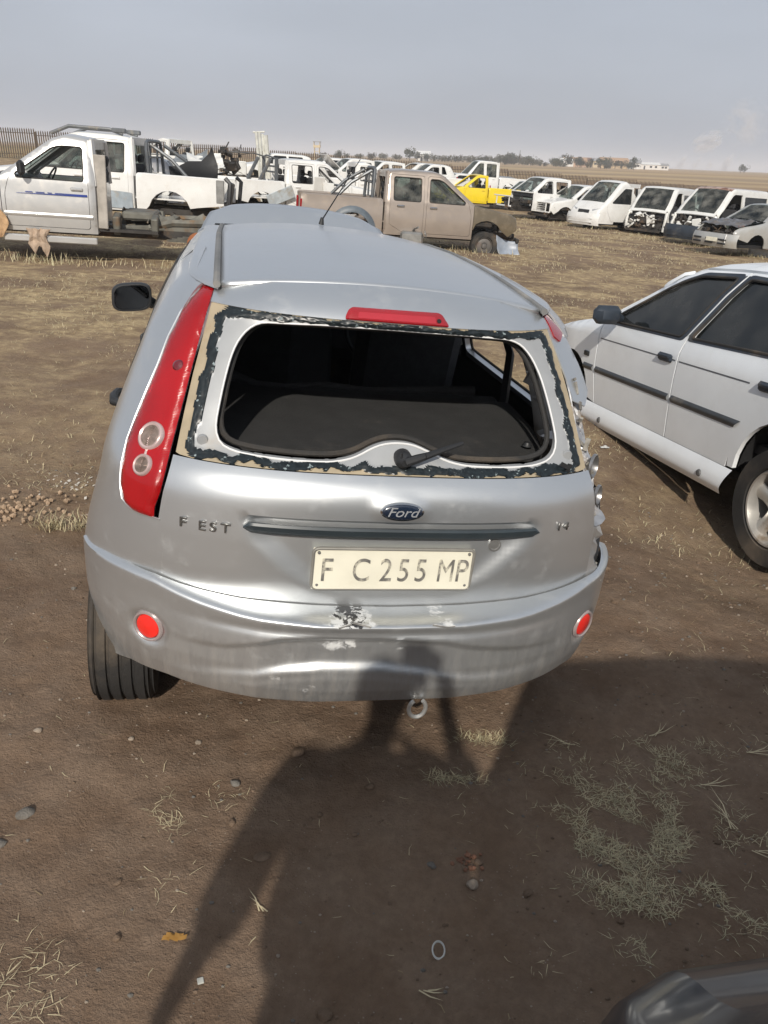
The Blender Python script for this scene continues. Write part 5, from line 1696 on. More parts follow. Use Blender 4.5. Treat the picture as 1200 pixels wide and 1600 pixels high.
    cab_seats(R, 1.75, .36); cab_seats(R, .95, .36, n=1)
    if wheels is not None: add_wheels(R, .72, (yr_, yf_), r=.30, rim=.19, wd=.18, only=wheels, rim_mat=plain('alloy', (.42, .42, .41), .35, .8))
    return R
# ------------------------------------------------------------------ vehicles of the yard
BARM = plain('bar_grey', (.12, .13, .14), .4, .3, dirt=(.2, .17, .13))
FLARE = plain('flare_grey', (.10, .125, .15), .45, dirt=(.25, .22, .18))
BLUEBLK = plain('bluish_plastic', (.030, .040, .055), .5, dirt=(.12, .11, .10), dirt_lo=.5)
LAMPG = plain('lamp_glass', (.55, .56, .56), .12, .3, coat=1.)

pickup('tan double cab pickup stripped of bonnet and front bumper, with grey roll bar', -2.22, 18.49, rad(-80.2), TAN, nose='wings', bonnet=False, bar=BARM, flare=FLARE,
       front_paint=TANR, wheels=(1, 3), wheel_r=.31, seed=4, dz=-.14, name='double_cab_pickup')
B_ = pickup('white double cab pickup with roof rails and grey lower panels, no wheels', -3.55, 17.6, rad(92.7), WHITE, bar=BARM, seed=6, dz=.02, H=1.78, tail=False, nose='wings', name='double_cab_pickup')
for sg in (-1, 1):
    m_ = MB()
    m_.tube([(sg * .56, 2.05, 1.80), (sg * .56, 2.3, 1.87), (sg * .56, 3.1, 1.87), (sg * .58, 3.45, 1.72)], .035, 8)
    m_.box((sg * .56, 2.12, 1.86), (.10, .28, .09), bev=.02)
    m_.build('roof_rail', plain('rail_grey', (.13, .14, .15), .45, dirt=(.3, .27, .22)), B_)
for sg in (-1, 1):
    m_ = MB(); m_.grid(lambda u, v: Vector((sg * (.826 - .004 * v), 1.86 + .82 * u, .44 + (.30 + .02 * math.sin(u * 3)) * v)), 8, 3); m_.build('grey_side_panel', plain('lower_grey', (.33, .38, .42), .4, dirt=(.3, .27, .22)), B_)
m_ = MB(); r_ = random.Random(2)
m_.box((-.1, .00, .80), (1.45, .06, .50), (.15, .05, .1), bev=.02)
for sg in (-1, 1): m_.tube([(sg * .76, .0, 1.14), (sg * .80, -.10, 1.05), (sg * .78, -.06, .60)], .045, 6)
m_.build('crushed_tailgate', BLACK, B_)
for sg in (-1, 1): m_ = MB(); m_.box((sg * .812, .10, .88), (.03, .16, .44), bev=.01); m_.build('lamp_opening', DULLMETAL, B_)
m_ = MB()
m_.tube([(-.84, .02, .62), (-.86, -.25, .40), (-.80, -.35, .32)], .02, 6); m_.tube([(-.84, .12, .60), (-.88, -.18, .34)], .018, 6); m_.tube([(-.7, .0, .55), (-.8, -.4, .36), (-.5, -.4, .34)], .02, 6)
m_.build('bent_bumper_bar', CHROME, B_)

A_ = pickup('silver single cab pickup without load bed, bare chassis behind the cab, blue side stripe', -2.06, 13.25, rad(101), SILVER2, dbl=False, bed=False, seed=8, dz=.0, side_glass=False, nose='wings', H=1.70, wheels=None, name='single_cab_pickup')
m_ = MB()
for sg in (-1, 1):
    for zz, l0, l1 in ((.905, 2.66, 3.62), (.925, 2.66, 3.10), (.925, 3.14, 3.20), (.925, 3.24, 3.36), (.925, 3.40, 3.50)):
        hgt = .022 if zz < .91 else .010
        m_.grid(lambda u, v: Vector((sg * (.8235), l0 + (l1 - l0) * u, zz - .08 * 0 + (hgt * (1 - .8 * u) if zz < .91 else hgt) * v + .0 * u)), 6, 1)
m_.build('side_stripe', plain('stripe_blue', (.02, .05, .28), .4), A_)
for sg in (-1, 1):
    m_ = MB()
    m_.box((sg * .80, 3.2, .33), (.10, 1.28, .035), bev=.012); m_.box((sg * .845, 3.2, .30), (.03, 1.28, .09), bev=.012)
    m_.grid(lambda u, v: Vector((sg * (.822 + .012 * math.sin(v * 3.14)), 2.60 + 1.2 * u, .60 + .06 * v)), 4, 4)
    m_.build('running_board', SILVER2, A_)
m_ = MB()
for sg in (-1, 1):
    m_.box((sg * .42, 1.3, .50), (.09, 2.4, .14), (rad(-3), 0, 0), bev=.02)
    m_.tube([(sg * .42, 1.85, .50), (sg * .46, 1.5, .60), (sg * .46, .9, .62), (sg * .42, .3, .50)], .055, 6)
    for yy in (2.3, 1.75): m_.box((sg * .55, yy, .55), (.28, .10, .26), (0, .2 * sg, 0), bev=.015)
    for k in range(5): m_.box((sg * .56, 1.12, .34 + .018 * k), (.07, 1.1 - .16 * k, .012))
m_.box((0, 2.0, .66), (.9, .5, .12), bev=.03)
junk(m_, ((-.5, .3, .38), (.5, 2.3, .66)), 34, 12, big=.3)
m_.build('chassis_frame', plain('frame_steel', (.17, .165, .14), .65, .25, var=.4, dirt=(.20, .12, .06), dirt_lo=.48, dirt_hi=.7), A_)
for sg in (-1, 1):
    m_ = MB(); m_.lathe([(0, .07 * sg), (.03, .07 * sg), (.035, .04 * sg), (.075, .03 * sg), (.155, .02 * sg), (.165, .0), (.165, -.07 * sg), (0, -.07 * sg)], (sg * .66, 1.12, .33), 'x', 24)
    for k in range(6): m_.lathe([(0, .05 * sg), (.011, .05 * sg), (.011, .02 * sg)], (sg * .66, 1.12 + .055 * math.cos(k * 1.047), .33 + .055 * math.sin(k * 1.047)), 'x', 8)
    m_.build('brake_drum', plain('drum_rust', (.36, .13, .05), .85, var=.35, dirt=(.14, .09, .06)), A_)
# wing mirror of the silver cab
m_ = MB(); m_.box((-.92, 3.50, 1.24), (.16, .10, .20), (0, 0, .1), bev=.04); m_.tube([(-.80, 3.56, 1.17), (-.88, 3.52, 1.20)], .02, 6); m_.build('wing_mirror', BLACK, A_)
# folded back panel behind its door
m_ = MB(); m_.box((-.72, 2.50, .98), (.03, .22, 1.0), (0, .05, -.3), bev=.01); m_.build('rear_corner_panel', plain('dusty_panel', (.40, .37, .33), .6, var=.3, dirt=(.25, .19, .13)), A_)
# cloth hanging from the sill
def cloth(name, label, M, pts_w, mat, seed, cat='rag', group=None):
    m_ = MB(); r_ = random.Random(seed)
    def f(u, v):
        wd = np.interp(v, [0, .3, .6, 1], pts_w)
        x = (u - .5) * wd * 1.5
        return Vector((x + .012 * math.sin(v * 5 + seed), -.02 + .012 * math.sin(u * 17 + v * 2 + seed) + .02 * fbm(u * 2, v * 2, seed, 3, 2), -v * (.34 + .10 * math.sin(u * 4 + seed)) + .02 * fbm(u * 3, 0, seed, 3, 3)))
    m_.grid(f, 22, 22); o = m_.build(name, mat, None)
    md = o.modifiers.new('t', 'SOLIDIFY'); md.thickness = .006
    o.matrix_world = M
    return tag(o, label, cat, group)
RAG = plain('rag_cloth', (.46, .35, .26), .9, var=.3, scale=9, bump=.4)
cloth('rag', 'pale brown rag hanging over the sill of the silver single cab pickup', A_.matrix_world @ Matrix.Translation((-.875, 3.36, .44)) @ Matrix.Rotation(rad(-90), 4, 'Z'), [.22, .14, .20, .10], RAG, 3)
cloth('rag', 'orange tinged rag caught at the front wing of the silver single cab', A_.matrix_world @ Matrix.Translation((-.86, 3.95, .72)) @ Matrix.Rotation(rad(-90), 4, 'Z'), [.10, .22, .26, .18], plain('rag_orange', (.52, .34, .19), .9, var=.35, scale=9), 5)

D_ = pickup('white double cab pickup with black A shaped sports bar and front door off', -5.21, 23.9, rad(-66.2), WHITE, seed=9, dz=-.12, tail=False, nose='wings', fr_door=-1, side_glass=False, wheels=(0, 2), name='double_cab_pickup', screen=False)
m_ = MB()
for sg in (-1, 1): m_.box((sg * .70, 1.55, 1.42), (.07, .10, .62), (0, 0, 0), bev=.02); m_.box((sg * .70, 1.22, 1.40), (.07, .10, .70), (rad(-28), 0, 0), bev=.02)
for zz in (1.35, 1.5): m_.box((0, 1.55, zz), (1.36, .05, .05), bev=.015)
m_.tube([(-.68, 1.5, 1.72), (0, 1.45, 1.78), (.68, 1.5, 1.72)], .022, 6)
m_.tube([(.70, 1.4, 1.70), (.70, .9, 1.80), (.70, .2, 1.78)], .02, 6)
m_.build('sports_bar', BARM, D_)
m_ = MB(); m_.box((.95, 2.75, 1.02), (.04, .38, .60), (0, .1, .3), bev=.01); m_.box((.98, 3.05, .95), (.04, .34, .45), (0, -.15, .1), bev=.01); m_.build('loose_trim_panel', WHITER, D_)
m_ = MB(); m_.box((.96, 1.62, .74), (.04, .80, .34), (rad(24), .12, 0), bev=.01); m_.build('bent_side_panel', plain('pale_blue_panel', (.45, .50, .53), .4, dirt=(.3, .27, .22)), D_)

# yellow bakkie row and the white row to its right
pickup('white pickup with raised white cab roof behind the yellow pickup', 7.6, 51.5, rad(104), WHITE, seed=21, dz=.35, H=1.95, tail=False, nose='open', side_glass=True, wheels=(1,), screen=True, name='double_cab_pickup')
Y_ = pickup('bright yellow single cab pickup with its nose stripped', 6.75, 43.6, rad(107), YELLOW, dbl=False, seed=22, dz=-.16, nose='wings', bonnet=False, side_glass=False, screen=False, wheels=(0, 2), tail=False, name='single_cab_pickup')
m_ = MB(); junk(m_, ((-.75, 3.9, .35), (.75, 4.9, .9)), 26, 77, big=.25); m_.build('stripped_front', YELLOW, Y_)
pickup('white pickup with rusty front wing and white bonnet, no bumper', 9.6, 48.4, rad(126), WHITE, front_paint=WHITER, seed=23, dz=-.30, nose='full', wheels=None, tail=False, name='double_cab_pickup')
m_ = None
pickup('white double cab with an open nose, between the rusty winged pickup and the van', 8.7, 34.9 + 2.6, rad(118), WHITE, seed=24, dz=-.05, nose='open', bonnet=False, wheels=None, tail=False, screen=True, side_glass=False, name='double_cab_pickup')
pickup('white pickup without grille or front bumper beside the one intact white van', 10.35, 37.2, rad(117.5), WHITE, seed=25, dz=-.20, nose='full', wheels=(1, 3), wheel_r=.28, tail=False, H=1.68, side_glass=False, name='double_cab_pickup')
van('intact white single cab van with headlamps and dark grille', 10.35, 34.0, rad(124.7), WHITE, short=True, seed=31, dz=-.12, wheels=(1, 3), bumper=WHITE)
van('white van wreck with smashed open front and white roof', 11.32, 33.6, rad(145), WHITER, open_nose=True, seed=32, dz=-.20, wheels=None, door='right')
van('white van wreck with rusted brown roof and dark blue bumper', 12.35, 29.3, rad(131.5), WHITER, roofp=car_paint('rusted_roof', (.40, .27, .20), rust=.55, dust=.4), open_nose=True, bumper=BLUEBLK, seed=33, dz=-.08, wheels=None, door=False)
P_ = car('grey silver car with crumpled bonnet, slatted bumper and a number plate', 12.73, 25.2, rad(116), GREYP, L=4.1, nose='open', seed=34, dz=.0, bumper=GREYP, plate=True, wheels=(), bonnet=False, side_glass=True)
m_ = MB()
def cb(u, v):
    x = (u - .5) * 1.44; y = 3.02 + .88 * v
    return Vector((x, y + .02 * fbm(u, v, 3, 3, 6), .96 - .15 * v + .09 * math.sin(v * 3.1) * (.4 + abs(fbm(u, v, 7, 3, 3.))) + .04 * fbm(u * 2, v * 2, 1, 4, 3)))
m_.grid(cb, 26, 18); o = m_.build('crumpled_bonnet', car_paint('dark_bonnet', (.09, .085, .085), rust=.25, dust=.5), P_, angle=25)
m_ = MB(); m_.tube([(-.55, 4.2, .30), (-.56, 4.22, .52), (-.54, 4.18, .58)], .018, 6); m_.build('bent_strip', WHITE, P_)
for (lx, ly, rz, lab, pp, kk) in ((15.6, 37.5, 118, 'maroon car roof behind the grey silver car at the right edge', REDP, 'hatch'),
                                  (20.5, 39.5, 112, 'grey green car at the far right edge behind the maroon one', plain('green_grey', (.10, .13, .12), .35, coat=.5), 'sedan'),
                                  (8.3, 57.5, 100, 'grey estate car with roof bars beside the palisade fence', car_paint('grey_estate', (.20, .21, .22), metal=.3, dust=.3), 'hatch'),
                                  (5.2, 50.5, 118, 'white car shell behind the yellow pickup, pale interior showing', WHITER, 'hatch')):
    car(lab, lx, ly, rad(rz), pp, kind=kk, seed=int(lx * 10), dz=.1, wheels=None)
pickup('white pickup seen through the rusty roofed van', 15.6, 35.5, rad(110), WHITE, seed=41, dz=0, nose='full', wheels=None, tail=False, name='double_cab_pickup')
# the distant row above the tan pickup
for (lx, ly, rz, kind, lab) in ((-4.3, 43, 112, 'car', 'small white car farthest left in the row above the tan pickup'),
                                (-1.9, 45, 118, 'car', 'white car second from the left above the tan pickup'),
                                (.1, 44, 116, 'pick', 'white pickup with bonnet raised above the tan pickup roof'),
                                (1.5, 45, 122, 'pick', 'white wreck with open doors above the tan pickup cab'),
                                (2.9, 46, 116, 'carw', 'rusty white car shell left of the white single cab'),
                                (4.4, 44.5, 108, 'sing', 'white single cab pickup above the tan pickup windscreen')):
    if kind == 'car': car(lab, lx, ly, rad(rz), WHITE, seed=int(ly * 7 + lx), wheels=None, dz=.35, nose='open')
    elif kind == 'carw': car(lab, lx, ly, rad(rz), WHITER, seed=5, wheels=None, dz=.45, nose='open', bonnet=False, screen=False, side_glass=False)
    elif kind == 'sing': pickup(lab, lx, ly, rad(rz), WHITE, dbl=False, bed=True, seed=51, wheels=None, tail=False, nose='wings', side_glass=False, name='single_cab_pickup', dz=.15)
    else:
        q = pickup(lab, lx, ly, rad(rz), WHITE, seed=int(ly * 3 + lx), wheels=None, tail=False, nose='open', bonnet=False, side_glass=False, name='double_cab_pickup', dz=.1)
        if 'raised' in lab:
            m_ = MB(); m_.box((0, 4.0, 1.50), (1.3, 1.0, .03), (rad(38), 0, 0), bev=.01); m_.build('raised_bonnet', WHITE, q)
# far left, behind the roof-railed pickup
pickup('white pickup behind the sports bar of the roof railed pickup', -6.6, 25.5, rad(80), WHITE, seed=61, wheels=None, dz=.12, tail=False, nose='wings', name='double_cab_pickup', side_glass=False)
pickup('white cab wreck behind the jagged black bumper skin', -6.2, 31.5, rad(62), WHITER, seed=62, dbl=False, wheels=None, tail=False, nose='wings', screen=False, side_glass=False, dz=.25, name='single_cab_pickup')
pickup('white single cab behind the sports barred white pickup', -4.2, 30.2, rad(-72), WHITE, dbl=False, seed=63, wheels=None, tail=False, nose='open', bonnet=False, screen=False, side_glass=False, dz=-.05, name='single_cab_pickup')
k_ = car('crushed dark grey car wreck left of the sports barred white pickup', -6.0, 23.4, rad(100), car_paint('dark_wreck', (.12, .13, .15), metal=.3, rust=.2), seed=64, wheels=None, nose='open', bonnet=False, screen=False, side_glass=False, H=1.36)
# jagged black bumper skin stood in the load bed
m_ = MB()
prof = [(-.50, 0), (-.52, .22), (-.30, .24), (-.10, .34), (.18, .36), (.34, .52), (.40, .66), (.44, .50), (.52, .30), (.50, 0)]
P2, T3 = patch2d(prof, step=.06)
v3 = np.stack([.12 * np.sin(P2[:, 0] * 3) + .03 * np.sin(P2[:, 1] * 9), P2[:, 0], P2[:, 1]], 1)
V, F = solid(v3, T3, .02, lambda c: np.tile([-1., 0, 0], (len(c), 1))); m_.add(V, F)
o = m_.build('bumper_skin', plain('skin_black', (.010, .011, .013), .6), None, angle=40)
o.matrix_world = B_.matrix_world @ Matrix.Translation((-.30, .72, 1.06)) @ Matrix.Rotation(rad(180), 4, 'Z'); tag(o, 'jagged black plastic bumper skin standing in the bed of the roof railed pickup', 'bumper')
# scrap behind it: folded sheets, one thing each
r_ = random.Random(9)
for k, (px_, py_2, lab) in enumerate(((-6.7, 27.3, 'grey folded sheet lying on the scrap behind the black bumper skin'), (-6.2, 27.0, 'white bent door panel leaning on the scrap behind the pickup bed'), (-5.7, 27.6, 'dark bent frame poking up from the scrap near the fence'))):
    m_ = MB()
    if k < 2: m_.grid(lambda u, v: Vector(((u - .5) * 1.1, (v - .5) * .9, .25 * abs(u - .5 + .1 * k) + .10 * fbm(u, v, k, 3, 3))), 12, 10)
    else: junk(m_, ((-.4, -.3, 0), (.4, .3, .6)), 14, 99, big=.35)
    o = m_.build('scrap_sheet', (plain('sheet_grey', (.28, .30, .31), .5, .4), WHITER, GREASE)[k], None, angle=25)
    o.location = (px_, py_2, T(px_, py_2) + 1.28); o.rotation_euler = (rad(25), rad(-10 + 12 * k), rad(20 * k)); tag(o, lab, 'scrap')
m_ = MB(); junk(m_, ((-1.3, -.8, .0), (1.3, .8, 1.25)), 70, 123, big=.45); o = m_.build('scrap_heap', GREASE, None); o.location = (-6.2, 27.3, T(-6.2, 27.3)); tag(o, 'heap of mixed steel scrap behind the pickup bed', 'scrap heap')
# upright pipes
m_ = MB()
for k in range(4): m_.tube([(.10 * k, .02 * k, 0), (.10 * k + .02, 0, 2.35 - .04 * k)], .045 if k < 3 else .075, 8)
m_.tube([(-.08, 0, 2.33), (.30, 0, 2.33)], .03, 6)
o = m_.build('pipe_bundle', plain('pipe_white', (.66, .66, .60), .5, dirt=(.35, .30, .2)), None); o.location = (-4.55, 28.0, T(-4.5, 28)); o.rotation_euler = (0, rad(-4), 0); tag(o, 'bundle of upright pale pipes standing behind the sports barred pickup', 'pipes')

# loose bumper pieces on the ground
def loose_bumper(label, M, mat, w_=.5, h_=.36):
    m_ = MB(); m_.grid(lambda u, v: Vector(((u - .5) * w_, .10 * math.sin(u * 3.1) + .05 * math.sin(v * 3.1), v * h_ * (1 - .3 * u))), 12, 8)
    o = m_.build('loose_bumper', mat, None, angle=50); md = o.modifiers.new('t', 'SOLIDIFY'); md.thickness = .01
    o.matrix_world = M; tag(o, label, 'bumper'); return o
loose_bumper('pale blue bumper corner leaning on the ground at the nose of the tan pickup', ground_matrix(2.62, 18.5, rad(20), rad(-30)), plain('pale_blue', (.30, .34, .40), .4, dirt=(.3, .25, .2)), .55, .45)
loose_bumper('white chromed bumper end on the grass at the right edge', ground_matrix(10.85, 23.9, rad(-30), rad(-20)), WHITE, .9, .30)
m_ = MB(); m_.box((0, 0, .18), (.5, .4, .36), bev=.04); junk(m_, ((-.3, -.2, .1), (.3, .2, .4)), 8, 3); o = m_.build('engine_part', DULLMETAL, None); o.matrix_world = ground_matrix(.35, 18.0, 0); tag(o, 'grey engine part lying under the doors of the tan pickup', 'engine part')

# ------------------------------------------------------------------ the white saloon on the right
SA = empty('saloon', 'white four door saloon with black side mouldings and dark tinted windows, right of the hatchback', 'car', mat=ground_matrix(2.803, 3.632, rad(11.06), rad(-4.64), 0, -.008))
SW = car_paint('saloon_white', (.86, .89, .91), metal=0., dust=.10, rough=.28)
Ws = lambda a, b: .845 + .012 * np.sin(np.clip((b - .3) / .6, 0, 1) * 3.14) - np.interp(b, [.84, .95, 1.2, 1.39], [0, .035, .17, .31]) - .10 * smooth01(2.7, 3.45, a) - .07 * (1 - smooth01(-1.0, -.3, a))
stop = rnd([(-1.0, .38), (-1.0, .75), (-.94, .93), (-.36, .99), (.32, 1.32), (.80, 1.385), (1.40, 1.375), (1.62, 1.33), (2.32, .96), (2.50, .92), (3.22, .80), (3.40, .68), (3.44, .38)], .09, closed=False, n=6)
ss = Shell(stop, Ws, .075, .03)
def sidx(yv, zv): return int(np.argmin([(p[0] - yv) ** 2 + (p[1] - zv) ** 2 for p in stop]))
zs = .32
AY = .11
# side openings
glF = rnd([(1.235, .935), (1.09, 1.30), (1.46, 1.290), (1.62, 1.240), (2.10, .985), (2.14, .93)], .035)
glR = rnd([(1.13, .94), (.985, 1.298), (.66, 1.285), (.42, 1.205), (.14, 1.02), (.16, .955)], .035)
dF = [(1.185, zs), (1.185, .90), (1.030, 1.335), (1.50, 1.330), (1.69, 1.270), (2.24, .955), (2.27, .90), (2.255, .55), (2.20, zs)]
dR = [(1.172, zs), (1.172, .90), (1.017, 1.335), (.70, 1.33), (.34, 1.235), (.0, .99), (.07, .87), (.24, .74), (.41, .59), (.50, .44), (.53, zs)]
AW = .355
wing = [(2.212, zs), (2.268, .55), (2.283, .90), (2.34, .962)] + [p for p in stop if p[0] > 2.36 and p[1] > .66] + [(3.42, .40)] + warc(2.70, .30, AW, .34, 14)
rear = [(.517, .44), (.425, .59), (.255, .74), (.085, .87), (.015, .99)] + [(.10, 1.09), (.33, 1.245), (.69, 1.345), (1.143, 1.350), (1.55, 1.342), (1.73, 1.282), (2.30, .962)][:4]
rear = rear + [p for p in stop if p[0] < 1.143 and p[1] > .80][::-1] + [(-1.0, .75), (-.98, .36), (-.36, .33)] + warc(AY, .30, AW, .33, 14)[::-1] + [(.51, .33)]
cant_ = [(.69, 1.345), (1.143, 1.35), (1.55, 1.340), (1.73, 1.280), (2.27, .968)] + [p for p in stop if .69 < p[0] < 2.32 and p[1] > .96][::-1]
for sg in (-1, 1):
    for nm, poly, hole_, mt in (('front_wing', wing, [], SW), ('front_door', dF, [glF], SW), ('rear_door', dR, [glR], SW), ('rear_wing', rear, [], SW), ('cant_rail', cant_, [], SW)):
        m_ = MB(); ss.side(poly, hole_, .025, step=.05, sides=(sg,), mb=m_)
        if not m_.V: continue
        o = m_.build(nm, mt, SA, angle=45)
        if 'door' in nm:
            g_ = glF if nm == 'front_door' else glR
            m_ = MB(); ss.side([tuple(p) for p in (np.array(g_) - np.mean(g_, 0)) * 1.01 + np.mean(g_, 0)], [], .004, step=.08, sides=(sg,), mb=m_, inset=.014); m_.build('window', TINTED, o)
            c_ = np.mean(g_, 0); big = [tuple(p) for p in (np.array(g_) - c_) * np.array([1.075, 1.13]) + c_ + np.array([0, .003])]
            m_ = MB(); ss.side(big, [g_], .004, step=.05, sides=(sg,), mb=m_, inset=-.003); m_.build('window_frame', BLUEBLK, o)
            m_ = MB(); fp = [Vector((sg * (float(ss.X(np.array([[a, b]]))[0]) + .001), a, b)) for a, b in resamp(g_, .04)]; fp.append(fp[0]); m_.tube(fp, .009, 6, caps=False); m_.build('window_rubber', RUBBER, o)
            hy = 1.31 if nm == 'front_door' else .30
            hx = float(ss.X(np.array([[hy, .80]]))[0])
            m_ = MB(); m_.box((sg * (hx + .008), hy, .80), (.026, .155, .052), (0, sg * .12, 0), bev=.012); m_.box((sg * (hx + .022), hy, .808), (.012, .13, .02), bev=.005); m_.build('handle', BLUEBLK, o)
            y0_, y1_ = (1.20, 2.24) if nm == 'front_door' else (.46, 1.16)
            m_ = MB(); m_.grid(lambda u, v: Vector((sg * (float(ss.X(np.array([[y0_ + (y1_ - y0_) * u, .545 + .045 * v]]))[0]) + .012 * math.sin(v * 3.14) + .001), y0_ + (y1_ - y0_) * u + (.05 * (1 - u) * (1 - v) if y0_ < 1 else 0), .545 + .045 * v)), 16, 5); m_.build('side_moulding', plain('moulding_grey', (.045, .05, .055), .4, dirt=(.2, .18, .15)), o)
            m_ = MB(); m_.grid(lambda u, v: Vector((sg * (float(ss.X(np.array([[y0_ - .02 + (y1_ - y0_) * u, .792 + .006 * v]]))[0]) + .0015), y0_ + (y1_ - y0_) * u, .792 + .008 * v)), 16, 1); m_.build('pin_stripe', plain('stripe_grey', (.13, .14, .16), .4), o)
    # black cover between the two side windows
    for pc in ([(1.190, .945), (1.225, .945), (1.075, 1.305), (1.042, 1.318)], [(1.135, .95), (1.168, .95), (1.018, 1.318), (.985, 1.31)]):
        m_ = MB(); ss.side(pc, [], .004, step=.03, sides=(sg,), mb=m_, inset=-.0045); m_.build('pillar_cover', BLUEBLK, SA)
    # skirt
    m_ = MB()
    def skf(u, v):
        y = .45 + 1.89 * u
        return Vector((sg * (float(ss.X(np.array([[y, .33]]))[0]) + .004 + .028 * math.sin(min(1, (1 - v) * 1.6) * 1.57) - .06 * max(0, .25 - v) * 1.6), y + (.06 if u < .01 else 0) * (1 - v), .165 + .155 * v))
    m_.grid(skf, 24, 10); sk = m_.build('side_skirt', SW, SA, angle=60)
    m_ = MB()
    for yy in (.70, 2.02):
        c = skf((yy - .45) / 1.89, .42)
        m_.lathe([(0, .006 * sg), (.012, .006 * sg), (.018, .004 * sg), (.022, -.004 * sg)], tuple(c + Vector((sg * .003, 0, 0))), 'x', 16)
    m_.build('jacking_plug', plain('plug_grey', (.12, .12, .12), .6, var=.4, dirt=(.3, .26, .2)), sk)
    # wing moulding, side lamp
    m_ = MB(); m_.grid(lambda u, v: Vector((sg * (float(ss.X(np.array([[2.29 + .16 * u, .545 + .045 * v]]))[0]) + .012 * math.sin(v * 3.14)), 2.29 + .16 * u, .545 + .045 * v)), 4, 5); m_.build('side_moulding', MATS['moulding_grey'], SA)
    m_ = MB(); m_.box((sg * (float(ss.X(np.array([[2.42, .66]]))[0]) + .004), 2.42, .66), (.014, .085, .038), bev=.006); m_.build('side_lamp', BLACK, SA)
    # mirror
    m_ = MB(); m_.box((sg * .955, 1.99, .985), (.20, .11, .125), (0, 0, sg * -.12), bev=.035); m_.tube([(sg * .80, 2.08, .955), (sg * .88, 2.03, .965)], .03, 8); o = m_.build('wing_mirror', BLUEBLK, SA, angle=50)
    # wheel
    w_ = empty('wheel', None, None, (sg * .735, AY, .215)); w_.parent = SA
    if sg > 0 or True:
        a = MB(); b = MB(); wheel(a, None, (0, 0, 0), .312, .215, .205, sg, tread=False, n=48); a.build('tyre', RUBBER, w_)
        b.lathe([(.206, -.08 * sg), (.206, .085 * sg), (.196, .100 * sg), (.186, .098 * sg), (.180, .075 * sg), (.172, .02 * sg), (.165, -.03 * sg)], (0, 0, 0), 'x', 48)
        b.lathe([(.060, .040 * sg), (.055, .058 * sg), (.03, .062 * sg), (0, .062 * sg)], (0, 0, 0), 'x', 24)
        for k in range(5):
            th = 2 * math.pi * k / 5 + .3
            def spk(u, v):
                rr = .045 + .135 * u; wv = (.030 + .028 * (1 - u) ** 2 + .016 * u ** 2) * (v - .5) * 2
                an = th + math.asin(max(-1, min(1, wv / max(rr, .06))))
                return Vector((sg * (.052 + .016 * math.cos((v - .5) * 3.14) - .03 * u + .03 * u * u), rr * math.cos(an), rr * math.sin(an)))
            b.grid(spk, 10, 8)
        b.build('rim', plain('alloy_dull', (.62, .60, .56), .35, .6, var=.3, dirt=(.2, .15, .1), dirt_lo=.55), w_, angle=50)
        c_ = MB(); c_.lathe([(0, -.02 * sg), (.17, -.02 * sg)], (0, 0, 0), 'x', 24); c_.build('brake_disc', DARK, w_)
m_ = MB(); ss.strip(m_, sidx(.42, 1.345) , sidx(1.56, 1.345), .03, nx=16); m_.build('roof', SW, SA, angle=50)
m_ = MB(); ss.strip(m_, sidx(2.38, .95), sidx(3.38, .72), .02, nx=16); m_.build('bonnet', SW, SA, angle=50)
m_ = MB(); ss.strip(m_, 0, sidx(-.42, .98), .02, nx=14); m_.build('boot_lid', SW, SA, angle=50)
iA_, iC_ = sidx(1.56, 1.345), sidx(2.38, .95)
m_ = MB(); ss.strip(m_, iA_, iC_, .005, inset=.006, nx=10, lo=-.93, hi=.93); m_.build('windscreen', GLASS, SA)
m_ = MB()
for a0, a1 in ((-1, -.93), (.93, 1)): ss.strip(m_, iA_, iC_, .03, lo=a0, hi=a1, nx=2); ss.strip(m_, sidx(-.42, .98), sidx(.42, 1.345), .03, lo=a0, hi=a1, nx=2)
m_.build('screen_pillar', SW, SA)
m_ = MB(); ss.strip(m_, sidx(-.42, .98), sidx(.42, 1.345), .005, inset=.006, nx=10, lo=-.93, hi=.93); m_.build('rear_window', TINTED, SA)
m_ = MB(); m_.grid(lambda u, v: Vector(((2 * u - 1) * .74, 3.44 + .06 * (1 - (2 * u - 1) ** 2), .28 + .42 * v)), 20, 6); m_.build('front_bumper', SW, SA)
m_ = MB(); m_.grid(lambda u, v: Vector(((2 * u - 1) * .76, -1.02 - .06 * (1 - (2 * u - 1) ** 2), .30 + .34 * v)), 20, 6); m_.build('rear_bumper', SW, SA)
for sg in (-1, 1):
    m_ = MB(); m_.box((sg * .60, -.99, .80), (.36, .04, .15), bev=.015); m_.build('tail_lamp', RED, SA)
    m_ = MB(); m_.lathe([(0, .02), (.07, .015), (.085, 0)], (sg * .58, 3.40, .66), 'y', 20); m_.build('headlamp', LAMPG, SA)
m_ = MB(); m_.box((0, 1.3, .26), (1.46, 3.9, .10), bev=.03)
for cy in (AY, 2.7):
    for sg in (-1, 1):
        m_.grid(lambda u, v: Vector((sg * (.56 + .25 * v), cy + (AW + .004) * math.cos(rad(6) + u * rad(168)), .30 + (AW + .004) * math.sin(rad(6) + u * rad(168)))), 16, 1)
        m_.box((sg * .56, cy, .45), (.01, .62, .36))
m_.build('underbody', DARK, SA)
m_ = MB(); m_.box((0, 2.05, .80), (1.36, .40, .26), bev=.07); steer(m_, .36, 1.75, .92); m_.box((0, 1.2, .45), (1.5, 1.9, .05)); m_.build('dashboard', BLACK, SA)
cab_seats(SA, 1.12, .38); cab_seats(SA, .30, .38, n=1)
m_ = MB(); m_.grid(lambda u, v: Vector(((u - .5) * 1.0, .5 + 1.0 * v, 1.335)), 3, 3); m_.build('headlining', TRIM, SA)

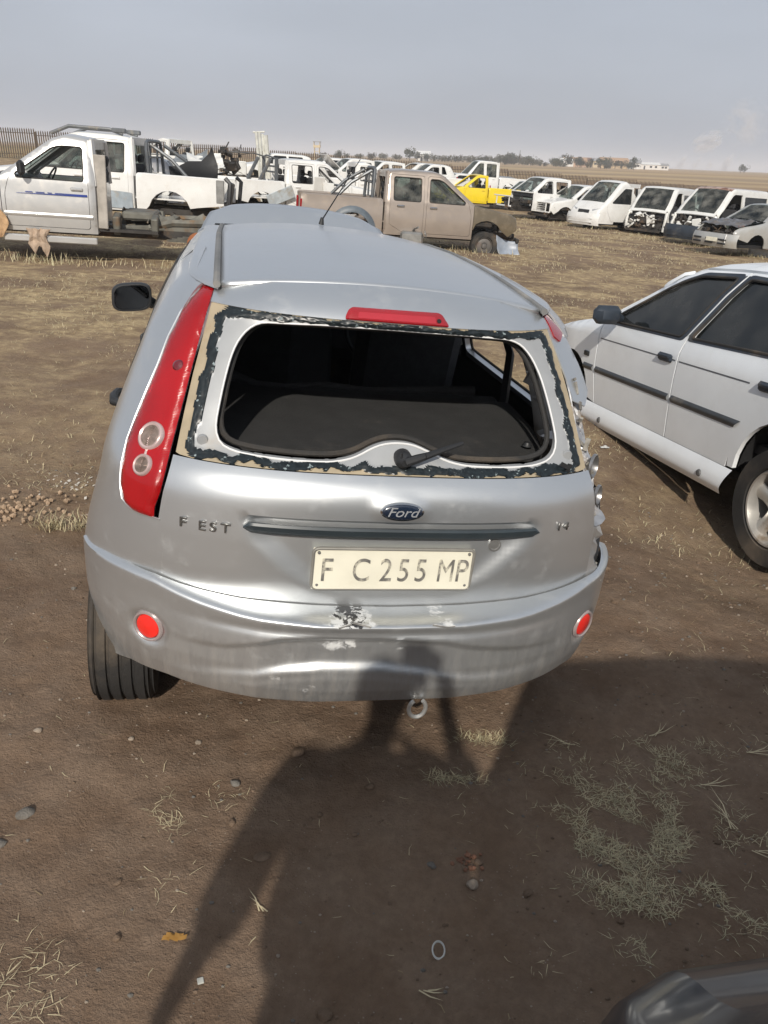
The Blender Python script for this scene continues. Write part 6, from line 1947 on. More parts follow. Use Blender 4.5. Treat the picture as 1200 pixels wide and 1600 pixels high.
# ------------------------------------------------------------------ dark hatchback behind the photographer, right
NB = plain('dark_bumper', (.17, .175, .185), .38, var=.2, dirt=(.16, .15, .14), coat=.3)
car('dark grey hatchback whose rear bumper corner shows at the bottom right edge', 0.945, .69, rad(186), NAVY, L=4.0, H=1.56, seed=71, dz=0, rear_extra=NB, tails=False)
# ------------------------------------------------------------------ palisade fence
FENCE = plain('fence_steel', (.085, .066, .052), .7, .1, var=.35, scale=3, dirt=(.15, .10, .06), dirt_lo=.45)
FA, FB = Vector((-47, 58.0)), Vector((66, 100.2))
flen = (FB - FA).length; fdir = (FB - FA).normalized(); frz = math.atan2(fdir.y, fdir.x)
NPAL, PITCH = 18, .162
plen = NPAL * PITCH
npan = int(flen / plen)
fence = empty('palisade_fence', 'long brown steel palisade fence running behind all the wrecked vehicles', 'fence')
pan = MB()
for k in range(NPAL):
    x = (k + .5) * PITCH; h = 2.18; w2 = .046
    V = [(x - w2, -.012, 0.05), (x, .012, .05), (x + w2, -.012, .05), (x - w2, -.012, h - .10), (x, .012, h - .10), (x + w2, -.012, h - .10), (x - .02, -.004, h - .10), (x + .02, -.004, h - .10), (x, .004, h)]
    V = [(x - w2, -.014, .05), (x, .014, .05), (x + w2, -.014, .05), (x - w2, -.014, h - .12), (x, .014, h - .06), (x + w2, -.014, h - .12), (x, .0, h)]
    pan.add(V, [(0, 1, 4, 3), (1, 2, 5, 4), (3, 4, 6), (4, 5, 6), (0, 3, 6, 5, 2)])
for z in (.35, 1.82): pan.box((plen / 2, .03, z), (plen, .04, .05))
pan0 = pan.build('pale_panel', FENCE, fence, smooth=False)
po = MB(); po.box((0, .05, 1.05), (.08, .06, 2.1)); po0 = po.build('post', FENCE, fence, smooth=False)
for i in range(npan):
    p = FA + fdir * (i * plen)
    q = FA + fdir * ((i + 1) * plen)
    z0 = T(p.x, p.y); z1 = T(q.x, q.y)
    zz = (z0 + z1) / 2 + .02 * math.sin(i * 2.3)
    a = pan0 if i == 0 else pan0.copy(); b = po0 if i == 0 else po0.copy()
    if i: COL.objects.link(a); COL.objects.link(b); a.parent = fence; b.parent = fence
    a.location = (p.x, p.y, zz - .02); a.rotation_euler = (0, 0, frz); b.location = (p.x, p.y, zz - .05); b.rotation_euler = (0, 0, frz)

# ------------------------------------------------------------------ trees beyond the fields
LEAF = [plain('far_leaf_a', (.055, .062, .035), .9, var=.4, scale=1.), plain('far_leaf_b', (.085, .078, .045), .9, var=.4, scale=1.), plain('far_leaf_c', (.040, .052, .032), .9, var=.4, scale=1.)]
BARK = plain('bark', (.09, .065, .045), .9)
def tree_proto(seed, h, wd, mat, n=420, cone=False):
    r = random.Random(seed)
    R = empty('tree', None, None)
    t_ = MB()
    t_.tube([(0, 0, 0), (.05 * h * r.uniform(-1, 1), 0, h * .35), (.04 * h, .02 * h, h * .7)], [h * .035, h * .026, h * .01], 6)
    for k in range(5):
        a = r.uniform(0, 6.28); z = h * r.uniform(.25, .5)
        t_.tube([(0, 0, z), (math.cos(a) * wd * .3, math.sin(a) * wd * .3, z + h * .25)], [h * .018, h * .006], 5)
    t_.build('trunk', BARK, R)
    c = MB()
    blobs = [(r.uniform(-.32, .32) * wd, r.uniform(-.32, .32) * wd, h * r.uniform(.42, .82), r.uniform(.16, .30) * wd) for _ in range(11)]
    if cone: blobs = [(0, 0, h * (.2 + .08 * k), wd * .30 * (1 - k / 11)) for k in range(10)]
    for k in range(n):
        bx, by, bz, br = r.choice(blobs)
        d = Vector((r.gauss(0, 1), r.gauss(0, 1), r.gauss(0, 1))).normalized() * br * r.uniform(.55, 1.05)
        p = Vector((bx, by, bz)) + d
        s = wd * r.uniform(.025, .06)
        a = Vector((r.gauss(0, 1), r.gauss(0, 1), r.gauss(0, 1))).normalized(); b = a.orthogonal().normalized()
        c.add([p + a * s, p + b * s, p - a * s, p - b * s], [(0, 1, 2, 3)])
    c.build('crown', mat, R, smooth=False)
    return R
protos = [tree_proto(1, 5.0, 6.5, LEAF[0]), tree_proto(2, 4.2, 6.0, LEAF[1]), tree_proto(3, 6.0, 5.0, LEAF[2]), tree_proto(4, 3.2, 5.5, LEAF[1]), tree_proto(5, 7.5, 2.4, LEAF[2], cone=True)]
KIND = ['dark rounded tree in the line beyond the fields', 'olive brown rounded tree in the line beyond the fields', 'tall dark tree in the line beyond the fields', 'low spreading bush in the line beyond the fields', 'slim dark cypress in the line beyond the fields']
used = [False] * 5
def place_tree(k, x, y, s, label=None, group='trees beyond the fields'):
    P = protos[k]
    if used[k]:
        Q = P.copy(); COL.objects.link(Q)
        for ch in P.children:
            d = ch.copy(); COL.objects.link(d); d.parent = Q
    else: Q = P; used[k] = True
    Q.location = (x, y, T(x, y) - .15); Q.scale = (s, s, s * RNG.uniform(.85, 1.15)); Q.rotation_euler = (0, 0, RNG.uniform(0, 6.28))
    tag(Q, label or KIND[k], 'tree', group)
def pxx(u, D): return (u - 622.5) / 1323 * D
for i in range(62):
    u = RNG.uniform(772, 992); D = RNG.uniform(360, 520)
    k = RNG.choice([0, 0, 1, 1, 2, 3, 3]); place_tree(k, pxx(u, D), D, RNG.uniform(.55, 1.0) * D / 430)
for u, D, k, s in ((811, 420, 4, .9), (903, 430, 2, 1.0), (1163, 520, 0, .9), (1157, 525, 2, .8), (532, 330, 0, .55), (541, 330, 1, .45), (527, 335, 3, .5), (580, 360, 3, .8), (640, 380, 0, .9), (652, 380, 2, .75), (668, 385, 0, .75), (677, 380, 1, .8), (620, 400, 3, .8), (700, 400, 3, .9), (715, 410, 3, 1), (730, 400, 1, .8), (742, 420, 3, 1.1), (755, 400, 0, .8), (765, 410, 3, 1), (598, 420, 3, .8), (561, 400, 3, .7), (505, 380, 3, .6), (690, 390, 1, .6)):
    place_tree(k, pxx(u, D), D, s)
# ------------------------------------------------------------------ far houses, tower
def house(u, D, wd, dp, h, wall, roof, label, rz=0., gable=True):
    x = pxx(u, D); R = empty('house', label, 'house', (x, D, T(x, D)), rz, 'houses beyond the fields')
    m_ = MB(); m_.box((0, 0, h / 2), (wd, dp, h)); m_.build('wall', wall, R, smooth=False)
    m_ = MB(); e = .35; rh = h * .5
    V = [(-wd / 2 - e, -dp / 2 - e, h), (wd / 2 + e, -dp / 2 - e, h), (wd / 2 + e, dp / 2 + e, h), (-wd / 2 - e, dp / 2 + e, h), (-wd / 2 - e, 0, h + rh), (wd / 2 + e, 0, h + rh)]
    m_.add(V, [(0, 1, 5, 4), (2, 3, 4, 5), (0, 4, 3), (1, 2, 5), (0, 3, 2, 1)]); m_.build('roof', roof, R, smooth=False)
    m_ = MB(); m_.box((-.15 * wd, -dp / 2 - .03, 1.0), (.9, .06, 2.0)); m_.build('door', BLACK, R, smooth=False)
    for kx in (-.36, .12, .33):
        m_ = MB(); m_.box((kx * wd, -dp / 2 - .03, h * .58), (1.3, .06, 1.0)); m_.build('window', DARK, R, smooth=False)
HWALL = [plain('wall_tan', (.52, .38, .22), .9), plain('wall_cream', (.60, .50, .34), .9), plain('wall_pink', (.50, .33, .22), .9), plain('wall_white', (.72, .70, .66), .9)]
HROOF = [plain('roof_tan', (.42, .27, .16), .8), plain('roof_grey', (.30, .30, .30), .7), plain('roof_white', (.70, .70, .68), .6), plain('roof_brown', (.25, .14, .09), .8)]
for a in ((897, 470, 12, 7, 3.2, HWALL[2], HROOF[0], 'tan roofed pink house at the left of the far houses'), (884, 468, 7, 6, 2.8, HWALL[3], HROOF[2], 'low white house beside the trees'),
          (925, 480, 11, 7, 3.3, HWALL[0], HROOF[3], 'tan house with brown roof among far trees'), (938, 476, 10, 6, 3.3, HWALL[1], HROOF[1], 'cream house with grey roof among far trees'),
          (957, 470, 15, 8, 3.6, HWALL[0], HROOF[0], 'widest tan house on the far slope'), (972, 482, 8, 6, 3.2, HWALL[1], HROOF[3], 'cream house with brown roof on the far slope'),
          (988, 478, 7, 6, 3.0, HWALL[3], HROOF[1], 'white house with grey roof at the end of the tree line'), (1010, 500, 14, 6, 2.6, HWALL[3], HROOF[2], 'long low white shed right of the tree line'),
          (1030, 505, 9, 6, 2.4, HWALL[3], HROOF[1], 'small white shed farthest right on the far slope'), (661, 390, 6, 5, 2.9, HWALL[3], HROOF[2], 'white gabled house between two dark trees')):
    house(*a)
tx, ty = pxx(495, 190), 190
R = empty('watchtower', 'pale square watchtower on legs beyond the fence', 'tower', (tx, ty, T(tx, ty)))
m_ = MB()
for sx in (-1, 1):
    for sy in (-1, 1): m_.box((sx * .55, sy * .55, 1.7), (.14, .14, 3.4))
    m_.box((sx * .55, 0, 2.0), (.08, 1.2, .08)); m_.box((0, sx * .55, 2.0), (1.2, .08, .08))
m_.build('legs', HWALL[1], R, smooth=False)
m_ = MB(); m_.box((0, 0, 3.05), (1.5, 1.5, .5)); 
for sx in (-1, 1):
    for sy in (-1, 1): m_.box((sx * .65, sy * .65, 3.6), (.10, .10, .7))
m_.build('cabin', HWALL[1], R, smooth=False)
m_ = MB(); m_.box((0, 0, 4.0), (1.7, 1.7, .14)); m_.build('roof', HROOF[1], R, smooth=False)
# ------------------------------------------------------------------ smoke over the horizon
def smoke(name, label, c, dims, dens, seed, lean=0.):
    bm = bmesh.new(); bmesh.ops.create_icosphere(bm, subdivisions=2, radius=1.0)
    me = bpy.data.meshes.new(name); bm.to_mesh(me); bm.free()
    o = bpy.data.objects.new(name, me); COL.objects.link(o)
    m = bpy.data.materials.new(name); m.use_nodes = True; nt = m.node_tree; nt.nodes.clear()
    out = nt.nodes.new('ShaderNodeOutputMaterial'); pv = nt.nodes.new('ShaderNodeVolumePrincipled')
    pv.inputs['Color'].default_value = (.93, .94, .97, 1); pv.inputs['Anisotropy'].default_value = .2
    tcn = nt.nodes.new('ShaderNodeTexCoord')
    ln = nt.nodes.new('ShaderNodeVectorMath'); ln.operation = 'LENGTH'; nt.links.new(tcn.outputs['Object'], ln.inputs[0])
    fall = nn(nt, 'ShaderNodeMapRange'); fall.inputs['From Min'].default_value = 1.; fall.inputs['From Max'].default_value = .15; nt.links.new(ln.outputs['Value'], fall.inputs['Value'])
    mp = nn(nt, 'ShaderNodeMapping'); mp.inputs['Location'].default_value = (seed, seed * .7, 0); mp.inputs['Scale'].default_value = (1, 1, 1.4); nt.links.new(tcn.outputs['Object'], mp.inputs[0])
    n = nn(nt, 'ShaderNodeTexNoise'); n.inputs['Scale'].default_value = 1.9; n.inputs['Detail'].default_value = 5; n.inputs['Distortion'].default_value = .6; nt.links.new(mp.outputs[0], n.inputs['Vector'])
    r = nn(nt, 'ShaderNodeMapRange'); r.inputs['From Min'].default_value = .45; r.inputs['From Max'].default_value = .72; nt.links.new(n.outputs['Fac'], r.inputs['Value'])
    nt.links.new(mathn(nt, 'MULTIPLY', mathn(nt, 'MULTIPLY', fall.outputs[0], r.outputs[0]), dens), pv.inputs['Density'])
    nt.links.new(pv.outputs[0], out.inputs['Volume'])
    me.materials.append(m)
    o.location = c; o.scale = dims; o.rotation_euler = (0, lean, 0)
    tag(o, label, 'smoke', None, 'stuff'); return o
DS = 1500
def pz(v, u, D): return 1.67 + (247 + .0407 * (u - 622) - v) / 1457 * D
smoke('smoke_puff', 'white puff of smoke drifting high over the fields', (pxx(1097, DS), DS, pz(224, 1097, DS)), (30, 20, 19), .6, 3., rad(-25))
smoke('smoke_puff', 'faint smear of smoke above the puff at the upper right', (pxx(1150, DS), DS, pz(195, 1150, DS)), (45, 25, 45), .08, 9., rad(20))
for u, v, s, k in ((1063, 256, 11, 1), (1086, 257, 9, 2), (1107, 260, 8, 5), (1133, 258, 13, 7)):
    smoke('smoke_column', {1: 'leftmost thin column of smoke rising from the horizon', 2: 'second thin column of smoke from the left on the horizon', 5: 'third thin column of smoke on the horizon', 7: 'rightmost and tallest column of smoke on the horizon'}[k], (pxx(u, DS), DS, pz(v, u, DS)), (s * .6, s, s * 1.5), .9, k * 1.7, rad(25))
# ------------------------------------------------------------------ the person taking the picture (standing behind the lens)
SKIN = plain('skin', (.22, .12, .075), .55, var=.12, scale=8)
JACKET = plain('jacket_cloth', (.035, .045, .06), .9, var=.25, scale=9, bump=.3)
TROUS = plain('trouser_cloth', (.045, .05, .075), .95, var=.3, scale=9, bump=.3)
def skin_mesh(name, chains, mat, parent, sub=2, M=None):
    """chains: lists of (point, radius) or (point, (rx, ry)); equal points are shared"""
    V = []; E = []; R = []; key = {}
    for ch in chains:
        prev = None
        for p, r in ch:
            k = tuple(round(c, 4) for c in p)
            if k not in key: key[k] = len(V); V.append(Vector(p)); R.append(r if isinstance(r, tuple) else (r, r))
            i = key[k]
            if prev is not None and prev != i: E.append((prev, i))
            prev = i
    me = bpy.data.meshes.new(name); me.from_pydata(V, E, [])
    t = bpy.data.objects.new(name + '_t', me); COL.objects.link(t)
    md = t.modifiers.new('s', 'SKIN'); md.use_smooth_shade = True; md.branch_smoothing = .6
    for i, s_ in enumerate(me.skin_vertices[0].data):
        s_.radius = R[i]; s_.use_root = (i == 0)
    t.modifiers.new('b', 'SUBSURF').levels = sub
    dg = bpy.context.evaluated_depsgraph_get(); dg.update()
    m2 = bpy.data.meshes.new_from_object(t.evaluated_get(dg)); m2.name = name
    bpy.data.objects.remove(t)
    m2.materials.clear(); m2.materials.append(mat)
    m2.polygons.foreach_set('use_smooth', [True] * len(m2.polygons))
    o = bpy.data.objects.new(name, m2); COL.objects.link(o); o.parent = parent
    return o
px0, py0 = -.15, -.34
person = empty('person', 'person in a dark jacket standing with one hand raised to hold a phone', 'person', (0, 0, 0))
hip = (px0, py0, .96); waist = (px0, py0 + .01, 1.12); chest = (px0, py0 + .015, 1.34); neck = (px0 + .02, py0 + .02, 1.50); headb = (px0 + .04, py0 + .045, 1.57)
elL, wrL = (px0 - .280, py0 - .01, 1.17), (px0 - .345, py0 + .05, .93)
elR, wrR = (px0 + .33, py0 + .10, 1.22), (.092, -.095, 1.575)
def arm(sx, mid, elbow, wrist): return [(chest, (.15, .11)), ((px0 + sx * .13, py0 + .02, 1.45), .062), ((px0 + sx * .185, py0 + .02, 1.435), .056), (mid, .047), (elbow, .040), (tuple((Vector(elbow) + Vector(wrist)) / 2), .036), (wrist, .026)]
body_ch = [[(hip, (.16, .10)), (waist, (.155, .095)), (chest, (.165, .11)), (neck, .055), (headb, .052), ((px0 + .06, py0 + .06, 1.645), (.070, .085)), ((px0 + .06, py0 + .05, 1.71), (.072, .088)), ((px0 + .06, py0 + .045, 1.77), (.045, .055))],
           [(hip, (.16, .10)), ((px0 - .09, py0, .86), .088), ((px0 - .11, py0 + .02, .49), .056), ((px0 - .12, py0 - .01, .10), .038), ((px0 - .125, py0 + .0, .045), .036), ((px0 - .14, py0 + .12, .035), .034), ((px0 - .145, py0 + .17, .030), .026)],
           [(hip, (.16, .10)), ((px0 + .09, py0, .86), .088), ((px0 + .11, py0 + .02, .49), .056), ((px0 + .12, py0 - .01, .10), .038), ((px0 + .125, py0 + .0, .045), .036), ((px0 + .14, py0 + .12, .035), .034), ((px0 + .145, py0 + .17, .030), .026)],
           arm(-1, (px0 - .230, py0 + .0, 1.32), elL, wrL) + [((px0 - .355, py0 + .07, .875), (.034, .020))], arm(1, (px0 + .26, py0 + .05, 1.34), elR, wrR) + [((.078, -.058, 1.625), (.022, .036))]]
body_o = skin_mesh('body', body_ch, SKIN, person)
def inflate(ch, k, sel): return [[(p, (r[0] * k, r[1] * k) if isinstance(r, tuple) else r * k) for p, r in c[s:e]] for c, (s, e) in zip(ch, sel)]
jk = [[(p, (r[0] + (.085 if p[2] < 1.2 else .065), r[1] + .035) if isinstance(r, tuple) else r + .03) for p, r in c] for c in ([body_ch[0][:4]] + [body_ch[3][:6]] + [body_ch[4][:6]])]
skin_mesh('jacket', jk, JACKET, person)
tr_ = [[(p, (r[0] + .02, r[1] + .02) if isinstance(r, tuple) else r + .028) for p, r in c] for c in ([body_ch[0][:2]] + [body_ch[1][:4]] + [body_ch[2][:4]])]
skin_mesh('trousers', tr_, TROUS, person)
for sx in (-1, 1):
    m_ = MB(); m_.grid(lambda u, v: Vector((px0 + sx * .135 + .05 * math.cos(6.283 * u) * (1 - .15 * v), py0 + .06 + .135 * math.sin(6.283 * u) * (1 - .25 * v) - .03 * v, -.02 + .10 * v)), 20, 5)
    m_.grid(lambda u, v: Vector((px0 + sx * .135 + .043 * v * math.cos(6.283 * u), py0 + .03 + .10 * v * math.sin(6.283 * u), .085 + .02 * (1 - v))), 20, 3); m_.build('shoe', BLACK, person)
hx, hy, hz = px0 + .06, py0 + .05, 1.695
m_ = MB()
m_.grid(lambda u, v: Vector((hx + .083 * math.cos(6.283 * u) * math.sin(v * 1.75), hy - .012 + .100 * math.sin(6.283 * u) * math.sin(v * 1.75), hz + .02 + .105 * math.cos(v * 1.75))), 24, 10); m_.build('hair', plain('hair_black', (.012, .010, .009), .8, bump=.5, scale=40), person)
m_ = MB()
for sx in (-1, 1): m_.lathe([(0, .004), (.011, .003), (.013, 0)], (hx + sx * .030, hy + .083, hz - .005), 'y', 12); m_.box((hx + sx * .079, hy, hz - .01), (.012, .035, .055), bev=.005)
m_.build('eyes_and_ears', SKIN, person)
m_ = MB(); m_.box((hx, hy + .096, hz - .035), (.022, .026, .045), (rad(-12), 0, 0), bev=.009); m_.box((hx, hy + .085, hz - .075), (.046, .010, .012), bev=.004); m_.build('nose_and_mouth', plain('skin_dark', (.17, .085, .06), .5), person)
# hands: the arm ends in the palm; five fingers each
for k, (dz, ln) in enumerate(((.038, .052), (.016, .060), (-.006, .055), (-.026, .044))):
    r0 = Vector((.074, -.052, 1.620 + dz)); r1 = Vector((.058, -.031 + .002 * k, 1.628 + dz)); r2 = Vector((.056 - ln * .45, -.0225, 1.632 + dz)); r3 = Vector((.056 - ln * .85, -.0225, 1.632 + dz))
    skin_mesh('finger', [[(tuple(r0), .0105), (tuple(r1), .0092), (tuple(r2), .0082), (tuple(r3), .0070)]], SKIN, person, sub=1)
skin_mesh('thumb', [[((.072, -.058, 1.600), .013), ((.056, -.058, 1.625), .0105), ((.036, -.048, 1.650), .0085)]], SKIN, person, sub=1)
for k, (dy, ln) in enumerate(((.030, .070), (.010, .078), (-.010, .073), (-.029, .060))):
    b0 = Vector((px0 - .358, py0 + .07 + dy, .860)); b1 = b0 + Vector((-.006, .004, -ln * .5)); b2 = b1 + Vector((.006, .010, -ln * .38)); b3 = b2 + Vector((.012, .010, -ln * .22))
    skin_mesh('finger', [[(tuple(b0), .0100), (tuple(b1), .0092), (tuple(b2), .0080), (tuple(b3), .0068)]], SKIN, person, sub=1)
skin_mesh('thumb', [[((px0 - .350, py0 + .095, .885), .012), ((px0 - .342, py0 + .125, .862), .0100), ((px0 - .336, py0 + .135, .835), .0082)]], SKIN, person, sub=1)
ph = empty('phone', 'black phone held upright in one raised hand', 'phone', (0, 0, 0))
m_ = MB(); m_.box((0, -.034, 1.628), (.076, .008, .150), bev=.003); m_.build('case', BLACK, ph)
m_ = MB(); m_.box((0, -.0385, 1.628), (.070, .001, .144)); m_.build('screen', plain('screen_glass', (.02, .02, .025), .08, coat=1.), ph)
m_ = MB(); m_.box((0, -.029, 1.672), (.03, .004, .03), bev=.0015); m_.build('lens_block', DARK, ph)

bag = empty('shadow_fill_bag', 'added dark bag at the right hip of the person, closing a gap in the cast shadow', 'bag', (0, 0, 0))  # added bag: blocks sun between person and car so their shadows join
m_ = MB(); m_.box((.080, -.33, 1.09), (.17, .20, .44), bev=.04); m_.build('shadow_fill_pouch', TROUS, bag)
m_ = MB(); m_.tube([(.10, -.26, 1.28), (.02, -.20, 1.42), (-.10, -.25, 1.53), (-.22, -.33, 1.50), (-.10, -.46, 1.40), (.06, -.43, 1.28)], .014, 6); m_.build('strap', BLACK, bag)

# ------------------------------------------------------------------ stones, litter, straw
STONES = [plain('stone_brown', (.19, .135, .095), .95, var=.35, scale=25, bump=.5, spec=.1), plain('stone_grey', (.18, .165, .145), .9, var=.3, scale=25, bump=.5, spec=.2), plain('stone_pale', (.33, .27, .21), .9, var=.3, scale=25, bump=.5)]
def stone_mesh(seed, sub=2, rough=.22):
    bm = bmesh.new(); bmesh.ops.create_icosphere(bm, subdivisions=sub, radius=.5)
    for v in bm.verts:
        n = noise.fractal(v.co * 1.6 + Vector((seed * 3.1, 0, 0)), 1., 2., 3); v.co *= 1 + rough * n
        for k in range(4):   # flat broken facets
            d = Vector((math.sin(seed + k * 2.1), math.cos(seed * 1.7 + k), math.sin(seed * .6 + k * 1.3))).normalized(); e = v.co.dot(d) - .36
            if e > 0: v.co -= d * e * .8
    V = [v.co.copy() for v in bm.verts]; F = [[v.index for v in f.verts] for f in bm.faces]; bm.free(); return V, F
def stone(x, y, s, label, mat, rz=0., flat=.6, seed=1):
    V, F = stone_mesh(seed)
    V = [(v.x * s[0], v.y * s[1], v.z * s[0] * flat) for v in V]
    o = mesh_obj('stone', V, F, mat, None, angle=28); o.location = (x, y, GZ(x, y) + s[0] * flat * .18); o.rotation_euler = (0, 0, rz)
    tag(o, label, 'stone', 'stones on the dirt')
for a in ((-.927, 1.517, (.052, .038), 'smooth slate grey stone at the left edge of the dirt', STONES[1], .7, .55, 1), (-.955, 1.415, (.045, .03), 'dark flat stone cut by the left edge below the smooth grey stone', STONES[1], .2, .4, 2),
          (-.234, 1.822, (.045, .036), 'brown faceted stone on the edge of the shadow below the bumper', STONES[0], .4, .6, 3), (-.397, 1.678, (.034, .024), 'grey wedge shaped stone left of the shadow', STONES[1], -.5, .6, 4),
          (-.379, 1.536, (.020, .028), 'upright brown stone between the straw clump and the shadow', STONES[0], .1, .8, 5), (-1.026, 1.83, (.026, .020), 'small tan stone below the left rear tyre', STONES[2], 0, .7, 6),
          (-.74, 1.82, (.018, .016), 'pale round pebble under the left rear tyre', STONES[2], 0, .7, 7), (.262, 1.374, (.034, .027), 'smooth pale brown stone in the shadow, right of centre', STONES[2], .1, .7, 8),
          (-.082, 1.04, (.036, .034), 'grey brown stone at the bottom edge, left of centre', STONES[0], .3, .6, 9), (-.01, 1.694, (.028, .024), 'stone in the shadow just below the towing eye', STONES[0], .6, .7, 10),
          (-.143, 1.579, (.020, .018), 'larger of two small stones side by side in the shadow', STONES[0], 0, .8, 11), (-.168, 1.565, (.014, .013), 'smaller of two small stones side by side in the shadow', STONES[0], 0, .8, 12),
          (-.278, 1.429, (.050, .032), 'flat half buried brown slab inside the left of the shadow', STONES[0], .3, .25, 13), (-.572, 1.183, (.022, .018), 'small dark stone in the sunlit dirt at lower left', STONES[0], 0, .8, 14),
          (.165, 1.42, (.016, .014), 'dark little stone left of the smooth pale brown one', STONES[1], 0, .8, 15), (.40, 1.36, (.030, .022), 'angular brown stone at the edge of the grass patch', STONES[0], .8, .6, 16),
          (.62, 1.30, (.020, .016), 'brown pebble between the white ring and the dark car', STONES[0], 0, .7, 17), (-.62, 1.33, (.022, .014), 'thin brown stone beside the straw clump at left', STONES[0], .9, .5, 18)):
    stone(a[0], a[1], a[2], a[3], a[4], a[5], a[6], a[7])
m_ = MB(); m_.lathe([(.0125, .0), (.0145, .0025), (.0165, .0), (.0145, -.0025), (.0125, 0)], (0, 0, 0), 'z', 28)
o = m_.build('plastic_ring', plain('ring_white', (.62, .62, .58), .5), None); o.location = (.168, 1.195, GZ(.168, 1.195) + .009); o.rotation_euler = (rad(22), rad(10), 0); o.scale = (1, 1.25, 1); tag(o, 'white plastic ring lying in the shadow at bottom centre', 'ring')
m_ = MB(); m_.box((0, 0, 0), (.014, .014, .004), bev=.001); o = m_.build('plastic_chip', plain('chip_pale', (.5, .5, .45), .5), None); o.location = (-.362, 1.10, GZ(-.362, 1.10) + .003); o.rotation_euler = (.1, .1, .4); tag(o, 'small square pale chip in the shadow at lower left', 'litter')
m_ = MB()
for k in range(5): m_.grid(lambda u, v: Vector((.02 * (u - .5) + .01 * k - .02, .012 * (v - .5) + .006 * (k % 2), .004 * math.sin(u * 3 + k) + .002 * k)), 4, 3)
o = m_.build('dry_leaf', plain('leaf_ochre', (.42, .22, .05), .8), None); o.location = (-.443, 1.189, GZ(-.443, 1.189) + .004); tag(o, 'curled ochre leaf scrap on the sunlit dirt by the shadow edge', 'leaf')
m_ = MB(); r_ = random.Random(4)
for k in range(26):
    V, F = stone_mesh(k, 1); s_ = r_.uniform(.006, .016); c = Vector((r_.gauss(0, .02), r_.gauss(0, .016), .002)); m_.add([v * s_ + c for v in V], F)
o = m_.build('rust_clod', plain('clod_rust', (.26, .13, .08), .95, var=.4, scale=60), None); o.location = (.251, 1.447, GZ(.251, 1.447)); tag(o, 'crumbled reddish clod above the pale brown stone', 'clod')
m_ = MB(); r_ = random.Random(6)
for k in range(150):
    V, F = stone_mesh(k % 9, 1); s_ = r_.uniform(.006, .030); c = Vector((r_.gauss(0, .15), r_.gauss(0, .11), .003)); m_.add([v * s_ + c for v in V], F)
o = m_.build('brick_rubble', plain('rubble_orange', (.42, .30, .20), .95, var=.4, scale=30), None); o.location = (-1.83, 3.34, GZ(-1.83, 3.34)); tag(o, 'scatter of crushed orange brick at the left edge', 'rubble', None, 'stuff')
m_ = MB(); r_ = random.Random(16)
for k in range(50):
    s_ = r_.uniform(.006, .018); m_.box((r_.gauss(0, .10), r_.gauss(0, .08), .004), (s_, s_ * .7, s_ * .2), (r_.uniform(-.4, .4), r_.uniform(-.4, .4), r_.uniform(0, 3)))
o = m_.build('plaster_crumbs', plain('crumb_white', (.6, .56, .5), .9), None); o.location = (-1.60, 3.70, GZ(-1.60, 3.70)); tag(o, 'white crumbs of plaster on the dirt left of the tail lamp', 'litter', None, 'stuff')
m_ = MB(); m_.grid(lambda u, v: Vector((.06 * (u - .5), .04 * (v - .5), .008 * math.sin(u * 7) * math.sin(v * 5))), 6, 5); o = m_.build('plastic_scrap', plain('scrap_white', (.6, .6, .58), .5), None); o.location = (1.509, 5.058, GZ(1.509, 5.058) + .01); tag(o, 'small white plastic scrap in front of the white saloon sill', 'litter')

def scatter_field(n, xr, yr_, seed, dens=None):
    r = random.Random(seed); out = []
    while len(out) < n:
        x, y = r.uniform(*xr), r.uniform(*yr_)
        if dens is None or r.random() < dens(x, y): out.append((x, y))
    return out
# gravel: loose grit and clods nobody would count
gv = MB(); r_ = random.Random(21)
small = [stone_mesh(k, 1, .3) for k in range(8)]
for i, (x, y) in enumerate(scatter_field(6500, (-2.1, 2.3), (.85, 4.2), 31)):
    k = 1 if y < 2.4 else 1.4
    s_ = (.0026 + .0085 * r_.random() ** 3.0) * k * (2.0 if r_.random() < .03 else 1)
    V, F = small[i % 8]; z = GZ(x, y) + s_ * .1; a = r_.uniform(0, 6.28); c, q = math.cos(a), math.sin(a)
    gv.add([((v.x * c - v.y * q) * s_ * 1.3 + x, (v.x * q + v.y * c) * s_ + y, v.z * s_ * .8 + z) for v in V], F, r_.choice([0, 0, 0, 0, 1, 2]))
o = gv.build('gravel', STONES, None, smooth=False); tag(o, 'fine grit and small clods over the dirt', 'gravel', None, 'stuff')
# straw and grass: narrow bent blades
def blade(mb, x, y, z, ln, wd, az, el, curl, m=0):
    d = Vector((math.cos(az) * math.cos(el), math.sin(az) * math.cos(el), math.sin(el)))
    s_ = Vector((-math.sin(az), math.cos(az), 0)) * wd
    p0 = Vector((x, y, z)); p1 = p0 + d * ln * .5; p2 = p1 + (d + Vector((s_.x, s_.y, 0)).normalized() * curl + Vector((0, 0, -.25 * (el > .25)))).normalized() * ln * .5
    up = Vector((0, 0, wd * .6))
    mb.add([p0 - s_, p0 + s_, p1 + s_ + up, p1 - s_ + up, p2], [(0, 1, 2, 3), (3, 2, 4)], m)
STRAW = [plain('straw_pale', (.58, .49, .31), .8, var=.3, scale=30), plain('straw_green', (.50, .45, .28), .8, var=.3, scale=30), plain('straw_dark', (.33, .25, .14), .8, var=.3, scale=30)]
sw = MB(); r_ = random.Random(41)
for (x, y) in scatter_field(520, (-2.0, 2.2), (.9, 4.0), 42):
    blade(sw, x, y, GZ(x, y) + .003, r_.uniform(.008, .042), r_.uniform(.0005, .0012), r_.uniform(0, 6.28), r_.uniform(0, .12), r_.uniform(-.7, .7), r_.choice([0, 0, 2]))
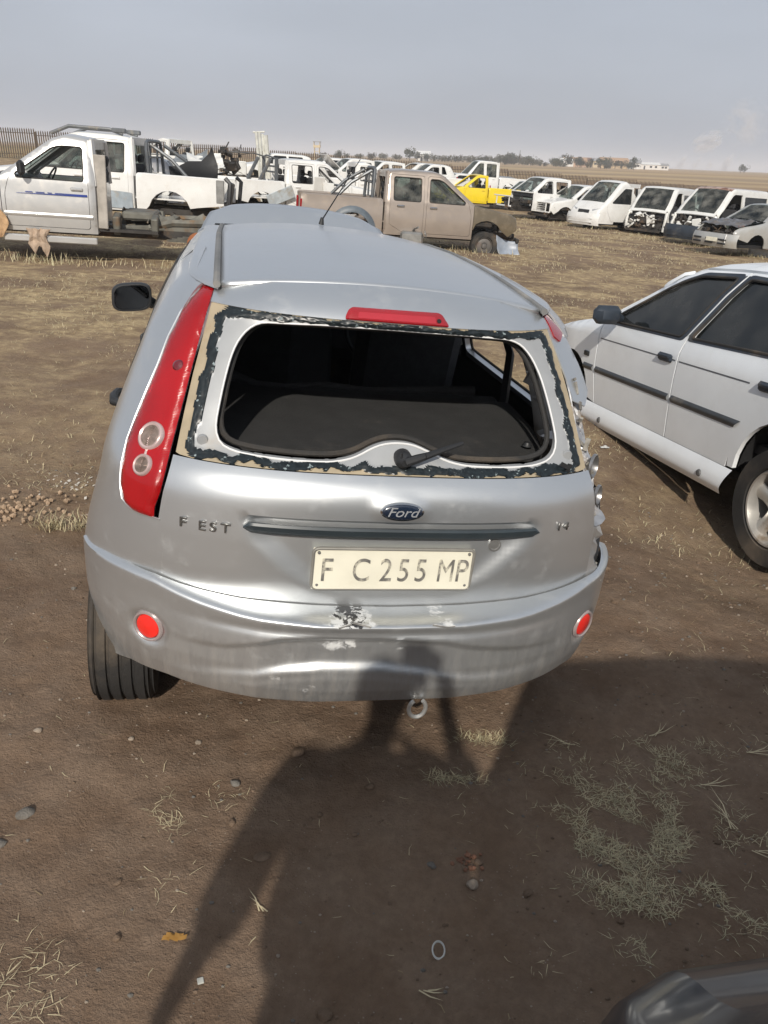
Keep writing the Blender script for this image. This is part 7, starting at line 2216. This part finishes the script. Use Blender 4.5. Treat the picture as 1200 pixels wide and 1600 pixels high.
for (cx, cy, n, sg_) in ((-.545, 1.528, 46, .022), (-.60, 1.60, 18, .04), (-.766, 1.086, 60, .05), (-.70, 1.02, 40, .04), (-.42, 1.62, 22, .03), (.40, 1.18, 10, .03), (-.50, 1.33, 12, .04)):
    for k in range(n):
        x, y = r_.gauss(cx, sg_), r_.gauss(cy, sg_); blade(sw, x, y, GZ(x, y) + .003, r_.uniform(.010, .050), r_.uniform(.0004, .0010), r_.uniform(0, 6.28), r_.uniform(0, .4), r_.uniform(-.6, .6), 0)
for (x, y, ln, az) in ((1.02, 1.62, .16, 1.5), (1.05, 1.55, .12, -.7), (1.10, 1.50, .10, -1.0), (.62, 1.93, .11, 2.6), (1.20, 1.95, .14, -.3), (.90, 2.0, .12, .3), (-.26, 1.27, .07, 2.0), (.12, 1.10, .06, -.6), (1.0, 1.80, .12, -.2)):
    for k in range(3): blade(sw, x + .01 * k, y, GZ(x, y) + .006, ln * (1 - .2 * k), .0016, az + .3 * k, .12, .3, 0)
o = sw.build('straw', STRAW, None, smooth=False); tag(o, 'loose dry straw bits on the dirt', 'straw', None, 'stuff')
# dry grass mats: the patch in the near shadow, tufts by the car, then the whole yard
gr = MB(); r_ = random.Random(51)
def gpatch(cx, cy, sx_, sy_, n, ln=(.012, .045), gw=(.0004, .0010), rot=0., el=(.02, .55)):
    for k in range(n):
        a, b = r_.gauss(0, sx_), r_.gauss(0, sy_)
        x, y = cx + a * math.cos(rot) - b * math.sin(rot), cy + a * math.sin(rot) + b * math.cos(rot)
        if noise.noise(Vector((x * 9, y * 9, 2))) < .0: continue
        blade(gr, x, y, GZ(x, y), r_.uniform(*ln), r_.uniform(*gw), r_.uniform(0, 6.28), r_.uniform(*el), r_.uniform(-.6, .6), r_.choice([0, 0, 1, 1, 2]))
gpatch(.78, 1.60, .16, .12, 4200, rot=-.5); gpatch(.62, 1.52, .05, .06, 500, rot=-.8); gpatch(.66, 1.38, .07, .05, 900, rot=-.8); gpatch(.95, 1.40, .10, .05, 700, rot=-.4); gpatch(.43, 1.60, .07, .018, 420); gpatch(.40, 1.93, .08, .018, 420)
gpatch(.90, 1.90, .07, .05, 600); gpatch(.72, 1.27, .05, .025, 420, rot=.6); gpatch(1.05, 2.0, .12, .06, 420); gpatch(.22, 1.74, .06, .012, 200); gpatch(1.10, 1.30, .08, .05, 300)
gpatch(-1.488, 3.199, .06, .03, 260, ln=(.04, .12), gw=(.001, .002), el=(.5, 1.3))
gpatch(-1.60, 2.4, .10, .05, 60); gpatch(1.6, 3.3, .2, .2, 120, ln=(.02, .06)); gpatch(1.3, 2.6, .2, .2, 120, ln=(.02, .06))
o = gr.build('dry_grass', STRAW, None, smooth=False); tag(o, 'short dry grass mats on the near dirt', 'grass', None, 'stuff')
gr = MB(); r_ = random.Random(61); cnt = 0
def gd(x, y): return fbm(x, y, 3., 4, .55)
while cnt < 26000:
    t = r_.random(); y = 3.6 + 36 * t ** 2.0; hw = y * .52 + 1.5
    x = r_.uniform(-hw, hw)
    if gd(x, y * .7) < .02 + .25 * max(0, (6 - y) / 3) and r_.random() < .85: continue
    if -1.2 < x < 1.2 and 1.6 < y < 5.8: continue
    k = max(1., y / 6)
    z = GZ(x, y); az = r_.uniform(0, 6.28)
    for q in range(2): blade(gr, x + r_.gauss(0, .02 * k), y + r_.gauss(0, .02 * k), z, r_.uniform(.018, .055) * (.55 + .5 * k), r_.uniform(.0008, .0018) * k, az + q * 2.1, r_.uniform(.08, .85), r_.uniform(-.5, .5), r_.choice([0, 0, 0, 1, 2]))
    cnt += 1
# longer tufts along the feet of the wrecks
for (cx, cy, n) in ((-5.2, 11.7, 90), (-4.6, 11.6, 60), (-5.9, 11.8, 60), (-3.2, 11.9, 60), (-2.5, 12.2, 40), (.8, 17.6, 60), (1.4, 17.9, 60), (2.0, 18.2, 50), (9.0, 27.5, 60), (9.8, 26.5, 80), (10.5, 24.3, 120), (10.2, 23.6, 120), (8.6, 28.8, 60), (7.6, 31.5, 60), (6.5, 32.5, 60), (11.2, 23.2, 80)):
    for q in range(n):
        x, y = r_.gauss(cx, .35), r_.gauss(cy, .16); blade(gr, x, y, GZ(x, y), r_.uniform(.06, .20), r_.uniform(.003, .006), r_.uniform(0, 6.28), r_.uniform(.6, 1.4), r_.uniform(-.3, .3), r_.choice([0, 1, 1, 2]))
o = gr.build('yard_grass', STRAW, None, smooth=False); tag(o, 'thin dry grass over the yard between the vehicles', 'grass', None, 'stuff')
# ------------------------------------------------------------------ dusty air
bm = bmesh.new(); bmesh.ops.create_cube(bm, size=1.0); me = bpy.data.meshes.new('haze'); bm.to_mesh(me); bm.free()
hz_ = bpy.data.objects.new('haze', me); COL.objects.link(hz_); hz_.scale = (19000, 15600, 34); hz_.location = (0, 6900, 10.5)
m = bpy.data.materials.new('haze'); m.use_nodes = True; nt = m.node_tree; nt.nodes.clear()
out = nt.nodes.new('ShaderNodeOutputMaterial'); pv = nt.nodes.new('ShaderNodeVolumePrincipled')
pv.inputs['Color'].default_value = (.90, .93, 1.0, 1); pv.inputs['Density'].default_value = .0006; pv.inputs['Anisotropy'].default_value = .0
nt.links.new(pv.outputs[0], out.inputs['Volume']); me.materials.append(m); tag(hz_, None, None, None, 'stuff')
